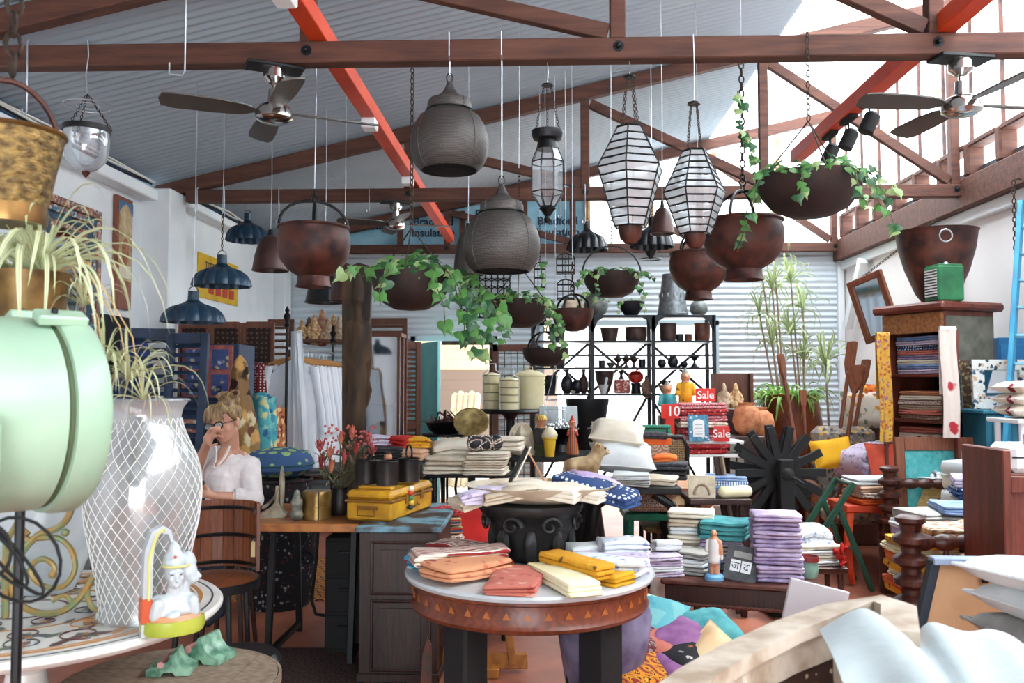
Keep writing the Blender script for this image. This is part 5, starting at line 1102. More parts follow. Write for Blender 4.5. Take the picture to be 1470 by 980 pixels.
# ================================================================== back of the room, left of the shelves
m_brown=mat('brown_timber','#4d2b20','#6f4332','wood',4,.6,stretch=(3,3,.7)); m_terra=mat('terracotta','#a3623f','#c98a5e',scale=16,rough=.75)
q=P(462,487,9.7); t=T('figurine_shelf','reddish wooden shelf unit holding a row of small painted figures','shelf',(q.x,9.75,0))
MB().bx(-.34,.36,-.12,.14,q.z-.04,q.z,.004).build('top_board',m_brown,t)
for x in (-.3,.32): MB().bx(x-.03,x+.03,-.1,.12,0,q.z-.04).build('upright',m_brown,t)
for z in (.5,1.0,1.5): MB().bx(-.3,.32,-.1,.12,z-.03,z).build('shelf_board',m_brown,t)
fm=[mat('gilt_figure','#8a5a35','#d8b887',scale=30,rough=.6),mat('red_figure','#7a2c24','#b08a6a',scale=22,rough=.6),mat('ivory_figure','#c9b59a','#8a6a50',scale=26,rough=.6),mat('dark_figure','#4a2a20','#7a5a48',scale=26,rough=.6)]
def idol(loc,h,m,label,group=None,rz=0,cat='figurine',name='painted_figure'):
    s=h/.3
    return blob_fig(name,label,cat,loc,[((0,0,.0),(0,0,.05),.07,.06),((-.05,-.02,.06),(.05,-.02,.06),.035,.035),((0,0,.08),(0,0,.17),.05,.045),((-.05,0,.16),(-.075,-.03,.09),.02,.016),((.05,0,.16),(.075,-.03,.09),.02,.016),((0,-.005,.215),(.034,.036,.04)),((0,-.04,.21),(.007,.01,.01)),((0,0,.25),(0,0,.285),.028,.01)],m,None,.012,rz,s,2,group)
xs=[434,443,452,462,472,479,488]
for i,px in enumerate(xs):
    p=P(px,487,9.72); idol((p.x,9.7+.03*(i % 2),q.z+.001),(.24,.27,.3,.36,.26,.3,.28)[i],fm[(0,3,0,1,2,0,2)[i]],('gilt seated figure at the end of the figurine shelf','small dark seated figure between gilt ones on the shelf','gilt seated figure beside the tall red one on the shelf','tallest red topped seated figure on the figurine shelf','ivory seated figure next to the red topped one','gilt seated figure between two ivory ones on the shelf','ivory seated figure nearest the carved plank on the shelf')[i])
q=P(402,460,9.9); shutter((q.x,9.95,0),0,P(402,458,9.95).z,.3,'brown louvred shutter standing behind the white shirts',14,m_brown,'brown louvred doors',0)
q=P(551,460,10.3); shutter((q.x,10.35,0),0,P(551,456,10.3).z,.55,'wide brown louvred door standing behind the glass cabinet',16,m_brown,'brown louvred doors',0)
q=P(593,460,10.6); shutter((q.x-.05,10.6,0),25,2.05,.3,'narrow brown louvred door next to the turquoise door',16,m_brown,'brown louvred doors',0)
q=P(545,560,9.4); t=T('glass_cabinet','slim glazed wooden display cabinet between the carved plank and louvred door','cabinet',(q.x,9.4,0)); hz=P(545,483,9.4).z; W_=S(58,9.4)
for x in (-W_/2,W_/2-.03):
    for y in (0,.27): MB().bx(x,x+.03,y,y+.03,0,hz).build('post',m_brown,t)
MB().bx(-W_/2-.02,W_/2+.02,-.02,.32,hz,hz+.04,.004).build('top',m_brown,t); MB().bx(-W_/2,W_/2,0,.3,0,.5,.004).build('base',m_brown,t); MB().bx(-W_/2+.03,W_/2-.03,.01,.016,.5,hz).build('pane',glassmat('cabinet_glass',(.6,.68,.75),.7,.05),t); MB().bx(-W_/2+.03,W_/2-.03,.27,.28,.5,hz).build('back_panel',mat('slate_back','#39424f',rough=.5),t)
for z in (.9,1.3): MB().bx(-W_/2+.03,W_/2-.03,.03,.27,z,z+.012).build('glass_shelf',m_glass,t)
m_turq=mat('turquoise_door','#8eeaee','#9af2f2',scale=4,rough=.45)
t=T('turquoise_door','turquoise painted back door standing open','door',(DX0+.02,YB-.07,.01),-63); MB().bx(0,.86,-.02,.02,0,2.05,.004).build('door_leaf',m_turq,t)
for z in (.95,1.1): MB().cap((.78,-.0,z),(.78,-.07,z),.012,.012,8).build('lock',m_chrome,t)
MB().cap((.78,-.07,1.1),(.68,-.07,1.1),.01,.01,8).build('handle',m_chrome,t)
struct('door_2',MB().bx(DX0-.06,DX0,YB-.05,YB+.08,0,2.16).bx(DX1,DX1+.06,YB-.05,YB+.08,0,2.16).bx(DX0-.06,DX1+.06,YB-.05,YB+.08,2.1,2.17),mat('pale_blue_frame','#b5c6cc',rough=.5))
struct('door_3',MB().bx(DX1-.05,DX1,YB-.03,YB+.05,0,2.1).bx(DX0+.35,DX1,YB-.03,YB+.05,2.05,2.1),m_rust)
struct('trim_5',MB().bx(OX0-.06,OX0,YB-.04,YB+.06,0,2.36).bx(OX1,OX1+.06,YB-.04,YB+.06,0,2.36).bx(OX0-.06,OX1+.06,YB-.04,YB+.06,2.3,2.38),mat('pale_blue_frame','#b5c6cc',rough=.5))
m_beige=mat('beige_canvas','#cdb394','#e0cbb0',scale=14,rough=.85)
for i in range(5):
    q=P(648+8*i,580,12.9); z1=q.z+.12+.03*(i % 2)
    t=T('canvas_roll','beige rolled canvas leaning outside the back door','roll',(q.x,12.9,0),0,'canvas rolls outside the back door'); MB().cap((-.06,0,.05),(.05,.06,z1),.05,.05,12).build('roll',m_beige,t); MB().ring((0,.03,z1*.55),.052,.006,16).build('tie',m_stem,t)
q=P(738,495,11.1); t=T('grille_door','brown framed grille door panel leaning beside the open door','door panel',(q.x,11.15,0)); hh=P(738,494,11.15).z; ww=S(62,11.1)
for a,b,c_,d_ in ((-ww/2,-ww/2+.07,0,hh),(ww/2-.07,ww/2,0,hh),(-ww/2,ww/2,hh-.09,hh),(-ww/2,ww/2,0,.3)): MB().bx(a,b,0,.04,c_,d_,.003).build('frame_member',m_brown,t)
for k in range(6): x=-ww/2+.07+(ww-.14)*k/5; MB().cap((x,.02,.3),(x,.02,hh-.09),.006,.006,6).build('bar',m_dark,t)
for k in range(12): z=.38+(hh-.5)*k/11; MB().cap((-ww/2+.07,.02,z),(ww/2-.07,.02,z),.005,.005,6).build('bar',m_dark,t)
q=P(697,420,YB-.05); t=T('iron_grille','ornamental black scrolled iron grille fixed on the corrugated wall','grille',(q.x,YB-.03,P(697,456,YB).z)); ww=S(70,YB); hh=S(66,YB)
for k in range(9): x=-ww/2+ww*k/8; MB().cap((x,0,0),(x,0,hh),.008,.008,6).build('bar',m_dark,t)
for z in (0,hh/2,hh): MB().cap((-ww/2,0,z),(ww/2,0,z),.009,.009,6).build('cross_bar',m_dark,t)
rg=MB().ring((0,0,0),.045,.007,14,5,Matrix.Rotation(R(90),4,'X')).mesh('scroll_ring',m_dark)
for i in range(8):
    for j in range(6): link('scroll_ring',rg,t,(-ww/2+ww*(i+.5)/8,0,hh*(j+.5)/6),(0,0,0))
# ================================================================== black shelf unit
SY=9.8; sx=[P(p,500,SY).x for p in (765,850,938,1025)]; szs=[P(850,y,SY).z for y in (640,565,527,488.5)]; top=P(850,452,SY).z; D_=.42
t=T('metal_shelf_unit','black riveted metal shelving unit against the bright back opening','shelving',(0,SY,0)); m_shelf=mat('black_steel_shelf','#101218','#1c2026',scale=15,rough=.4,metal=.4)
for i,x in enumerate(sx):
    for y in (0,D_):
        MB().bx(x-.022,x+.022,y-.02,y+.02,0,top,.003).build('post',m_shelf,t)
for z in szs:
    for a,b in zip(sx[:-1],sx[1:]): MB().bx(a,b,-.01,D_+.01,z-.022,z,.003).build('shelf',m_shelf,t)
for a,b in zip(sx[:-1],sx[1:]):
    MB().bx(a,b,-.01,D_+.01,top-.03,top,.003).build('shelf',m_shelf,t)
    MB().bx(a,b,-.022,-.012,P(850,510,SY).z-.012,P(850,510,SY).z+.012).build('front_rail',m_shelf,t)
    MB().beam((a,D_+.015,szs[1]),(b,D_+.015,szs[3]),.008,.03).build('cross_brace',m_shelf,t); MB().beam((b,D_+.015,szs[1]),(a,D_+.015,szs[3]),.008,.03).build('cross_brace',m_shelf,t)
    MB().beam((a,D_+.015,.2),(b,D_+.015,szs[1]),.008,.03).build('cross_brace',m_shelf,t); MB().beam((b,D_+.015,.2),(a,D_+.015,szs[1]),.008,.03).build('cross_brace',m_shelf,t)
    for sg,x in ((1,a),(-1,b)): MB().add([(x,-.02,top-.02),(x+sg*.14,-.02,top-.02),(x+sg*.06,-.02,top-.07),(x+sg*.03,-.02,top-.16),(x,-.02,top-.2)],[(0,1,2,3,4)]).build('gusset',m_shelf,t)
m_pt=[mat('dark_pot','#2a1b18','#47302a',scale=14,rough=.55),mat('umber_pot','#4a281c','#7a4430',scale=10,rough=.5),mat('black_pot','#14141a','#24242a',scale=14,rough=.4),mat('pale_clay','#b59a80','#d8c6b0',scale=14,rough=.7),mat('steel_grey_pot','#5a5d5c','#7d8280',scale=14,rough=.5,metal=.3)]
TALL=[(.85,0),(.95,.1),(1,.5),(.98,.95),(1.02,1)]; TAPER=[(.72,0),(.8,.2),(.95,.8),(1,1)]; ROUND=[(.45,0),(.8,.15),(1,.45),(.85,.78),(.55,.92),(.6,1)]; BOWL=[(.35,0),(.5,.1),(.85,.55),(1,1)]; JUG=[(.5,0),(.85,.15),(1,.38),(.8,.62),(.35,.75),(.28,.85),(.4,1)]
def shelfpot(px,y0,wpx,hpx,z,prof,m,label,Y=SY+.16,name='pot',cat='pot',group=None):
    p=P(px,y0,Y); rr=S(wpx,Y)/2; hh=S(hpx,Y)
    return pot(name,label,cat,(p.x,Y,z+.001),[(r*rr,zz_*hh) for r,zz_ in prof],m,.006,22,group)
z1,z2,z3,z0=szs[3],szs[2],szs[1],szs[0]
for a in ((800,488,26,24,z1,TAPER,m_pt[2],'plain black pot in the first bay of the upper shelf'),(875,488,27,19,z1,TAPER,m_pt[0],'tapered dark brown pot on the upper shelf, middle bay'),(913,488,31,20,z1,TALL,m_pt[0],'wide straight sided brown pot on the upper shelf'),(959,488,24,25,z1,TALL,m_pt[0],'tall banded brown pot on the upper shelf of the last bay'),(1008,488,23,25,z1,TALL,m_pt[1],'glossy reddish brown pot at the end of the upper shelf'),
          (976,488,11,10,z1,TALL,m_pt[2],'small dark cup beside the banded pot'),(988,488,11,10,z1,TALL,m_pt[1],'small copper brown cup beside the reddish pot'),
          (864,527,9,10,z2,TALL,m_pt[2],'small black cup at the middle bay post'),(877,527,13,7,z2,BOWL,m_pt[4],'low grey dish next to the small black cup'),(922,527,10,12,z2,TALL,m_pt[2],'straight black beaker standing past the three oil lamps'),(950,527,13,12,z2,ROUND,m_pt[2],'small round black pot on the rail shelf'),(966,527,16,16,z2,ROUND,m_pt[2],'larger round black pot on the rail shelf'),(982,527,11,9,z2,ROUND,m_pt[2],'little flattened black pot on the rail shelf'),(997,527,22,18,z2,[(.6,0),(.2,.3),(.15,.5),(.6,.8),(1,1)],m_pt[2],'black footed dish at the end of the rail shelf'),
          (814,565,18,34,z3,JUG,m_pt[2],'black long necked jug on the lower shelf'),(828,565,16,20,z3,ROUND,m_pt[2],'round black jar between the jugs'),(838,565,14,34,z3,JUG,m_pt[0],'brown wicker wrapped jug on the lower shelf'),(790,565,20,26,z3,TAPER,m_pt[2],'black bucket pot in the first bay of the lower shelf'),(823,566,14,4,z3,BOWL,m_pt[3],'small pale dish in front of the jugs'),
          (868,565,28,32,z3,BOWL,m_pt[0],'deep dark brown mortar bowl on the lower shelf'),(892,548,10,12,z3+.16,[(.9,0),(.4,.4),(.4,.6),(.9,1)],m_pt[0],'small dark hourglass stand behind the floral box'),(955,565,20,12,z3,BOWL,m_pt[3],'pale clay bowl under the dark one'),(955,552,18,7,z3+.095,BOWL,m_pt[0],'dark bowl stacked over the pale clay bowl'),
          (800,526,28,30,z2,TAPER,m_pt[2],'dark square shouldered pot behind the hanging pan')):
    shelfpot(*a,name='shelf_pot',group='pots on the black shelves')
p=P(893,565,SY+.1); solo('floral_box',MB().box((0,0,.08),(.17,.13,.155),.01),mat('red_floral_box','#8a3a32','#c9a090','floral',40,.6,pal=['#8a2f2a','#c08a7a','#5a2420','#d8b8a8']),'red floral patterned box on the lower shelf','box',(p.x,SY+.1,z3+.002))
p=P(866,563,SY+.02); t=T('white_mortar','white mortar and pestle standing on the lower shelf','mortar',(p.x,SY+.02,z3+.001)); MB().shell([(.03,0),(.035,.02),(.05,.06),(.058,.1)],.008,20).build('bowl',m_glaze,t); MB().cap((.01,0,.03),(.04,.0,.17),.012,.016,8).build('pestle',m_glaze,t)
p=P(913,540,SY+.2); t=T('red_pumpkin_pot','bright red pumpkin shaped pot on a dark stand','pot',(p.x,SY+.22,z3+.001)); MB().lathe([(.06,0),(.05,.08),(.06,.12),(.001,.12)],16).build('stand',m_dark,t); MB().lathe([(.001,.12),(.05,.125),(.085,.17),(.085,.21),(.05,.25),(.001,.255)],28,mod=lambda a,z: 1+.05*abs(math.sin(a*4))).build('body',mat('pumpkin_red','#c22a1c',rough=.35),t); MB().tube([(0,0,.25),(.02,0,.27),(.05,0,.28)],[.012,.01,.008],6).build('stalk',MATS['pumpkin_red'],t)
p=P(928,555,SY+.1); idol((p.x,SY+.1,z3+.001),.22,fm[3],'small dark seated figure beside the red pumpkin pot')
for i,px in enumerate((887,899,910)):
    p=P(px,520,SY+.1); t=T('oil_lamp',('dark oil lamp with pointed lid nearest the grey dish','middle dark oil lamp of the three on the rail shelf','dark oil lamp nearest the black beaker')[i],'oil lamp',(p.x,SY+.1,z2+.001)); MB().lathe([(.03,0),(.012,.03),(.012,.05),(.03,.065),(.045,.09),(.04,.11),(.012,.13),(.006,.16),(.001,.17)],16).build('body',m_pt[0],t); MB().sph((.04,0,.1),(.02,.012,.01),8,6).build('spout',m_pt[0],t)
for a in ((856,452,36,33,ROUND,m_pt[4],'grey mottled round jar standing on top of the shelves'),(906,452,40,20,BOWL,m_pt[2],'low black bowl standing on top of the shelves'),(1003,452,26,22,ROUND,m_pt[4],'small grey rounded pot on top of the last bay'),(822,452,34,24,ROUND,m_pt[3],'cloudy pale gourd jar on top of the first bay')):
    shelfpot(a[0],a[1],a[2],a[3],top,a[4],a[5],a[6],name='shelf_pot')
p=P(966,450,SY+.1); t=T('galvanised_churn','tall perforated galvanised bucket on top of the shelves','bucket',(p.x,SY+.12,top+.001)); m_galv=mat('galvanised_zinc','#6a7074','#8d9498',scale=25,rough=.4,metal=.6); MB().shell([(.17,0),(.168,.03),(.12,.4),(.115,.47)],.005,28).build('body',m_galv,t); MB().ring((0,0,.02),.172,.006,28).build('base_hoop',m_galv,t)
for k in range(12): a=6.2832*k/12; MB().sph((.145*math.cos(a),.145*math.sin(a),.22),(.012,.012,.03),6,5).build('punched_lug',m_galv,t)
for px,l in ((850,'small ivy plant spilling from the grey jar on the shelf top'),(905,'small pale ivy plant in the low black bowl on the shelf top')):
    p=P(px,432,SY+.1); t=T('small_ivy',l,'plant',(p.x,SY+.16,top+(.24 if px < 870 else .14))); rr_=random.Random(px)
    ivy(t,.12,0,26,rr_,.04,.07,[trail((-.08,-.1,0),0,-.06,-.1,.14,rr_),trail((.08,-.1,0),0,.08,-.08,.1,rr_)],.6,(2,3,4))
# ================================================================== tiffin table and figures in the middle
q=P(733,587,8.2); t=T('round_bar_table','tall round black pedestal table under the cream tiffins','table',(q.x,8.2,0)); tz=q.z; MB().lathe([(.001,tz-.04),(.28,tz-.04),(.295,tz-.02),(.28,tz),(.001,tz)],36).build('table_top',m_dark,t); MB().lathe([(.001,0),(.25,0),(.2,.04),(.05,.1),(.04,tz-.1),(.09,tz-.04),(.001,tz-.04)],24).build('pedestal',m_dark,t)
m_cream=mat('cream_enamel','#d9cd9f','#e3d9b2',scale=6,rough=.35)
def tiffin(px,wpx,h_px,Y,label,tiers):
    p=P(px,585,Y); rr=S(wpx,Y)/2; hh=S(h_px,Y); t=T('tiffin_carrier',label,'tiffin',(p.x,Y,tz+.001),20,'cream tiffin carriers'); ht=hh/tiers
    for k in range(tiers): MB().lathe([(.001,k*ht),(rr*.97,k*ht),(rr,k*ht+.01),(rr,(k+1)*ht-.012),(rr*1.05,(k+1)*ht-.01),(rr*1.05,(k+1)*ht-.003),(.001,(k+1)*ht-.003)],28).build('tier',m_cream,t)
    [MB().ring((0,0,(k+1)*ht-.002),rr*1.03,.0055,28,5).build('tier_rim',mat('khaki_rim','#7a7050',rough=.5),t) for k in range(tiers)]; MB().lathe([(.001,hh),(rr*1.03,hh),(rr*.9,hh+.015),(.001,hh+.03)],28).build('lid',m_cream,t)
    for sx_ in (-1,1): MB().bx(sx_*rr*1.06-.004,sx_*rr*1.06+.004,-.012,.012,0,hh+.02).build('side_strap',m_wire,t)
    MB().tube([(-rr*1.06,0,hh+.02),(-rr*.5,0,hh+.05),(-rr*.5,0,hh+.11),(rr*.5,0,hh+.11),(rr*.5,0,hh+.05),(rr*1.06,0,hh+.02)],.005,5).build('handle',m_wire,t)
tiffin(706,24,48,8.22,'cream enamel tiffin carrier of four tiers on the black table',4); tiffin(731,27,42,8.08,'cream enamel tiffin carrier with wire handle beside the lidded pail',4)
p=P(760,585,8.25); t=T('enamel_pail','large cream enamel pail with domed lid on the black table','pail',(p.x,8.28,tz+.001)); k=8.28/F
MB().lathe([(.001,0),(19*k,0),(20*k,.02),(23*k,46*k),(24*k,47*k),(.001,47*k)],32).build('body',m_cream,t); MB().lathe([(.001,47*k),(24.5*k,47*k),(24*k,49*k),(12*k,54*k),(.001,56*k)],32).build('lid',m_cream,t); MB().tube([(-.03,0,55*k),(-.03,0,60*k),(.03,0,60*k),(.03,0,55*k)],.005,5).build('lid_handle',m_cream,t); MB().ring((22*k,-.05,38*k),.02,.004,12,5,Matrix.Rotation(R(90),4,'X')).build('ear',m_dark,t)
DT=P(800,652,7.2).z; t=T('black_display_table','long black display table carrying statues and silver beads','table',(P(835,650,7.35).x,7.35,0)); wx=S(235,7.35)/2
MB().bx(-wx,wx,-.3,.35,DT-.05,DT,.006).build('table_top',m_dark,t)
for x in (-wx+.05,wx-.05):
    for y in (-.25,.3): MB().cap((x,y,DT-.05),(x,y,.012),.03,.022,10).build('leg',m_dark,t)
p=P(748,648,7.1); t=T('stone_plaque','arched pale stone plaque carved with an elephant headed figure','sculpture',(p.x,7.12,DT+.001)); k=7.12/F; m_ps=mat('pale_stone','#b8a88e','#d2c6ae',scale=18,rough=.8,bump=.3)
MB().prism([(-18*k,0),(18*k,0),(18*k,24*k)]+[(18*k*math.cos(R(a)),24*k+22*k*math.sin(R(a))) for a in range(15,180,15)]+[(-18*k,24*k)],-.01,.05).build('slab',m_ps,t)
gp=MB()
for a in (((0,-.02,6*k),(0,-.02,18*k),9*k,8*k),((-10*k,-.02,5*k),(10*k,-.02,5*k),5*k,5*k),((0,-.03,30*k),(0,-.03,31*k),7*k,6*k),((0,-.06,30*k),(3*k,-.07,18*k),3*k,2*k),((0,-.02,36*k),(0,-.02,41*k),5*k,2*k),((-9*k,-.02,21*k),(-13*k,-.03,12*k),3*k,2.5*k),((9*k,-.02,21*k),(13*k,-.03,12*k),3*k,2.5*k)): gp.cap(*a)
for sx_ in (-1,1): gp.sph((sx_*9*k,-.015,30*k),(4.5*k,.012,6*k))
link('carved_figure',remesh(gp,'carved_figure',m_ps,.008,2),t)
p=P(782,652,7.05); k=7.05/F
blob_fig('boy_statue','painted statue of a boy in a yellow cap and dark coat','statue',(p.x-.03,7.08,DT+.001),[((-3*k,0,0),(-3*k,0,14*k),6*k,6*k),((3*k,0,0),(3*k,0,14*k),6*k,6*k),((0,0,16*k),(0,0,36*k),11*k,8*k),((-9*k,0,34*k),(-9*k,-.02,22*k),4*k,3.5*k),((9*k,0,34*k),(8*k,-.06,26*k),4*k,3.5*k),((0,-.01,48*k),(8*k,8*k,8.5*k)),((0,-.06,47*k),(.01,.012,.012)),((0,-.01,53*k),(9*k,9*k,6*k)),((0,-.05,52*k),(8*k,6*k,1.6*k))],
    [mat('dark_coat','#26221f',rough=.6),m_skinw,mat('yellow_cap','#d8c25a','#c07a3a','stripe',20,.6,mix=(.5,.7)),mat('green_trousers','#3f4a28',rough=.7)],lambda c: 2 if c.z > 50.5*k else 1 if c.z > 40*k else 3 if c.z < 17*k else 0,.012,15)
p=P(789,652,6.95); t=T('ice_cream_statue','yellow painted ice cream cone ornament in front of the capped boy','ornament',(p.x,6.96,DT+.001)); MB().lathe([(.001,0),(.038,0),(.05,24*k),(.06,25*k),(.06,28*k),(.001,28*k)],20).build('cone',mat('cone_yellow','#e0b52e','#d89a28','floral',18,.4,pal=['#e3bb35','#e3bb35','#c0522a','#e3bb35'],mix=(.2,.3)),t); MB().lathe([(.06,27*k),(.065,31*k),(.05,36*k),(.03,40*k),(.001,43*k)],20,mod=lambda a,z: 1+.05*math.sin(a*6+z*90)).build('ice_cream',mat('cream_swirl','#dccfae',rough=.5),t)
p=P(822,640,7.15); k=7.15/F
t=T('clown_doll','painted wooden clown doll in a long striped dress','doll',(p.x,7.2,DT+.001)); MB().lathe([(.001,0),(9*k,0),(8*k,14*k),(5*k,26*k),(6*k,34*k),(3*k,38*k),(.001,38*k)],24).build('striped_dress',mat('dress_stripes','#c23a2a','#2f7a4a','stripe',9,.6,axis='X',pal=['#b8342a','#d8a032','#2f6a48','#c8402e','#e0c060','#7a2a4a'],detail=0),t)
cl_=MB(); cl_.sph((0,0,44*k),6*k); cl_.cap((0,0,48*k),(0,0,56*k),4*k,1*k); cl_.cap((-5*k,0,34*k),(-7*k,-.02,28*k),2.2*k,2*k); cl_.cap((5*k,0,34*k),(7*k,-.02,28*k),2.2*k,2*k); cl_.cap((0,0,36*k),(0,0,40*k),3*k,3*k)
link('head_and_arms',remesh(cl_,'head_and_arms',[mat('clown_pink','#d89a7a',rough=.5),mat('clown_red','#c0392b',rough=.5)],.007,2,lambda c: 1 if c.z > 48*k or c.z < 33*k else 0),t); MB().sph((0,-6.2*k,44*k),.009,8,6).build('red_nose',MATS['clown_red'],t)
for sx_ in (-1,1): MB().sph((sx_*2.4*k,-5.4*k,46*k),.005,6,5).build('eye',m_pup,t)
p=P(843,606,8.6); pot('cast_iron_urn','large black cast iron cauldron with wide rim behind the beads','cauldron',(p.x,8.6,0),[(r*8.6/F,z) for r,z in [(26,0),(20,.3),(15,.7),(20,.95),(25,1.1),(29,1.3),(31,1.36),(31,1.39)]],m_dark,.01,32)
m_silver=mat('silver_beads','#b9bcbe','#e3e6e8',scale=60,rough=.3,metal=.6); bead_me=MB().sph((0,0,0),.016,7,5).mesh('bead',m_silver)
for px,l in ((803,'black bowl heaped with silver beads beside the clown doll'),(872,'black bowl heaped with silver beads behind the white pillows')):
    p=P(px,612,7.45); t=T('bead_bowl',l,'bowl',(p.x,7.5,DT+.001)); MB().shell([(.08,0),(.05,.06),(.06,.1),(.14,.15),(.17,.2)],.006,28).build('bowl',m_dark,t); rr_=random.Random(px)
    for k in range(60): a=rr_.uniform(0,6.28); r_=.15*math.sqrt(rr_.random()); link('bead',bead_me,t,(r_*math.cos(a),r_*math.sin(a),.195+.03*rr_.random()+.02*(1-r_/.15)))
p=P(797,575,7.6); t=T('wire_basket','tiered silver wire basket hanging on a ring before the shelves','basket',(p.x,7.6,P(797,612,7.6).z)); k=7.6/F
for z,r_ in ((0,10),(10*k,14),(24*k,15),(38*k,13)): MB().ring((0,0,z),r_*k,.004,24).build('hoop',m_wire,t)
for i in range(12): a=6.2832*i/12; MB().tube([(10*k*math.cos(a),10*k*math.sin(a),0),(14.5*k*math.cos(a),14.5*k*math.sin(a),12*k),(15*k*math.cos(a),15*k*math.sin(a),24*k),(13*k*math.cos(a),13*k*math.sin(a),38*k)],.003,4).build('rib',m_wire,t)
for sx_ in (-1,1): MB().tube([(sx_*13*k,0,38*k),(sx_*6*k,0,60*k),(0,0,90*k)],.004,5).build('bail',m_wire,t)
MB().ring((0,0,93*k),.03,.005,14,5,Matrix.Rotation(R(90),4,'X')).build('ring',m_wire,t); hook_wire(t,98*k,roofz(p.x)-.03-P(797,612,7.6).z,.0025)
p=P(800,590,7.4); t=T('white_plate_card','white square card plates propped behind the clown doll','plates',(P(805,600,7.55).x,7.62,DT+.001),0)
for k2,(x,s_) in enumerate(((-.1,.17),(.08,.14))): MB().box((x,.03*k2,.3),(s_,.015,.17),.006,(R(-12),0,R(6*k2))).build('plate',m_glaze,t)
MB().box((0,.05,.11),(.3,.06,.22),.005).build('stand',m_dark,t)
# ================================================================== textiles: shared cloth materials
C_={}
def cm(n,*a,**k): C_[n]=mat('cloth_'+n,*a,rough=.9,bump=k.pop('bump',.15),bscale=60,**k); return C_[n]
cm('cream','#d9cdb8','#e6dccb',scale=8); cm('oat','#b8a68e','#d3c5b0',scale=10); cm('white','#d2d6d6','#dee1e1',scale=8); cm('grey','#8d8b88','#a9a7a2',scale=12); cm('charcoal','#2b2a2e','#45444a',scale=40)
cm('lavender','#8d7aa3','#b6a6c4',scale=14); cm('lilac','#a58fb5','#cbbcd2',scale=12); cm('teal','#2f7f86','#58a5a6',scale=10); cm('blue','#6a86b8','#98aed0',scale=10); cm('bluestripe','#5a78a8','#dfe4ea','stripe',18,axis='X',mix=(.4,.6))
cm('indigo','#26406f','#dfe6ee','dots',38,mix=(.28,.5)); cm('redstripe','#8e1f24','#e6dccb','stripe',16,axis='Y',mix=(.45,.6),detail=6); cm('bluefloral','#2f7f9c','#8fc4cf','floral',26,pal=['#2f7f9c','#3a90ac','#8a2f3a','#d8dcd0','#2a6f90'],mix=(.3,.5)); cm('peach','#d8956c','#e3b08a','floral',22,pal=['#d8956c','#c26a52','#d99a72','#b04a3c'],mix=(.2,.4)); cm('coral','#c2705f','#d99080','floral',24,pal=['#c2705f','#b85a50','#d39a8a','#a84a48'],mix=(.25,.45))
cm('butter','#e0d2a0','#efe6c4',scale=8); cm('mustard','#d99a1e','#8a5a1c','floral',26,pal=['#d99a1e','#dca326','#6a4a2a','#e0ac36'],mix=(.25,.4)); cm('yellow','#e0a91c','#d3970f',scale=6); cm('whiteblue','#dfe4ea','#9fb0cc','floral',30,pal=['#dfe4ea','#a8b4d0','#e6e8ec','#8f9cc0'],mix=(.25,.45)); cm('lilacprint','#c9bcd0','#8a7aa0','floral',34,pal=['#d8d0dc','#9a88ae','#c8bcd0'],mix=(.3,.5))
cm('red','#c8221a','#a51812',scale=6); cm('orange','#d4501c','#e0702c',scale=7); cm('multi','#a8322a','#d8b23a','stripe',9,axis='Z',pal=['#b0302a','#e0c040','#2f6a5a','#d8d0b8','#c0572a','#35507a']); cm('ikat','#d8ccc0','#4a2a24','magic',14,pal=['#d8ccc0','#7a3a2c','#2c2428','#c98a5a','#e3dbd0']); cm('paisley','#c8b8a0','#8a5040','rings',11); cm('pinkquilt','#c8455a','#e8d0cc','magic',13,pal=['#c03a52','#e8d4cc','#d8707a','#f0e8e0','#b02a44']); cm('rosered','#b02a30','#d8605a','floral',40,pal=['#a8242c','#d0504c','#e0a090'],mix=(.3,.5)); cm('peachpale','#e0bfa6','#d8a27e',scale=6); cm('maroon','#5c1f26','#8a4a4c','magic',12,pal=['#5a1c24','#7a3038','#3c1a20','#8a7a72']); cm('plum','#7a4a7a','#a06a98',scale=9); cm('black','#15131a','#2a2630','floral',20,pal=['#141218','#1c1820','#a05a32','#15131a','#d8d0c8'],mix=(.2,.35)); cm('orangeblack','#d07a1c','#1c1418','magic',9,pal=['#d8851e','#1a1216','#e0a030','#8a2a20']); cm('aqua','#5fa8b0','#c8d8a8','floral',9,pal=['#4f9aa8','#c8dcb0','#7ab8b8','#d8e0c0'],mix=(.4,.5)); cm('floralred','#e8dccb','#8e1f2c','floral',13,pal=['#e8dccb','#8e1f2c','#e6dac8','#5a1a30','#d8b0a0'],mix=(.35,.45)); cm('sand','#cdbb96','#d8a878','noise',scale=4)
def st(px,py,Y,z,n,w,d,h,mats_,label,group,rz=0,**k):
    p=P(px,py,Y); return stack((p.x,Y,z),n,w,d,h,mats_,label,group,rz,**k)
def one(px,py,z,w,d,h,m,rz,label,layers=3,dz=0,tilt=(0,0),group=None,sag=0):
    p=PZ(px,py,z); return cloth((p.x,p.y,z+.001+dz),w,d,h,C_[m] if isinstance(m,str) else m,rz,layers,label,group,tilt=tilt,sag=sag)
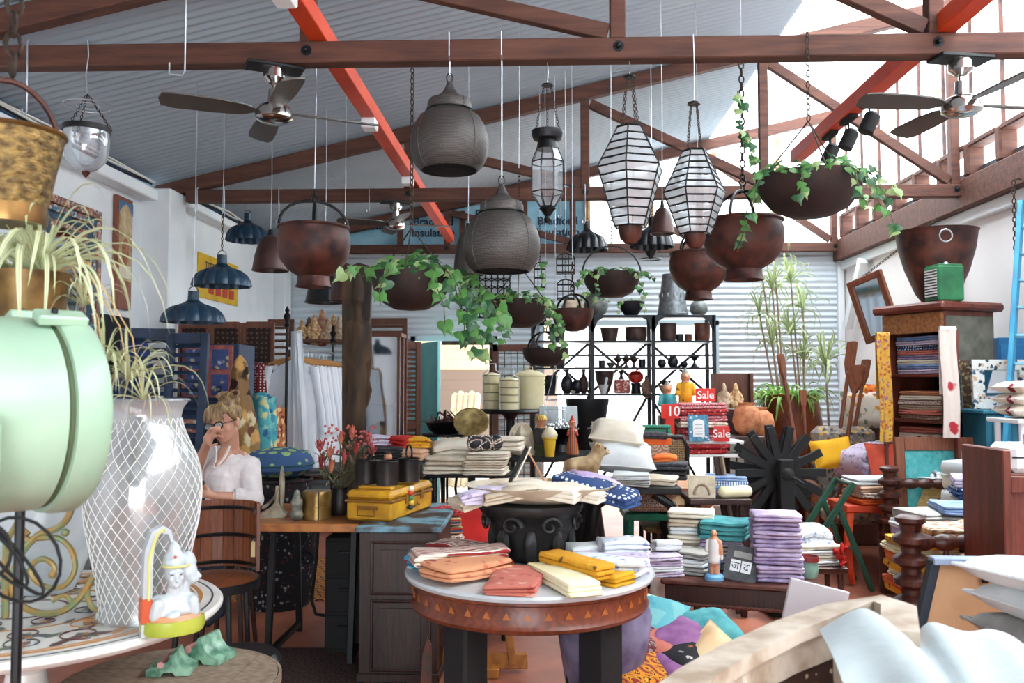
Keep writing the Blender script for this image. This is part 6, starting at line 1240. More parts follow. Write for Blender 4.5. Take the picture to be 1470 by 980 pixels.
def table4(name,label,x0,x1,y0,y1,z,m,leg=.03,tk=.04,rz=0,curved=False):
    t=T(name,label,'table',((x0+x1)/2,(y0+y1)/2,0),rz); w2,d2=(x1-x0)/2,(y1-y0)/2
    MB().bx(-w2,w2,-d2,d2,z-tk,z,.006).build('table_top',m,t)
    for sx_ in (-1,1):
        for sy_ in (-1,1):
            if curved: MB().tube([(sx_*(w2-.18),sy_*(d2-.05),z-tk),(sx_*(w2-.06),sy_*(d2-.05),z-tk-.08),(sx_*(w2-.03),sy_*(d2-.05),z*.6),(sx_*(w2+.03),sy_*(d2-.03),.015)],[.03,.035,.03,.022],8).build('leg',m,t)
            else: MB().cap((sx_*(w2-.05),sy_*(d2-.05),z-tk),(sx_*(w2-.05),sy_*(d2-.05),.012),leg,leg*.8,8).build('leg',m,t)
    return t
CT=P(760,820,3.69); CZ=.78; t=T('round_inlaid_table','round dark table with marble top and triangle inlay apron','table',(CT.x,3.69,0)); t.scale=(1,1,1.04); m_rosew=mat('rosewood','#4a1e12','#7a3a20','wood',4,.35,stretch=(2,2,4))
MB().lathe([(.001,.72),(.5,.72),(.515,.726),(.52,.738),(.515,.748),(.5,.75),(.001,.75)],64).build('marble_top',mat('grey_marble','#cfd2d2','#b9bfc2',scale=5,rough=.25),t)
MB().band([(.47,.61),(.485,.61),(.495,.625),(.485,.64),(.485,.705),(.5,.712),(.5,.72),(.47,.72)],64).build('apron',m_rosew,t); MB().lathe([(.001,.605),(.475,.605),(.475,.62),(.001,.62)],40).build('underframe',m_dark,t)
tri=MB().prism([(-.016,0),(.016,0),(0,.026)],-.002,.001).mesh('inlay_triangle',mat('inlay_amber','#a85f2c',rough=.4))
for k in range(40): a=6.2832*k/40; link('inlay_triangle',tri,t,(.487*math.cos(a),.487*math.sin(a),.66),(0,0,a+1.5708))
for k in range(4): a=R(225+90*k+4); MB().box((.37*math.cos(a),.37*math.sin(a),.305),(.13,.13,.61),.012,(0,0,a)).build('leg',m_blackmatte,t)
cp_=(P(763,800,3.87).x,3.87,CZ+.001); t=T('carved_capital','black carved column capital with volutes on the round table','pedestal',cp_); t.scale=(1.14,1.14,1); MB().lathe([(.001,0),(.11,0),(.125,.02),(.13,.06),(.15,.12),(.17,.18),(.19,.205),(.2,.22),(.2,.245),(.001,.245)],40,mod=lambda a,z: 1+.02*math.sin(a*12)).build('core',m_walnut if 0 else mat('ebony','#070607','#110e0f',scale=12,rough=.5,bump=.3),t)
for k in range(8):
    a=R(22.5+45*k); M_=Matrix.Rotation(a,4,'Z'); vo=MB(M_); vo.tube([(.185,.0+(.042-.0021*i)*math.cos(i*.45),.165+(.042-.0021*i)*math.sin(i*.45)) for i in range(18)],[.011-.0003*i for i in range(18)],6).build('volute',MATS['ebony'],t)
    MB(M_ @ Matrix.Rotation(R(22.5),4,'Z')).sph((.145,0,.08),(.025,.03,.075),8,8).build('acanthus_leaf',MATS['ebony'],t)
t=T('cloth_tray','shallow pale wooden tray balanced on the black capital','tray',(cp_[0]+.04,3.87,CZ+.248)); MB().shell([(.02,0),(.16,.004),(.24,.03),(.3,.075)],.008,44,mod=lambda a,z: 1+.12*math.cos(2*a)).build('tray',C_['oat'],t)
tz_=CZ+.3; rr_=random.Random(31)
tb=[(-.26,-.1,'oat',35,.26,.12),(-.2,-.14,'lilacprint',20,.3,.1),(-.1,-.16,'oat',8,.3,.12),(.02,-.17,'cream',-25,.32,.1),(-.16,.05,'whiteblue',30,.28,.14),(.0,.02,'white',-10,.3,.16),(.13,-.1,'cream',-28,.3,.1),(.2,-.02,'indigo',-30,.3,.13),(.28,-.06,'indigo',-38,.3,.12),(.3,.06,'indigo',-22,.28,.12),(.16,.12,'mustard',-15,.26,.1),(.26,.14,'lilac',12,.26,.09),(-.06,.14,'butter',14,.26,.1),(.05,.1,'coral',20,.2,.08)]
LB=['oat linen roll at the rim of the capital tray','lilac printed cloth draped over the tray rim','rumpled oat linen in the middle of the tray front','cream cloth folded over the tray front','blue and white printed cloth behind the tray linens','plain white cloth in the tray centre','long cream cloth leaning off the tray','indigo spotted cloth on the tray beside the frame strut','indigo spotted cloth hanging off the tray end','indigo spotted cloth lying over the others on the tray','mustard print cloth at the back of the tray','lilac rolled cloth lying at the back of the tray','butter yellow cloth behind the small frame','coral cloth tucked behind the small frame']
for i,(x,y,m,rz,w_,d_) in enumerate(tb): cloth((cp_[0]+.04+x,3.87+y,tz_-.03+.012*(i % 4)),w_,d_,.045,C_[m],rz,3,LB[i],sag=.02,tilt=(rr_.uniform(2,10),rr_.uniform(-6,6)+x*34),rum=.014)
p=P(745,690,3.8); t=T('easel_frame','small dark photo frame seen from the side with a brown easel strut','picture frame',(p.x,3.82,tz_+.04)); MB().beam((-.04,0,0),(.035,0,.15),.09,.016,.002,up=(1,0,0)).build('frame',m_blackmatte,t); MB().beam((-.02,0,0),(.05,0,.148),.084,.006,up=(1,0,0)).build('backing',C_['cream'],t); MB().beam((.035,0,.14),(.11,.0,-.0),.04,.006,up=(1,0,0)).build('strut',mat('strut_board','#a8744e',rough=.8),t)
fan_=[(178,.36,.32,.2,.05,0,'bluefloral','blue floral cloth lying at the table rim next to the carved cabinet'),(150,.36,.3,.17,.06,0,'redstripe','red and white striped cloth behind the blue floral one'),(199,.3,.4,.15,.05,.035,'redstripe','red and white striped roll reaching across the round table top'),(224,.33,.34,.2,.055,.012,'peach','peach block print cloth at the rim of the round table'),(262,.35,.36,.2,.035,0,'coral','coral print cloth folded at the round table rim'),(293,.35,.42,.14,.045,0,'butter','butter yellow cloth roll hanging slightly over the table rim'),(308,.3,.36,.1,.055,.03,'mustard','mustard floral cloth roll on the round table'),(318,.42,.16,.13,.04,0,'yellow','plain yellow cloth bunched at the end of the mustard roll'),(334,.33,.36,.13,.055,.01,'whiteblue','white cloth roll with pale blue print on the round table'),(352,.34,.32,.12,.06,.0,'lilacprint','lilac print cloth roll near the back of the round table'),(18,.28,.22,.12,.08,0,'white','plump plain white cloth roll beside the black capital'),(8,.4,.2,.13,.06,.05,'whiteblue','white cloth with blue sprigs at the back rim of the round table')]
for a,r_,w_,d_,h_,dz,m,l in fan_: cloth((CT.x+r_*math.cos(R(a)),3.69+r_*math.sin(R(a)),CZ+.002+dz),w_,d_,h_,C_[m],a,3,l,rum=.009)
p=PZ(875,955,0); p=P(868,940,3.95); pot('glazed_floor_urn','tall purple blue glazed floor urn under the round table','urn',(p.x,4.02,0),[(.13,0),(.15,.05),(.19,.3),(.22,.5),(.2,.56),(.19,.58)],mat('purple_glaze','#4a4660','#8a84a0',scale=5,rough=.25),.01,36)
t=T('wooden_easel_stand','honey coloured wooden A frame stand behind the round table legs','stand',(P(690,930,4.7).x,4.75,0),0); m_honey=mat('honey_pine','#8a4f20','#b8762f','wood',4,.5)
for x0,x1 in ((-.2,-.1),(.17,.1)): MB().beam((x0,0,.04),(x1,0,.55),.04,.05,.004,up=(0,1,0)).build('upright',m_honey,t)
for z,w_ in ((.06,.5),(.3,.34)): MB().bx(-w_/2,w_/2,-.02,.02,z-.04,z+.04,.004).build('cross_bar',m_honey,t)
MB().box((.03,-.06,.025),(.14,.12,.05),.005).build('foot_block',m_honey,t)
t=T('leather_armchair','brown leather armchair half hidden behind the round table','armchair',(P(665,780,5.35).x,5.55,0),0); m_lea=mat('brown_leather','#4a241c','#6e3a2e',scale=8,rough=.45); MB().box((0,0,.22),(.62,.6,.24),.05).build('seat',m_lea,t); MB().box((0,.3,.48),(.62,.14,.5),.06).build('backrest',m_lea,t)
for sx_ in (-1,1): MB().box((sx_*.33,-.02,.36),(.12,.58,.4),.05).build('armrest',m_lea,t)
for sx_ in (-1,1):
    for sy_ in (-1,1): MB().cap((sx_*.25,sy_*.24,.1),(sx_*.25,sy_*.24,.012),.02,.016,8).build('leg',m_dark,t)
cushion((P(668,745,5.3).x,5.4,.6),.42,.42,.14,C_['red'],(68,0,8),'bright red cushion on the brown leather armchair',trim=C_['red']); cushion((P(705,735,5.6).x,5.66,.62),.36,.36,.12,C_['orange'],(70,0,-14),'orange red cushion behind the carved capital')
st(638,720,5.3,.5,6,.2,.24,.045,[C_['multi'],C_['rosered'],C_['ikat'],C_['multi']],'brightly striped folded textile stacked beside the yellow trunk','striped textiles beside the trunk',12); solo('side_trunk',MB().box((0,0,.25),(.3,.34,.49),.01),m_walnut,'dark box stool under the bright striped textiles','box',(P(638,740,5.3).x,5.3,0))
x_=P(555,640,6.6).x; table4('fabric_table','dark table heaped with red and yellow fabrics behind the trunk',x_-.3,x_+.32,6.3,6.9,.9,m_walnut)
st(545,640,6.5,.901,4,.36,.3,.04,[C_['charcoal'],C_['multi'],C_['black']],'dark patterned fabric folded low on the fabric table','dark fabrics on the fabric table',8)
for i,(dx,dy,m,rz,z,l) in enumerate(((-.1,0,'lilacprint',30,1.09,'black and white script print cloth atop the fabric table heap'),(.08,.05,'red',-20,1.08,'red knotted cloth atop the fabric table heap'),(.2,.08,'mustard',12,1.07,'orange and yellow print cloth at the end of the fabric table'),(.2,-.02,'peachpale',-8,.99,'peach floral cloth hanging at the fabric table end'))): cloth((x_+dx,6.55+dy,z),.26,.24,.07,C_[m],rz,3,l,sag=.02)
t=T('bentwood_chair','black bentwood chair in front of the turquoise door','chair',(P(612,660,7.6).x,7.7,0),25); zc=.46
MB().lathe([(.001,zc-.03),(.2,zc-.03),(.21,zc),(.001,zc+.005)],28).build('seat',m_dark,t); MB().tube([(-.17,.1,zc),(-.18,.17,.75),(-.12,.19,.93),(0,.2,.98),(.12,.19,.93),(.18,.17,.75),(.17,.1,zc)],.012,8).build('back_hoop',m_dark,t); MB().tube([(-.1,.13,zc),(-.11,.17,.7),(-.06,.185,.82),(0,.19,.85),(.06,.185,.82),(.11,.17,.7),(.1,.13,zc)],.009,8).build('inner_hoop',m_dark,t)
for sx_ in (-1,1):
    for sy_ in (-1,1): MB().cap((sx_*.14,sy_*.13,zc-.03),(sx_*.19,sy_*.18,.012),.014,.012,8).build('leg',m_dark,t)
MB().ring((0,0,.25),.16,.008,24).build('stretcher_ring',m_dark,t)
p=P(640,640,7.3); t=T('iron_side_table','low black iron side table with scroll feet between bentwood chair and linens','table',(p.x,7.3,0)); zt_=P(640,622,7.3).z; MB().lathe([(.001,zt_-.02),(.2,zt_-.02),(.2,zt_),(.001,zt_)],28).build('table_top',m_dark,t)
for k in range(3): a=R(90+120*k); MB().tube([(.16*math.cos(a),.16*math.sin(a),zt_-.02),(.1*math.cos(a),.1*math.sin(a),zt_*.6),(.2*math.cos(a),.2*math.sin(a),.02)],.011,6).build('leg',m_dark,t)
pot('black_pan','square handled black iron pan holding dried twigs','pan',(p.x,7.3,zt_+.001),[(.1,0),(.14,.03),(.17,.09),(.21,.1)],m_dark,.006,28)
pt=T('twig_bundle','bundle of dark dried twigs in the black iron pan','twigs',(p.x,7.3,zt_+.03)); rr_=random.Random(77)
for k in range(26): a=rr_.uniform(0,6.28); r_=rr_.uniform(0,.12); MB().tube([(r_*math.cos(a),r_*math.sin(a),0),(r_*math.cos(a+.6),r_*math.sin(a+.6),rr_.uniform(.05,.12)),(r_*1.2*math.cos(a+1.4),r_*math.sin(a+1.4),rr_.uniform(.06,.17))],.006,5).build('twig',m_rust,pt)
LZ=P(675,678,6.5).z; xa,xb=P(612,670,6.5).x,P(742,670,6.5).x; table4('linen_table','black metal table stacked with cream linens',xa+.03,xb,6.3,6.95,LZ,m_dark,.018,.02)
cr=[C_['cream'],C_['oat']]
zA=st(640,670,6.45,LZ+.001,2,.34,.3,.06,cr,'thick cream linen at the edge of the linen table','cream linens on the linen table',6); zB=st(700,670,6.42,LZ+.001,3,.32,.3,.05,cr,'folded cream linen with visible edges on the linen table','cream linens on the linen table',-6,layers=3)
cloth((P(655,640,6.7).x,6.75,LZ+.14),.4,.34,.1,C_['cream'],12,2,'large rumpled cream throw at the back of the linen table',sag=.06); cloth((P(722,655,6.5).x,6.6,LZ+.16),.3,.24,.1,C_['cream'],-10,3,'cream fringed throw folded beside the twine balls')
for i,(px,py) in enumerate(((682,640),(697,642),(710,640))):
    p=P(px,py,6.45); rr_=random.Random(i); t=T('twine_ball',('loose ball of dark speckled twine on the linens, left of the trio','middle ball of dark speckled twine on the cream linens','ball of dark speckled twine beside the fringed throw')[i].replace(', left of the trio',' near the rumpled throw'),'twine',(p.x,6.42+.03*i,zB+.055)); MB().sph((0,0,0),(.06,.055,.045),12,8).build('core',C_['charcoal'],t)
    for k in range(9): MB(Euler((rr_.uniform(0,3),rr_.uniform(0,3),0)).to_matrix().to_4x4()).ring((0,0,rr_.uniform(-.02,.02)),.055,.006,18,5).build('strand',C_['ikat'] if k % 2 else C_['charcoal'],t)
p=P(676,612,7.0); t=T('brass_tray','large oval brass tray propped upright behind the linens','tray',(p.x,7.05,LZ+.06 if 0 else 0)); zc_=P(676,606,7.05).z; k=7.05/F; TM_=Matrix.Translation((0,0,zc_)) @ Matrix.Rotation(R(80),4,'X') @ Matrix.Diagonal((1.25,1,1,1)); m_ob=mat('old_brass','#5a4a28','#8a7545',scale=18,rough=.4,metal=.6); MB(TM_).lathe([(.001,0),(15*k,0),(18*k,.02),(20*k,.022),(20*k,.03),(.001,.012)],40).build('dish',m_ob,t); MB().bx(-.03,.03,.03,.07,0,zc_-.05).build('prop_stand',m_dark,t); MB(TM_).ring((0,0,.025),19.5*k,.006,40).build('rim',m_ob,t)
RZ=P(890,693,6.2).z; xa,xb=P(842,690,6.2).x,P(960,690,6.2).x; table4('pillow_table','black table with curved legs piled with white pillows',xa,xb+.05,5.95,6.65,RZ,m_dark,.03,.05,0,True)
m_fur=mat('worn_lion_paint','#8a6a48','#c9b088',scale=14,rough=.8,bump=.3); p=P(842,682,5.98)
k=5.98/F
def lion_x(t):
    for sx_ in (-1,1): MB().sph((19*k+.0,-.03*sx_,49*k),(.012,.01,.014),8,6).build('ear',m_fur,t); MB().sph((27*k,-.022*sx_-.008,45*k),.006,6,5).build('eye',m_pup,t)
    MB().cap((-20*k,0,28*k),(-24*k,0,8*k),.012,.01,8).build('tail',m_fur,t); MB().sph((31.5*k,0,41.5*k),(.008,.012,.008),8,6).build('nose',m_pup,t)
blob_fig('lion_statue','weathered carved wooden lion cub statue standing in front of the pillows','statue',(p.x-.03,5.99,RZ+.001),[((-12*k,0,24*k),(12*k,0,26*k),10*k,11*k),((12*k,0,28*k),(20*k,0,40*k),10*k,8*k),((20*k,0,43*k),(9*k,8.5*k,8*k)),((25*k,0,42*k),(30*k,0,40*k),5*k,4*k)]+[((x*k,y*k,22*k),(x*k,y*k,9*k),6*k,4*k) for x in (-14,13) for y in (-6,6)]+[((x*k,y*k,9*k),((x+2)*k,y*k,3*k),4*k,3.5*k) for x in (-14,13) for y in (-6,6)],m_fur,None,.008,12,1.2,3,extra=lion_x)
cushion((P(893,655,6.4).x,6.42,P(893,654,6.4).z),.46,.34,.2,C_['white'],(24,4,2),'lower large white pillow lying on the pillow table',group='white pillows'); cushion((P(886,620,6.5).x,6.5,P(886,621,6.5).z),.4,.3,.17,C_['cream'],(20,6,-6),'upper cream white pillow resting on the larger one',group='white pillows')
st(905,690,6.05,RZ+.001,2,.26,.22,.04,[C_['grey'],C_['white']],'grey and white woven cloth at the front of the pillow table','woven cloths on the pillow table',-8,layers=3); st(940,690,6.12,RZ+.001,1,.3,.26,.055,[C_['oat']],'taupe round cornered cloth at the pillow table edge','taupe cloth on the pillow table',-12)
zC=st(958,685,6.45,RZ+.001,2,.3,.2,.06,[C_['charcoal'],C_['charcoal']],'dark charcoal woven blanket folded beside the white pillow','charcoal blankets',-14); cloth((P(955,655,6.5).x,6.5,zC),.18,.14,.05,C_['orange'],-10,2,'orange knit cloth on top of the charcoal blankets',sag=.02)
GB=P(935,732,6.75).z; xa,xb=P(893,730,6.75).x,P(975,730,6.75).x; m_grn=mat('green_paint','#0f6a50','#1a7f62',scale=8,rough=.4); table4('green_bench','green painted low bench under the patterned cushions',xa,xb+.1,6.55,7.0,GB,m_grn,.025,.05)
for i,(m,l) in enumerate((('ikat','lower dark ikat cushion on the green bench'),('paisley','upper swirling print cushion on the green bench'))): cushion((P(932,715,6.7).x,6.72,GB+.06+.1*i),.4,.4,.12,C_[m],(0,0,6*i-3),l)
for i,(m,l) in enumerate((('sand','lower peach gold silk cushion at the bench end'),('peachpale','upper pale peach silk cushion at the bench end'))): cushion((P(985,708,6.7).x-.03*i,6.75,GB+.07+.12*i),.36,.4,.15,C_[m],(0,0,-8*i),l)
for i,(px,py,w_,Y,l) in enumerate(((920,607,86,7.35,'larger green carved wooden tray propped behind the pillows'),(925,622,82,7.22,'smaller green carved wooden tray leaning on the larger one'))):
    p=P(px,py,Y); t=T('green_tray',l,'tray',(p.x,Y,DT+.001),-3*i); t.rotation_euler=(R(-14),0,R(-3*i)); ww=S(w_,Y); hh=S(40,Y)*(1 if i==0 else .72)
    MB().bx(-ww/2,ww/2,.0,.015,0,hh,.003).build('panel',m_grn,t)
    for a,b,c,d in ((-ww/2,ww/2,0,.03),(-ww/2,ww/2,hh-.03,hh),(-ww/2,-ww/2+.03,.03,hh-.03),(ww/2-.03,ww/2,.03,hh-.03)): MB().bx(a,b,-.03,0,c,d,.006).build('rim_rail',m_grn,t)
    for k in range(6): MB().sph((-ww/2+.08+(ww-.16)*k/5,-.004,hh/2),(.02,.01,.03),8,6).build('carved_rosette',m_grn,t)
t=T('cane_back_chair','chair with woven cane back behind the charcoal blankets','chair',(P(955,660,6.95).x,7.05,0),0); zc=P(955,628,6.95).z; m_cane=mat('woven_cane','#8a7350','#3a2c1c','dots',55,.7,mix=(.3,.5)); MB().bx(-.16,.17,0,.01,.6,zc-.03).build('cane_panel',m_cane,t); MB().tube([(-.18,0,.0),(-.18,0,zc-.08),(-.14,0,zc),(.15,0,zc),(.19,0,zc-.08),(.19,0,0)],.018,8).build('back_frame',m_dark,t); MB().box((0,-.2,.44),(.4,.4,.05),.02).build('seat',m_cane,t)
for sx_ in (-1,1): MB().cap((sx_*.17,-.37,.42),(sx_*.17,-.37,.012),.018,.014,8).build('front_leg',m_dark,t)
t=T('medallion_textile','red bordered textile with ring medallions draped on the cane chair','textile',(P(938,645,6.9).x,6.97,.5)); zc2=P(938,632,6.9).z-.5; MB().bx(-.13,.13,0,.008,0,zc2).build('cloth',C_['paisley'],t); MB().bx(-.15,.15,-.004,.012,zc2-.04,zc2+.01,.004).build('red_border',C_['orange'],t); MB().cap((-.12,0,zc2+.04),(.1,0,zc2+.03),.03,.03,8).build('dark_roll',C_['charcoal'],t)
SX=P(1005,630,7.8).x; s1,s2=P(1005,632,7.8).z,P(1005,651,7.8).z; t=T('sale_display_shelf','white shelved display stand holding sale quilts','shelf',(SX,7.9,0)); wv=S(120,7.8)/2
for z in (s1,s2,.5): MB().bx(-wv,wv,-.2,.2,z-.025,z,.004).build('shelf',m_wplas,t)
for sx_ in (-1,1): MB().bx(sx_*wv-.015,sx_*wv+.015,-.2,.2,0,s1,.003).build('side',m_wplas if 0 else m_walnut,t)
zq=st(1005,632,7.9,s1+.001,6,.46,.3,.05,[C_['pinkquilt'],C_['rosered'],C_['floralred'],C_['pinkquilt'],C_['rosered'],C_['pinkquilt']],'pink and red patchwork quilt folded in the sale stack','sale quilts',3,layers=2)
cloth((SX+.03,7.82,s2+.001),.42,.26,.09,C_['rosered'],2,2,'rolled rose red quilt on the lower sale shelf')
m_sign=mat('red_sign','#d8281c',rough=.3); m_wt=mat('white_lettering','#f4f2ee',rough=.5)
def sign(px,py,w_px,h_px,Y,txt,size,label,rz=0,zb=None,xo=0):
    p=P(px,py,Y); w_,h_=S(w_px,Y),S(h_px,Y); zb=P(px,py+h_px/2,Y).z if zb is None else zb; t=T('sale_sign',label,'sign',(p.x,Y,zb),rz); MB().bx(-w_/2,w_/2,0,.006,0,h_,.001).build('board',m_sign,t); link('lettering',text_mesh(txt,size,m_wt,.001,bold=.001),t,(xo,-.003,h_*.48),(R(90),0,0)); MB().bx(-.04,.04,.006,.05,s1-zb+.001 if txt=='10' else 0,.008).build('foot',m_sign,t); return t
sign(1013,569,28,19,7.86,'Sale',.095,'red Sale sign standing on top of the quilt stack',0,zq+.004); sign(962,594,26,20,7.66,'10',.12,'red price sign reading 10 beside the quilt stack',8,s1+.2,.03); sign(1036,622,22,22,7.66,'Sale',.095,'red Sale sign low in front of the quilts',-6,s1+.001,.0)
p=P(1004,613,7.62); t=T('framed_notice','blue mosaic framed notice in front of the quilts','picture frame',(p.x,7.64,s1+.002)); t.rotation_euler=(R(-8),0,0); w_,h_=S(29,7.62),S(38,7.62); MB().bx(-w_/2,w_/2,0,.015,0,h_,.003).build('frame',mat('blue_mosaic','#2f7a9a','#1f5a78','floral',40,.4,pal=['#2f7a9a','#1f5878','#4a98b0','#c8d0c8'],mix=(.4,.6)),t)
MB().prism([(-w_*.28,h_*.17),(w_*.28,h_*.17),(w_*.28,h_*.7)]+[(w_*.28*math.cos(R(a)),h_*.7+h_*.14*math.sin(R(a))) for a in (30,60,90,120,150)]+[(-w_*.28,h_*.7)],-.003,0).build('card',mat('white_card','#f0f0f0',rough=.7),t)
for z in (.62,.5,.38,.27): MB().bx(-w_*.18,w_*.18,-.0045,-.003,h_*z-.002,h_*z+.002).build('text_line',mat('grey_ink','#7a8088',rough=.8),t)
k=7.7/F
for i,(px,py,m1,m2,Y,hpx,l) in enumerate(((958,572,'teal','cream',8.1,48,'plump painted clown figure in green dungarees by the price sign'),(984,556,'mustard','cream',8.25,52,'tall painted clown figure in a yellow coat behind the quilts'))):
    Y=8.0; p=P(px,py,Y); zb=P(px,py+hpx/2,Y).z; sc_=hpx/46; solo('figure_plinth',MB().box((0,0,(zb-s1)/2),(.16,.14,zb-s1-.002),.006),m_walnut,('dark box raising the green clown figure','dark box raising the yellow coated clown figure')[i],'plinth',(p.x,Y+.0*i,s1))
    k3=Y/F*sc_
    blob_fig('clown_figure',l,'figurine',(p.x,Y,zb),[((-4*k3,0,0),(-4*k3,0,10*k3),5*k3,5*k3),((4*k3,0,0),(4*k3,0,10*k3),5*k3,5*k3),((0,0,12*k3),(0,0,25*k3),9*k3,7*k3),((-8*k3,0,26*k3),(-11*k3,-.03,15*k3),3.5*k3,3*k3),((8*k3,0,26*k3),(11*k3,-.03,15*k3),3.5*k3,3*k3),((0,0,36*k3),(6.5*k3,6.5*k3,7*k3)),((0,-7*k3,36*k3),(1.5*k3,1.5*k3,1.5*k3)),((0,0,42*k3),(0,0,45*k3),4.5*k3,2.5*k3)],[C_[m1],m_skinw,mat('grey_hat','#7a8078',rough=.7)],lambda c,k3=k3: 2 if c.z > 41*k3 else 1 if c.z > 29.5*k3 else 0,.009,0,1,2)
# ================================================================== right half
LT=Matrix.Translation((.66,4.97,0)) @ Matrix.Rotation(R(-15),4,'Z'); lz=.45; m_lowt=mat('low_table_wood','#3a1d15','#5c3024','wood',4,.4,stretch=(1,4,4))
t=T('low_carved_table','low dark wooden table with rope carved edge and turned legs','table',(.66,4.97,0),-15); LW,LD=.84,.62
MB().bx(0,LW,0,LD,lz-.03,lz,.008).build('table_top',m_lowt,t); MB().bx(.02,LW-.02,.02,LD-.02,lz-.13,lz-.03,.004).build('apron',m_blackmatte if 0 else m_walnut,t)
MB().tube([(.0+LW*i/60,.01,lz-.135+.005*(i % 2)) for i in range(61)],.011,6).build('rope_moulding',m_lowt,t); MB().tube([(LW-.01,LD*i/40,lz-.135+.005*(i % 2)) for i in range(41)],.011,6).build('rope_moulding',m_lowt,t)
lg=MB().lathe([(.03,0),(.045,.03),(.05,.09),(.035,.14),(.025,.155),(.05,.18),(.028,.2),(.045,.24),(.04,.3),(.045,.32)],18).mesh('leg',m_lowt)
for x in (.07,LW-.07):
    for y in (.07,LD-.07): link('leg',lg,t,(x,y,0))
def lt(x,y,z=lz+.001): v=LT @ Vector((x,y,0)); return (v.x,v.y,z)
def lstack(x,y,n,w,d,h,ms,label,group,rz=0,z=None,**k): q=lt(x,y); return stack((q[0],q[1],z or q[2]),n,w,d,h,ms,label,group,rz-15,**k)
lstack(.62,.2,8,.27,.24,.042,[C_['lavender'],C_['lilac']],'lavender cloth folded in the tall stack on the low table','lavender cloths',8)
zz_=lstack(.3,.42,4,.26,.22,.04,[C_['grey'],C_['lilac']],'grey mauve cloth under the teal one on the low table','grey cloths under the teal one'); q=lt(.34,.4,zz_); cloth(q,.27,.24,.11,C_['teal'],-25,4,'teal cloth folded on top of the grey stack')
lstack(.12,.48,7,.28,.22,.042,[C_['cream'],C_['white'],C_['oat']],'cream linen folded in the back stack of the low table','cream linens at the back of the low table',4)
lstack(.14,.25,3,.28,.2,.04,[C_['grey'],C_['white']],'pale grey cloth loosely folded before the cream linens','pale grey cloths on the low table',-18)
lstack(-.02,.1,4,.26,.18,.028,[C_['lilacprint'],C_['white'],C_['lilac']],'pale lilac cloth rumpled over the low table end','pale lilac cloths at the table end',20,jr=14); q=lt(.02,.16,lz+.13); cloth(q,.16,.08,.06,C_['white'],10,2,'small rolled white cloth on the lilac pile')
q=lt(.29,.07); kf=5.0/F
def man_x(t):
    MB().lathe([(.001,0),(.05,0),(.05,.02),(.04,.03),(.001,.03)],20).build('base',mat('sky_blue_base','#6fa8cf',rough=.5),t); MB().lathe([(.03,.03),(.034,.09),(.028,.12),(.001,.12)],14,(.0,.025,0)).build('support',MATS['sky_blue_base'],t)
blob_fig('robed_man_figurine','small figurine of a bald man in white wraps on a blue base','figurine',q,[((-.013,0,.03),(-.014,0,.09),.012,.014),((.013,-.01,.03),(.013,0,.09),.012,.014),((0,0,.1),(0,0,.15),.032,.028),((0,0,.15),(0,0,.205),.03,.028),((0,0,.21),(0,0,.225),.012,.012),((0,-.003,.243),(.018,.02,.022)),((0,-.024,.241),(.004,.005,.005)),((-.034,0,.2),(-.04,-.005,.15),.01,.009),((.034,0,.2),(.042,-.01,.14),.01,.008),((.042,-.01,.14),(.04,-.02,.11),.008,.007)],[m_skinw,mat('figurine_white','#dcd8d4',rough=.6)],lambda c: 1 if (.09 < c.z < .135) or (.135 < c.z < .215 and c.x < .024 and c.x+(c.z-.2)*.5 < .02) else 0,.005,-10,1.05,2,extra=man_x)
q=lt(.42,.06); t=T('slate_sign','grey slate plaque with two white tiles of Hindi letters leaning on the lavender stack','sign',q,-30); t.rotation_euler=(R(-24),R(8),R(-22)); MB().bx(-.09,.09,0,.012,0,.2,.003).build('slate',mat('slate','#3c3e42','#54575b',scale=30,rough=.7),t)
for i,ch in enumerate('जद'): MB().bx(-.058+.06*i,-.004+.06*i,-.004,0,.05,.115,.001).build('tile',m_wplas,t); link('letter',text_mesh(ch,.06,m_ink,.0005),t,(-.031+.06*i,-.0055,.08),(R(90),0,0))
MB().bx(-.05,.05,-.002,0,.13,.165).build('worn_patch',C_['grey'],t)
q=lt(.8,.28); pot('enamel_mug','mint green enamel mug with red rim on the low table corner','mug',q,[(.042,0),(.048,.02),(.05,.06),(.047,.085),(.05,.09)],mat('mint_mug','#7fa894','#9cc0ac',scale=6,rough=.4),.004,24); tag(MB().band([(.047,.0),(.052,.0),(.052,.03),(.047,.03)],24).build('mug_band',mat('red_rim','#8e2f2c',rough=.5),None,(q[0],q[1],q[2]+.091)),'red wooden ring resting on the mint enamel mug','ring'); q=lt(.72,.43)
q=P(1168,790,5.75); t=T('wooden_stool','dark square stool behind the lavender stack','stool',(q.x,5.8,0)); MB().box((0,0,.36),(.36,.34,.04),.006).build('seat',m_lowt,t)
for sx_ in (-1,1):
    for sy_ in (-1,1): MB().cap((sx_*.14,sy_*.13,.34),(sx_*.15,sy_*.14,.012),.02,.016,8).build('leg',m_lowt,t)
zz_=stack((q.x,5.8,.381),4,.3,.28,.03,[C_['white'],C_['cream']],'white cloth with red tassels folded on the dark stool','tasselled white cloths',10); cloth((q.x+.02,5.85,zz_+.001),.22,.2,.11,C_['whiteblue'],5,2,'rumpled white sprigged cloth atop the tasselled pile',sag=.05)
tm_=MB().lathe([(.001,0),(.012,.005),(.01,.03),(.004,.045),(.001,.05)],8).mesh('tassel',C_['red']); tt=T('tassel_string','string of red pompom tassels hanging off the white cloths','tassels',(q.x+.14,5.66,.39))
for k in range(14): link('tassel',tm_,tt,(.02*math.sin(k*2.1),.02*(k % 4)-.03,.1-.012*k if k < 9 else .02*(k-8)),(R(20*(k % 5)),0,k),1.1)
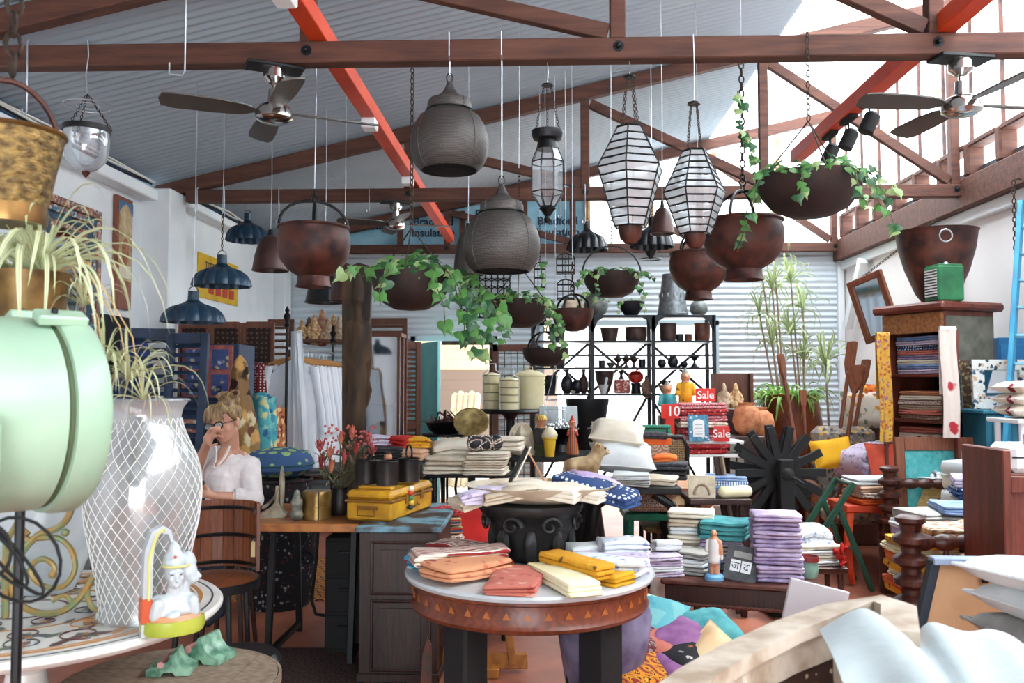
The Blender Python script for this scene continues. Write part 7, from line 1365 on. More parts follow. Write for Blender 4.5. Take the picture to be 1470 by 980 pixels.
MB().tube([(0,0,.14),(.01,-.01,.08),(0,0,.0)],.003,4).build('cord',C_['red'],tt)
q=P(1118,678,6.1); t=T('spinning_wheel','large black wooden spinning wheel with flat paddle spokes','spinning wheel',(q.x,6.15,0),8); zc=q.z; r_=S(66,6.1)
sp=MB().bx(.05,r_,-.012,.012,-.028,.028,.003).mesh('spoke',m_blackmatte)
for y in (-.07,.07):
    for k in range(14): link('spoke',sp,t,(0,y,zc),(0,R(360/14*k+(8 if y > 0 else 0)),0))
MB().cap((0,-.16,zc),(0,.16,zc),.05,.05,14).build('hub',m_blackmatte,t)
for y in (-.15,.15): MB().bx(-.05,.05,y-.03,y+.03,.06,zc+.1,.006).build('upright',m_blackmatte,t)
MB().box((0,0,.03),(.3,.5,.06),.006).build('base',m_blackmatte,t); cr_=MB().tube([(0,-.18,zc),(.1,-.2,zc-.06)],.01,6).build('crank',m_dark,t)
m_oar=mat('oar_wood','#5a2e1c','#8a4f34','wood',4,.5,stretch=(3,3,.6)); t=T('timber_slat','worn notched timber slat leaning over the blue clothes stack','plank',(P(1050,800,5.7).x,5.9,0)); MB().beam((.1,0,.02),(-.0,.2,P(1050,655,6.1).z),.07,.025,.004).build('slat',m_walnut,t); MB().beam((.13,-.0,.02),(.02,.18,P(1060,655,6.1).z),.02,.03,.003).build('edge_strip',m_grey_wood,t)
def oar(pb,pt,Y,label,bw=24,bl=50,foot=None):
    a,b=P(*pt,Y+.15),P(*pb,Y); b.z=0 if foot is None else foot; t=T('wooden_oar',label,'oar',(b.x,b.y,b.z),0,'long wooden paddles'); d=(a-b).normalized(); L_=(a-b).length; k=Y/F; M_=d.to_track_quat('Z','Y').to_matrix().to_4x4()
    MB(M_).lathe([(.001,0),(.018,.01),(.018,L_-bl*k),(.001,L_-bl*k+.02)],10).build('shaft',m_oar,t); w_=bw*k/2; MB(M_ @ Matrix.Rotation(R(0),4,'Z')).prism([(-.022,L_-bl*k-.02),(.022,L_-bl*k-.02),(w_,L_-bl*k*.7),(w_,L_-.01),(w_*.8,L_),(-w_*.8,L_),(-w_,L_-.01),(-w_,L_-bl*k*.7)],-.012,.012).build('blade',m_oar,t)
oar((1170,760),(1120,508),7.7,'broad bladed oar leaning over the black wheel',24,34); oar((1180,760),(1224,490),8.0,'tall oar with a notched blade leaning beside the white wall',18,46); oar((1190,740),(1232,524),7.8,'square bladed oar leaning in front of the notched one',26,38); oar((1196,740),(1244,516),8.3,'narrow oar behind the square bladed one',16,36); oar((1166,740),(1152,560),8.3,'plain upright oar shaft in front of the copper planter',10,20)
q=P(1135,600,9.0); t=T('copper_planter','huge bellied copper brown planter with fern','planter',(q.x,9.0,0)); hz=P(1135,566,9.0).z; rr=S(44,9.0); m_cop=mat('copper_pot','#4a1e10','#8a4424',scale=4,rough=.4,metal=.35)
MB().shell([(rr*.55,0),(rr*.85,hz*.25),(rr,hz*.6),(rr*.98,hz*.8),(rr*.85,hz*.95),(rr*.9,hz)],.015,40).build('pot',m_cop,t); MB().lathe([(.001,hz*.93),(rr*.85,hz*.93)],24).build('soil',MATS['potting_soil'],t)
m_fern=mat('fern_green','#4f8a3a','#9cc060',scale=12,rough=.5,trans=.3); fm_=[strap(.34,.02,.1,.22,m_fern),strap(.26,.018,.14,.1,m_fern),strap(.2,.02,.05,.2,m_fern)]; rn=random.Random(5)
for k in range(110): a=rn.uniform(0,6.28); r2=rr*.8*math.sqrt(rn.random()); link('frond',rn.choice(fm_),t,(r2*math.cos(a),r2*math.sin(a),hz*.95),(rn.uniform(-.3,.3),rn.uniform(-.5,.2),a+rn.uniform(-.8,.8)),rn.uniform(.7,1.2))
m_dra=mat('dracaena_leaf','#6a8a4a','#c8d0a0','stripe',70,.5,axis='Y',mix=(.3,.7),trans=.3); dm=[strap(.3,.009,.1,.14,m_dra),strap(.26,.008,.16,-.02,m_dra),strap(.32,.009,.04,.24,m_dra)]
for i,(px,pys,Y,l) in enumerate(((1108,(330,370,410,450,490),9.7,'tall thin dracaena tree before the corrugated wall'),(1135,(400,440,475,510),10.1,'shorter dracaena with pale leaf tufts beside the tall one'),(1185,(520,),8.5,'spiky dark dracaena next to the notched oar'))):
    b=P(px+(25,22,10)[i],600,Y); t=T('dracaena',l,'plant',(b.x,Y,0)); MB().shell([(.12,0),(.16,.2),(.17,.38)],.01,20).lathe([(.001,.34),(.165,.34)],16).build('pot',m_cop,t)
    for j,py in enumerate(pys):
        h_=P(px+18*(j % 2)*(1 if i else-1),py,Y)-Vector((b.x,Y,0)); MB().tube([(.03*j,0,.35),(h_.x*.4,.02,h_.z*.55),(h_.x,0,h_.z)],[.014,.012,.009],6).build('cane',m_grey_wood,t)
        for k in range(34): link('leaf',rn.choice(dm),t,(h_.x,0,h_.z-.01*(k % 6)),(rn.uniform(-.4,.4),rn.uniform(-1.1,.5),k*.62+rn.random()),rn.uniform(.8,1.3)*(1.15 if i else 1.05))
q=P(1060,586,8.6); t=T('open_chest','open wooden chest with raised lid next to the shelves','chest',(q.x,8.7,0)); zt_=q.z; w_=S(54,8.6)/2; MB().bx(-w_,w_,-.2,.2,0,zt_,.006).build('body',m_walnut,t); MB().bx(-w_,w_,.2,.24,zt_,zt_+S(50,8.6),.004).build('lid',m_brown,t)
for sx_ in (-1,1): MB().bx(sx_*w_-.015,sx_*w_+.015,.12,.24,zt_,zt_+S(50,8.6)).build('lid_side',m_brown,t)
for i,(px,m,l) in enumerate(((1040,fm[2],'small painted figure with raised arm at the open chest'),(1057,fm[0],'small painted dancing figure inside the open chest lid'))): p=P(px,585,8.6); idol((p.x,8.62,zt_+.001),.26,m,l)
for i,(px,py,Y,r_,h_,l) in enumerate(((1086,612,8.3,.17,.3,'orange brown clay pot beside the copper planter'),(1072,606,8.1,.13,.3,'small terracotta pot behind the sale packs'))): p=P(px,py,Y); zb=p.z-.12; solo('pot_plinth',MB().box((0,0,zb/2),(.26,.26,zb),.006),m_walnut,('dark plinth below the orange clay pot','dark plinth below the small terracotta pot')[i],'plinth',(p.x,Y,0)); pot('clay_pot',l,'pot',(p.x,Y,zb+.001),[(r*r_,z*h_) for r,z in ROUND],m_terra,.008,26)
BZ=P(1030,712,6.0).z; xa,xb=P(985,712,6.0).x,P(1072,712,6.0).x; table4('dark_bench','dark wooden bench holding the blue clothes stack',xa,xb,5.85,6.25,BZ,m_walnut); st(1042,712,6.1,BZ+.001,4,.28,.22,.03,[C_['lilac'],C_['blue'],C_['bluestripe'],C_['blue']],'blue and lilac cloth folded on the dark bench','blue clothes stack',-6)
p=P(1007,730,5.92); t=T('arched_tile','cream carved tile with an arch motif propped on the dark bench','tile',(p.x,5.9,BZ+.001),-10); t.rotation_euler=(R(-14),0,R(-10)); MB().bx(-.09,.09,0,.02,0,.15,.003).build('slab',m_ps,t); MB().tube([(.05*math.cos(a),-.002,.02+.07*math.sin(a)) for a in [math.pi*i/12 for i in range(13)]],.008,6).build('arch_rib',m_grey_wood,t)
p=P(1048,722,5.95); solo('cloth_roll',MB().cap((0,0,.04),(.16,.05,.04),.04,.04,14),C_['butter'],'pale green cloth roll lying beside the arched tile','cloth roll',(p.x-.05,5.9,BZ+.001)); 
q=P(1200,838,6.7); t=T('folding_stand','green painted folding wooden stand on the sunlit floor','stand',(q.x,6.75,0),0); m_gs=mat('dark_green_paint','#123f30','#1d5540',scale=8,rough=.45); hz=P(1200,690,6.7).z
for y in (-.18,.18): MB().beam((.22,y,.02),(-.02,y,hz*.8),.035,.05,.004,up=(0,1,0)).build('leg',m_gs,t); MB().beam((-.22,y,.02+.3),(.1,y,hz),.035,.055,.004,up=(0,1,0)).build('rail',m_gs,t)
for z,x in ((hz*.98,.09),(.36,-.2),(.3,.13)): MB().cap((x,-.18,z),(x,.18,z),.014,.014,8).build('crossbar',m_gs,t)
q=P(1222,660,7.8); t=T('patterned_armchair','grey patterned fabric armchair with wooden arms','armchair',(q.x,7.9,0),-8); m_gp=mat('grey_weave','#8a8078','#c9c0b5','floral',30,.9,pal=['#7a736c','#b5aca2','#4a4644','#d0a040','#9a928a'],mix=(.4,.6)); zt_=P(1222,613,7.9).z
MB().box((0,.2,(zt_+.35)/2),(.56,.14,zt_-.35),.06).build('backrest',m_gp,t); MB().box((0,-.1,.42),(.56,.52,.16),.05).build('seat',m_gp,t)
for sx_ in (-1,1):
    MB().box((sx_*.33,-.08,.66),(.07,.52,.04),.015).build('armrest',m_oar,t)
    for y in (-.28,.2): MB().cap((sx_*.32,y,.65),(sx_*.32,y,.012),.022,.018,8).build('leg',m_oar,t)
cushion((P(1202,651,7.5).x,7.62,P(1202,651,7.6).z),.36,.26,.13,C_['yellow'],(70,-8,6),'bright yellow cushion on the patterned armchair'); cushion((P(1233,590,8.6).x,8.5,P(1233,588,8.5).z),.4,.36,.12,mat('autumn_print','#e0d4c0','#b5502c','floral',16,.9,pal=['#e3d8c8','#c05a30','#d89a3a','#8a9a7a','#e6dccb'],mix=(.35,.5)),(78,0,-4),'cream cushion with autumn leaf print beside the oars'); cushion((P(1258,572,8.9).x,8.75,P(1258,579,8.75).z),.42,.4,.12,mat('orange_print','#d8701c','#b02a1c','floral',16,.9,pal=['#e0861e','#c03a20','#e8b040'],mix=(.35,.5)),(78,0,6),'vivid orange floral cushion behind the autumn one')
q=P(1240,610,8.7); solo('storage_bench',MB().box((0,0,P(1240,612,8.6).z/2),(.7,.4,P(1240,612,8.6).z),.01),m_brown,'brown wooden bench against the wall under the printed cushions','bench',(q.x,8.68,0))
q=P(1245,740,6.9); t=T('coral_bench','coral red carved bench piled with fringed cloths','bench',(q.x+.15,7.0,0)); m_cor=mat('coral_paint','#c83a1c','#d85a2c',scale=8,rough=.5); bz=P(1245,722,6.9).z; MB().bx(-.35,.35,-.22,.22,bz-.06,bz,.008).build('seat',m_cor,t)
for sx_ in (-1,1):
    for sy_ in (-1,1): MB().tube([(sx_*.31,sy_*.18,bz-.06),(sx_*.34,sy_*.2,bz*.5),(sx_*.3,sy_*.18,.015)],[.035,.028,.024],8).build('leg',m_cor,t)
stack((q.x+.12,6.95,bz+.001),4,.5,.36,.045,[C_['orange'],C_['ikat'],C_['peachpale'],C_['white']],'fringed orange and cream cloth folded on the coral bench','cloths on the coral bench',4); cushion((P(1283,665,7.2).x,7.3,P(1283,665,7.3).z),.36,.34,.12,mat('salmon_linen','#d85a42','#c84a34',scale=8,rough=.9),(72,0,10),'salmon red cushion behind the beaded heap')
p=P(1255,655,7.45); cloth((p.x,7.55,bz+.21),.42,.4,.22,C_['lilacprint'],20,4,'heap of grey and white printed scarves over the armchair side',sag=.12)
p=P(1278,640,7.7); cloth((p.x,7.75,bz+.3),.36,.3,.14,C_['grey'],-25,4,'grey striped throw slumped in front of the wardrobe',sag=.1)
t=T('wardrobe','old brown wardrobe with open doors and shelves of textiles','wardrobe',(3.03,7.22,0),-66); m_wd=mat('wardrobe_wood','#4a2014','#74382a','wood',4,.45,stretch=(3,3,.6)); m_wg=mat('grey_green_panel','#5a5a4c','#76756a',scale=10,rough=.6); wh=2.12
for x in (-.3,.27): MB().bx(x,x+.03,0,.55,0,wh,.004).build('side_panel',m_wd,t)
MB().bx(.3,.306,.08,.47,1.45,2.0,.002).build('painted_inset',m_wg,t); MB().bx(.3,.308,.02,.53,1.35,2.08,.002).build('painted_side',m_wg,t); MB().bx(-.27,.27,.52,.55,0,wh).build('back',m_blackmatte,t)
for z in (.1,.94,1.25,1.62,wh): MB().bx(-.27,.27,.0,.52,z-.025,z,.003).build('shelf',m_wd,t)
MB().bx(-.3,.3,-.03,.02,wh-.17,wh-.01,.004).build('frieze',mat('carved_frieze','#7a4a2a','#a8703f',scale=30,rough=.7,bump=.8),t); MB().bx(-.37,.37,-.08,.6,wh,wh+.07,.02).build('cornice',m_wd,t)
for sx_,a,l in ((-1,4,''),(1,26,'')):
    d=MB().bx(-.012,.012,-.3,0,.1,1.95,.003).build('door',m_wd,t,(sx_*.3,-.01,0),(0,0,R(46 if sx_ < 0 else 60))); MB().bx(-.02,.02,-.2,-.06,.3,1.8,.003).build('raised_panel',m_wd,d)
def WM(x,y,z): v=Matrix.Rotation(R(-66),4,'Z') @ Vector((x,y,0)); return (3.03+v.x,7.22+v.y,z)
for z,n,ms,l in ((1.621,8,['lilacprint','blue','cream','lavender','coral','indigo'],'printed cotton folded on the wardrobe top shelf'),(1.251,6,['paisley','coral','oat','ikat','cream','peach'],'rust and cream textile folded on the wardrobe middle shelf'),(.941,5,['maroon','rosered','maroon','floralred','coral'],'dark red blanket folded on the wardrobe low shelf')):
    stack(WM(0,.2,z),n,.44,.34,.035 if n > 5 else .045,[C_[m] for m in ms],l,l.split(' folded ')[1],-66,jr=2)
def runner(px,py0,py1,w_,Y,m,label,rz=0):
    a,b=P(px,py0,Y),P(px,py1,Y); h_=a.z-b.z; t=T('hanging_runner',label,'textile',(a.x,Y,b.z),rz); MB().grid(lambda u,v: ((u-.5)*w_+.01*math.sin(v*5),-.02-.012*math.sin(u*9),h_*v),10,12).build('front_fall',m,t); MB().grid(lambda u,v: ((u-.5)*w_,-.02*math.cos(math.pi*v),h_+.03*math.sin(math.pi*v)),4,8).build('fold',m,t); MB().grid(lambda u,v: ((u-.5)*w_,.02+.01*math.sin(u*7),h_*(.4+.6*v)),6,6).build('back_fall',m,t)
runner(1267,482,634,.11,7.17,mat('yellow_paisley','#d0a040','#8a5a3a','floral',45,.9,pal=['#d3a848','#8a6a8a','#c89030','#b0522c'],mix=(.4,.6)),'yellow paisley runner hung over one open wardrobe door',8); runner(1360,474,628,.12,6.64,C_['floralred'] if 0 else mat('poppy_cloth','#e3d6cc','#b02a34','floral',8,.9,pal=['#e3d6cc','#e0d2c8','#b8303a','#e3d6cc'],mix=(.25,.35)),'pale runner with red poppies hung over the other wardrobe door')
wt=wh+.071; kk=7.3/F; pot('iron_cauldron','giant rust brown iron cauldron on top of the wardrobe','cauldron',WM(-.02,.3,wt),[(.1,0),(.17,.1),(.25,.3),(.3,.48),(.315,.6),(.33,.62)],m_rust,.012,44); q=WM(-.02,.3,wt); tt=T('cauldron_ring','white iron ring handle on the giant cauldron wall','ring',(q[0]-.08,q[1]-.35,q[2]+.53)); MB().ring((0,0,0),.05,.006,22,6,Matrix.Rotation(R(90),4,'X')).build('ring',m_wire,tt); MB().cap((0,0,.05),(.01,.06,.05),.01,.01,6).build('staple',m_wire,tt)
q=WM(.26,.06,wt); t=T('green_tin','green square tin with screw cap on the wardrobe cornice','tin',q,8); MB().box((0,0,.14),(.22,.2,.28),.012).build('body',mat('green_tin_paint','#1f5a3a','#2f7a4c',scale=7,rough=.35),t); MB().box((0,0,.285),(.2,.18,.012),.004).build('top_panel',MATS['green_tin_paint'],t); MB().cap((.02,0,.29),(.02,0,.3),.025,.02,12).build('cap',m_wire,t); MB().box((-.112,0,.14),(.006,.16,.22),.001).build('paper_label',mat('label_print','#d8d8d4','#2a2a2c','stripe',14,.7,axis='Z',mix=(.5,.6)),t)
q=P(1272,470,8.2); t=T('chained_mirror','tilted carved mirror hung on a chain beside the cauldron','mirror',(q.x,8.25,q.z-.1)); t.rotation_euler=(R(8),R(-14),R(-60)); hz=.62
for a,b,c,d in ((-.2,.2,0,.06),(-.2,.2,hz-.06,hz),(-.2,-.14,.06,hz-.06),(.14,.2,.06,hz-.06)): MB().bx(a,b,-.02,.02,c,d,.005).build('frame_rail',m_oar,t)
MB().bx(-.14,.14,.0,.008,.06,hz-.06).build('mirror_glass',MATS['mirror_silver'],t); top_=Matrix.LocRotScale(t.location,t.rotation_euler,None) @ Vector((0,0,hz)); MB().chain((0,0,hz),t.matrix_basis.inverted() @ Vector((XR-.2,top_.y,3.1)),.04,.004,.011).build('chain',m_chain,t)
m_lad=mat('ladder_blue','#2f86ac','#3f9cc0',scale=5,rough=.5); A,B=P(1444,615,6.14),P(1466,290,6.88); A.z=.0; A.x-=.1; t=T('step_ladder','bright blue wooden ladder leaning on the wall by the wardrobe','ladder',(0,0,0))
for o_ in (0,.42): MB().beam(A+Vector((o_,0,0)),B+Vector((o_,0,0)),.035,.08,.004).build('rail',m_lad,t)
for k in range(1,14): p=A.lerp(B,k/14); MB().box((p.x+.21,p.y-.0,p.z),(.42,.1,.018),.003).build('tread',mat('ladder_tread','#7fb8cc',rough=.5),t)
m_tealw=mat('teal_wood','#1f5f78','#2f7a92','wood',4,.5,stretch=(2,2,.6)); t=T('teal_counter','teal painted wooden counter behind the ladder','counter',(3.55,6.7,0)); cz=P(1440,588,6.6).z; MB().bx(-.3,.38,-.18,.18,0,cz-.03,.006).build('body',m_tealw,t); MB().bx(-.33,.39,-.2,.19,cz-.03,cz,.006).build('top',m_tealw,t)
for k in range(3): MB().bx(-.26+.21*k,-.09+.21*k,-.195,-.18,.1,cz-.1,.004).build('panel',m_tealw,t)
for i,(px,w_,Y,m,l) in enumerate(((1383,.24,6.88,mat('dark_mosaic','#4a3a2a','#8a7a5a','floral',40,.5,pal=['#3a2c20','#8a744a','#5a3a2a','#a89468'],mix=(.4,.6)),'dark carved mosaic mirror frame standing beside the teal counter'),(1440,.44,6.72,mat('white_mosaic','#d8d8d0','#3a5a6a','floral',34,.5,pal=['#d8d8d0','#3a5a78','#c8a080','#e0e0dc','#2a3a4a'],mix=(.4,.6)),'white and blue mosaic mirror frame behind the ladder'))):
    p=P(px,610,Y); hz=P(px,516,Y).z-cz; zb=cz+.001 if i else 0; hz=P(px,516,Y).z-zb; t=T('mosaic_mirror',l,'mirror',(p.x,Y,zb),0); t.rotation_euler=(R(-3),0,0)
    for a,b,c,d in ((-w_/2,w_/2,0,.08),(-w_/2,w_/2,hz-.08,hz),(-w_/2,-w_/2+.09,.08,hz-.08),(w_/2-.09,w_/2,.08,hz-.08)): MB().bx(a,b,-.02,.02,c,d,.004).build('frame_rail',m,t)
    MB().bx(-w_/2+.09,w_/2-.09,.0,.01,.08,hz-.08).build('mirror_glass',MATS['mirror_silver'],t)
t=T('blue_cupboard','slim bright blue panelled cupboard behind the mosaic frames','cupboard',(3.8,7.3,0)); hz=P(1440,486,7.4).z; MB().bx(-.1,.13,-.1,.1,0,hz,.006).build('body',mat('cobalt_wood','#1f6a9c','#2a7cae',scale=6,rough=.5),t)
for k in range(2): MB().bx(-.09+.11*k,.01+.11*k,-.115,-.1,hz-.5,hz-.06,.004).build('door',MATS['cobalt_wood'],t)
x_=P(1460,600,5.82).x; table4('plant_table','white metal table holding the floral cushions',x_-.1,x_+.5,5.62,6.02,P(1456,600,5.8).z,m_wplas,.02,.03)
for k in range(3): cushion((x_+.1,5.82,P(1456,600,5.8).z+.05+.075*k),.38,.34,.09,C_['floralred'],(0,0,5*k-4),('bottom','middle','topmost')[k]+' red and cream floral cushion stacked by the blue ladder',group='floral cushions by the ladder')
m_db=mat('daybed_wood','#2c1410','#55281c','wood',5,.35,stretch=(3,3,1)); t=T('turned_daybed','dark wooden daybed with bobbin turned posts and rails','daybed',(0,0,0)); A,B=Vector((1.73,4.2,0)),Vector((2.58,6.62,0)); C,D=A+Vector((.82,.0,0)),B+Vector((.74,0,0))
def bob(h,n=5,r=.072): return [(r*1.15,0),(r*1.15,h*.42)]+[(r*(1.1 if (i % 4) in (1,2) else .62),h*(.42+.52*i/(4*n))) for i in range(4*n)]+[(r*.7,h*.95),(r*.95,h*.965),(r*.95,h*.985),(r*.6,h),(.001,h)]
for p in (A,B,C,D): MB().lathe([(.001,0)]+bob(.93),22,p).build('post',m_db,t)
def railb(a,b,z,r=.04):
    a,b=Vector((a.x,a.y,z)),Vector((b.x,b.y,z)); L_=(b-a).length; n=int(L_/.035); MB((Matrix.Translation(a) @ (b-a).to_track_quat('Z','Y').to_matrix().to_4x4())).lathe([(r*(1 if i % 3 else .65),L_*i/n) for i in range(n+1)],14).build('bobbin_rail',m_db,t)
for a,b in ((A,C),(B,D)): railb(a,b,.8); railb(a,b,.56); 
for u in (.2,.4,.6,.8): p=A.lerp(C,u); MB().lathe([(r*.45,z*.26+.56) for r,z in [(.02,0),(.05,.2),(.02,.4),(.05,.6),(.02,.8),(.02,1)]],10,p).build('spindle',m_db,t)
MB().beam(A+Vector((.0,.05,.44)),B+Vector((0,-.05,.44)),.035,.14,.004).build('side_rail',m_oar,t); MB().beam(C+Vector((0,.05,.44)),D+Vector((0,-.05,.44)),.035,.14,.004).build('side_rail',m_oar,t); MB().beam(A+Vector((0,0,.42)),C+Vector((0,0,.42)),.04,.2,.004).build('end_rail',m_db,t)
MB().add([A+Vector((.03,.05,.5)),C+Vector((-.03,.05,.5)),D+Vector((-.03,-.05,.5)),B+Vector((.03,-.05,.5)),A+Vector((.03,.05,.46)),C+Vector((-.03,.05,.46)),D+Vector((-.03,-.05,.46)),B+Vector((.03,-.05,.46))],[(0,1,2,3),(7,6,5,4),(0,4,5,1),(1,5,6,2),(2,6,7,3),(3,7,4,0)]).build('woven_bed',m_cane,t)
def ds(px,Y,n,w,d,h,ms,l,z=.501,rz=0): return st(px,780,Y,z,n,w,d,h,[C_[m] for m in ms],l,l,rz,layers=3)
ds(1325,4.45,7,.3,.26,.036,['mustard','orange','butter'],'ochre and orange throw stacked behind the front bobbin rail'); ds(1370,4.5,6,.34,.3,.05,['ikat','black','paisley'],'black floral embroidered cloth stacked on the daybed front'); ds(1440,4.55,6,.32,.3,.05,['black','ikat','sand'],'dark embroidered cloth stacked beside the black floral ones')
ds(1345,5.0,4,.4,.3,.05,['blue','lilac','white','grey'],'pale blue and grey blanket folded mid daybed',.62,12); ds(1400,4.95,6,.44,.34,.05,['grey','blue','whiteblue','lilac'],'pale grey blue blanket spread across the daybed centre',.55,-10); ds(1420,5.4,7,.4,.3,.06,['cream','indigo','lilacprint','white'],'mixed print textile piled at the back of the daybed',.52,-18)
ds(1400,6.1,5,.3,.26,.09,['white','cream'],'large white cushion cover heaped under the turquoise panel',.52,24)
p=P(1305,735,5.5); pot('teal_bowl','large teal enamel basin holding folded striped cloths on the daybed','basin',(p.x+.12,5.45,.52),[(.12,0),(.16,.05),(.2,.16),(.21,.18)],mat('teal_enamel','#1f5f68','#2c7680',scale=6,rough=.35),.006,28); cloth((p.x+.12,5.45,.65),.28,.22,.09,C_['bluestripe'],16,3,'blue striped cloth bundle inside the teal basin')
p=P(1340,690,6.85); t=T('bead_tray','round white tray heaped with shell and bead garlands','tray',(p.x,6.85,0)); zt_=P(1340,684,6.85).z; MB().lathe([(.001,zt_-.02),(.2,zt_-.02),(.24,zt_+.01),(.23,zt_+.015),(.001,zt_)],36).build('tray',m_wplas,t); MB().lathe([(.001,0),(.14,0),(.04,.05),(.04,zt_-.05),(.1,zt_-.02),(.001,zt_-.02)],20).build('pedestal',m_walnut,t); rn=random.Random(8); bm=[MB().sph((0,0,0),(.02,.016,.016),7,5).mesh('bead',m) for m in (m_glaze,C_['cream'],C_['rosered'],C_['whiteblue'],C_['grey'])]
for k in range(150): a=rn.uniform(0,6.28); r_=.2*math.sqrt(rn.random()); link('bead',rn.choice(bm),t,(r_*math.cos(a),r_*math.sin(a),zt_+.015+.11*rn.random()*(1-r_/.24)),(rn.random()*3,0,a),rn.uniform(.8,1.4))
p=P(1395,710,6.3); zt_=P(1395,632,6.3).z; t=T('arch_panel','wood framed turquoise textile panel with a gold mihrab arch','panel',(p.x-.06,6.65,.3)); hz=zt_-.3-.0; w_=.46; t.rotation_euler=(R(-6),0,0)
MB().bx(-w_/2,w_/2,0,.02,0,hz-.1).build('textile',mat('turquoise_brocade','#4fb0b0','#7fcac4','floral',26,.8,pal=['#4aa8aa','#62b8b6','#3f9ca0'],mix=(.4,.6)),t)
for s_,m,y in ((1,mat('gold_braid','#c9a860','#e0c88a',scale=40,rough=.7),-.004),(.62,C_['maroon'],-.008),(.4,C_['white'],-.012)): MB().prism([(-.16*s_,.1),(.16*s_,.1),(.17*s_,.1+.22*s_),(.1*s_,.1+.36*s_),(0,.1+.46*s_),(-.1*s_,.1+.36*s_),(-.17*s_,.1+.22*s_)],y,y+.004).build('arch',m,t)
for a,b,c,d in ((-w_/2-.07,-w_/2,-.3,hz),(w_/2,w_/2+.07,-.3,hz),(-w_/2,w_/2,hz-.1,hz)): MB().bx(a,b,-.015,.03,c,d,.004).build('frame_member',m_oar,t)
p=P(1437,700,3.75); t=T('dark_end_board','dark reddish wooden cabinet end close to the daybed','cabinet',(p.x,3.75,0)); zt_=P(1437,645,3.75).z; MB().bx(.03,.62,.0,.32,0,zt_-.1,.006).build('body',m_wd,t); MB().bx(0,.035,-.02,.34,0,zt_,.005).build('corner_post',m_wd,t); MB().bx(.03,.63,-.02,.02,zt_-.18,zt_-.11,.004).build('top_rail',m_wd,t); ez=zt_-.099
q=(p.x+.16,3.85,ez); t=T('white_case','white vanity case with metal handle on the dark cabinet end','case',q); MB().box((0,0,.06),(.22,.2,.12),.02).build('body',m_wplas,t); MB().tube([(-.05,-.08,.12),(-.05,-.08,.16),(.05,-.08,.16),(.05,-.08,.12)],.007,6).build('handle',m_wire,t); MB().box((0,-.1,.065),(.22,.006,.006),.001).build('seam',m_dark,t)
fl=[(905,925,.0,'maroon',(8,12,30),.4,'maroon woven cushion on the floor beside the glazed urn'),(930,905,.14,'maroon',(24,-10,42),.36,'red and grey slub cushion tilted over the floor pile'),(935,890,.02,'aqua',(30,10,-20),.36,'aqua cushion with pale discs at the back of the floor pile'),(1010,905,.06,'teal',(10,-6,12),.4,'teal velvet cushion in the floor pile'),(985,920,.03,'plum',(14,8,-30),.4,'plum satin cushion in the floor pile'),(965,945,.06,'black',(16,-12,-28),.4,'black cushion with flowers in the floor pile'),(920,965,.04,'orangeblack',(12,4,10),.42,'orange and black cushion at the front of the floor pile'),(985,970,.05,'plum',(10,6,20),.38,'lilac satin cushion at the pile front'),(1030,950,.2,'sand',(40,-30,38),.34,'sand and peach cushion leaning on the cane chair'),(955,930,.1,'coral',(14,10,-35),.34,'coral cushion between the plum and black ones')]
for i,(px,py,z,m,rot,s_,l) in enumerate(fl): q=P(px,py,4.32-.0045*(py-890)+.02*(i % 2)); cushion((q.x,q.y,max(q.z,.08)),s_*.85,s_*.85,.13,C_[m],rot,l)
solo('floor_basket',MB().lathe([(.001,0),(.3,0),(.34,.06),(.33,.1),(.001,.12)],28),m_cane,'low woven basket hidden under the floor cushions','basket',(.55,4.15,0))
m_lime=mat('limed_wood','#9c8670','#c9bcab',scale=10,rough=.65,bump=.2); cc=Vector((1.0,1.62,0)); t=T('cane_tub_chair','limed wooden tub chair with curved rail and cane back','chair',cc)
pl=[(P(962,995,1.55)-cc),(P(1000,965,1.68)-cc),(P(1060,930,1.85)-cc),(P(1130,897,2.0)-cc),(P(1200,872,2.1)-cc),(P(1260,858,2.12)-cc),(P(1290,868,2.02)-cc),(P(1292,905,1.85)-cc)]
def rl(mb,w_,h_,dz):
    vs_=[]
    for i,p in enumerate(pl):
        d=(pl[min(i+1,7)]-pl[max(i-1,0)]); d.z=0; n=Vector((d.y,-d.x,0)).normalized()
        for a,b in ((-1,0),(1,0),(1,-1),(-1,-1)): vs_.append(p+n*(w_*a/2)+Vector((0,0,dz+b*h_)))
    return mb.add(vs_,[(i*4+k,i*4+(k+1) % 4,i*4+4+(k+1) % 4,i*4+4+k) for i in range(7) for k in range(4)]+[(3,2,1,0),(28,29,30,31)])
rl(MB(),.075,.03,0).build('top_rail',m_lime,t,ang=20); rl(MB(),.03,.075,-.03).build('carved_rail',m_lime,t,ang=20); rl(MB(),.012,.42,-.105).build('cane_back',mat('open_cane','#c2b09a','#3a2618','dots',48,.7,mix=(.34,.5)) if 0 else mat('dark_cane','#3a241a','#b59f86','dots',42,.7,mix=(.22,.4)),t,ang=20)
for i in (0,2,4,7): p=pl[i]; MB().cap((p.x,p.y,p.z-.03),(p.x*.9,p.y*.9,.012),.022,.018,8).build('stile',m_lime,t)
MB().lathe([(.001,.4),(.26,.4),(.27,.43),(.25,.46),(.001,.47)],32).build('seat',m_lime,t)
p=P(1195,870,2.35); t=T('grey_board','pale grey board leaning behind the cane tub chair','board',(p.x,2.5,0)); MB().beam((-.2,.0,.02),(.03,.05,P(1215,845,2.5).z),.012,.17,.003,up=(1,0,.2)).build('board',C_['whiteblue'] if 0 else mat('pale_grey_board','#b9b4b6',rough=.6),t); MB().box((-.2,0,.015),(.16,.1,.03),.004).build('foot',m_dark,t)
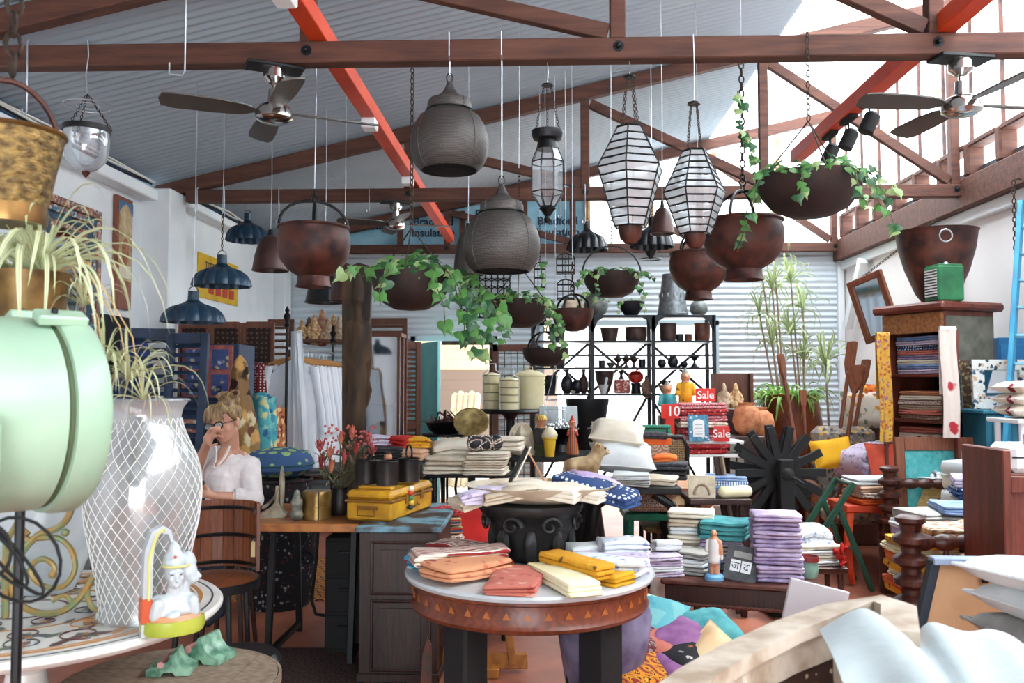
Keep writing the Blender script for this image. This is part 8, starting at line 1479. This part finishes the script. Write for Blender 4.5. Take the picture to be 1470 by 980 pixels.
def drape(loc,f,m,label,nu=28,nv=20): return solo('draped_cloth',MB().grid(f,nu,nv),m,label,'cloth',loc,ang=80)
a=P(1200,880,1.75); b=P(1470,1010,1.2)
def wf(u,v):
    px=1175+330*u; top=905-35*math.exp(-((u-.22)/.12)**2)-8*math.exp(-((u-.6)/.2)**2)+22*math.exp(-((u-.4)/.05)**2)+90*max(0,u-.72)*1.6; Y=1.95-.75*v-.1*u; p=P(px-10*v,top,1.95-.1*u); return (p.x*(1-.16*v*(1-u)),Y,p.z-.2*v*v-.02*v+.012*math.sin(u*17+v*5))
drape((0,0,0),wf,mat('cool_white_cotton','#aab3b4','#b6bebf',scale=5,rough=.9,bump=.2,bscale=30),'large white cloth thrown over the cane tub chair',40,18); kz=P(1260,960,1.7)
stack((P(1215,970,1.7).x,1.68,.5),5,.24,.2,.05,[C_['white'],C_['butter'],C_['cream']],'white cloth with yellow selvedge stacked on the chair seat','cloths on the tub chair',40,layers=2); table4('corner_table','small dark table beside the tub chair holding patterned cushions',1.08,1.55,2.1,2.5,.69,m_walnut)
zz_=.691
for i,(m,l) in enumerate((('bluestripe','blue swirl printed cushion low in the corner pile'),('ikat','green and white striped cushion in the corner pile'),('grey','grey ribbed cushion in the corner pile'),('white','plump white cushion near the top of the corner pile'),('white','plain white cushion topping the corner pile'))): zz_+=.05; cushion((1.33+.02*(i % 2),2.29+.01*i,zz_),.34,.34,.085,C_[m],(0,5,8*i-12),l); zz_+=.026
p=P(1395,850,2.75); t=T('frame_back','large picture frame seen from behind, tan backing board and blue edge','picture frame',(p.x,2.78,.0),-4); zb=P(1395,905,2.7).z-.1; hz=P(1395,803,2.8).z-zb; w_=.3; MB().prism([(-.16,zb),(.2,zb),(.2,zb+hz),(-.09,zb+hz)],0,.012).build('backing_board',mat('tan_board','#b58a62','#c49a72',scale=6,rough=.8),t)
MB().beam((-.165,.0,zb),(-.095,0,zb+hz),.03,.035,.003,up=(0,1,0)).build('frame_side',mat('navy_frame','#18232f',rough=.5),t); MB().beam((-.105,0,zb+hz),(.21,0,zb+hz),.05,.022,.003).build('frame_top',mat('pale_blue_edge','#8fa0b8',rough=.5),t); MB().bx(-.1,.18,.012,.05,0,zb+.02).build('support',m_walnut,t); MB().box((.05,-.01,zb+hz-.05),(.02,.01,.03),.002).build('clip',m_dark,t)
p=P(1452,262,7.0); t=T('wall_chain','rusty chain hanging from the wall plate beside the blue ladder','chain',(XR-.2,7.0,2.6)); MB().chain((0,0,0),(0,0,.56),.045,.005,.013).build('chain',m_chain,t); MB().tube([(0,0,.56),(.04,0,.57),(.08,0,.56)],.006,5).build('hook',m_chain,t)
t=T('red_carved_bracket','red and green worn carved wooden bracket standing between cabinet and round table','bracket',(P(596,900,3.95).x,3.98,0),10); MB().prism([(-.1,0),(.07,0),(.07,.36),(.05,.4),(.03,.34),(.02,.2),(-.03,.12),(-.1,.06)],-.03,.03).build('body',mat('flaked_red','#7a2a18','#3a3a34',scale=9,rough=.7,bump=.4),t); MB().sph((-.04,-.03,.09),(.04,.015,.03),10,8).build('carved_scroll',mat('flaked_orange','#b04a22',rough=.7),t)
for o in list(TMP.collection.objects): bpy.data.objects.remove(o)
bpy.data.scenes.remove(TMP)
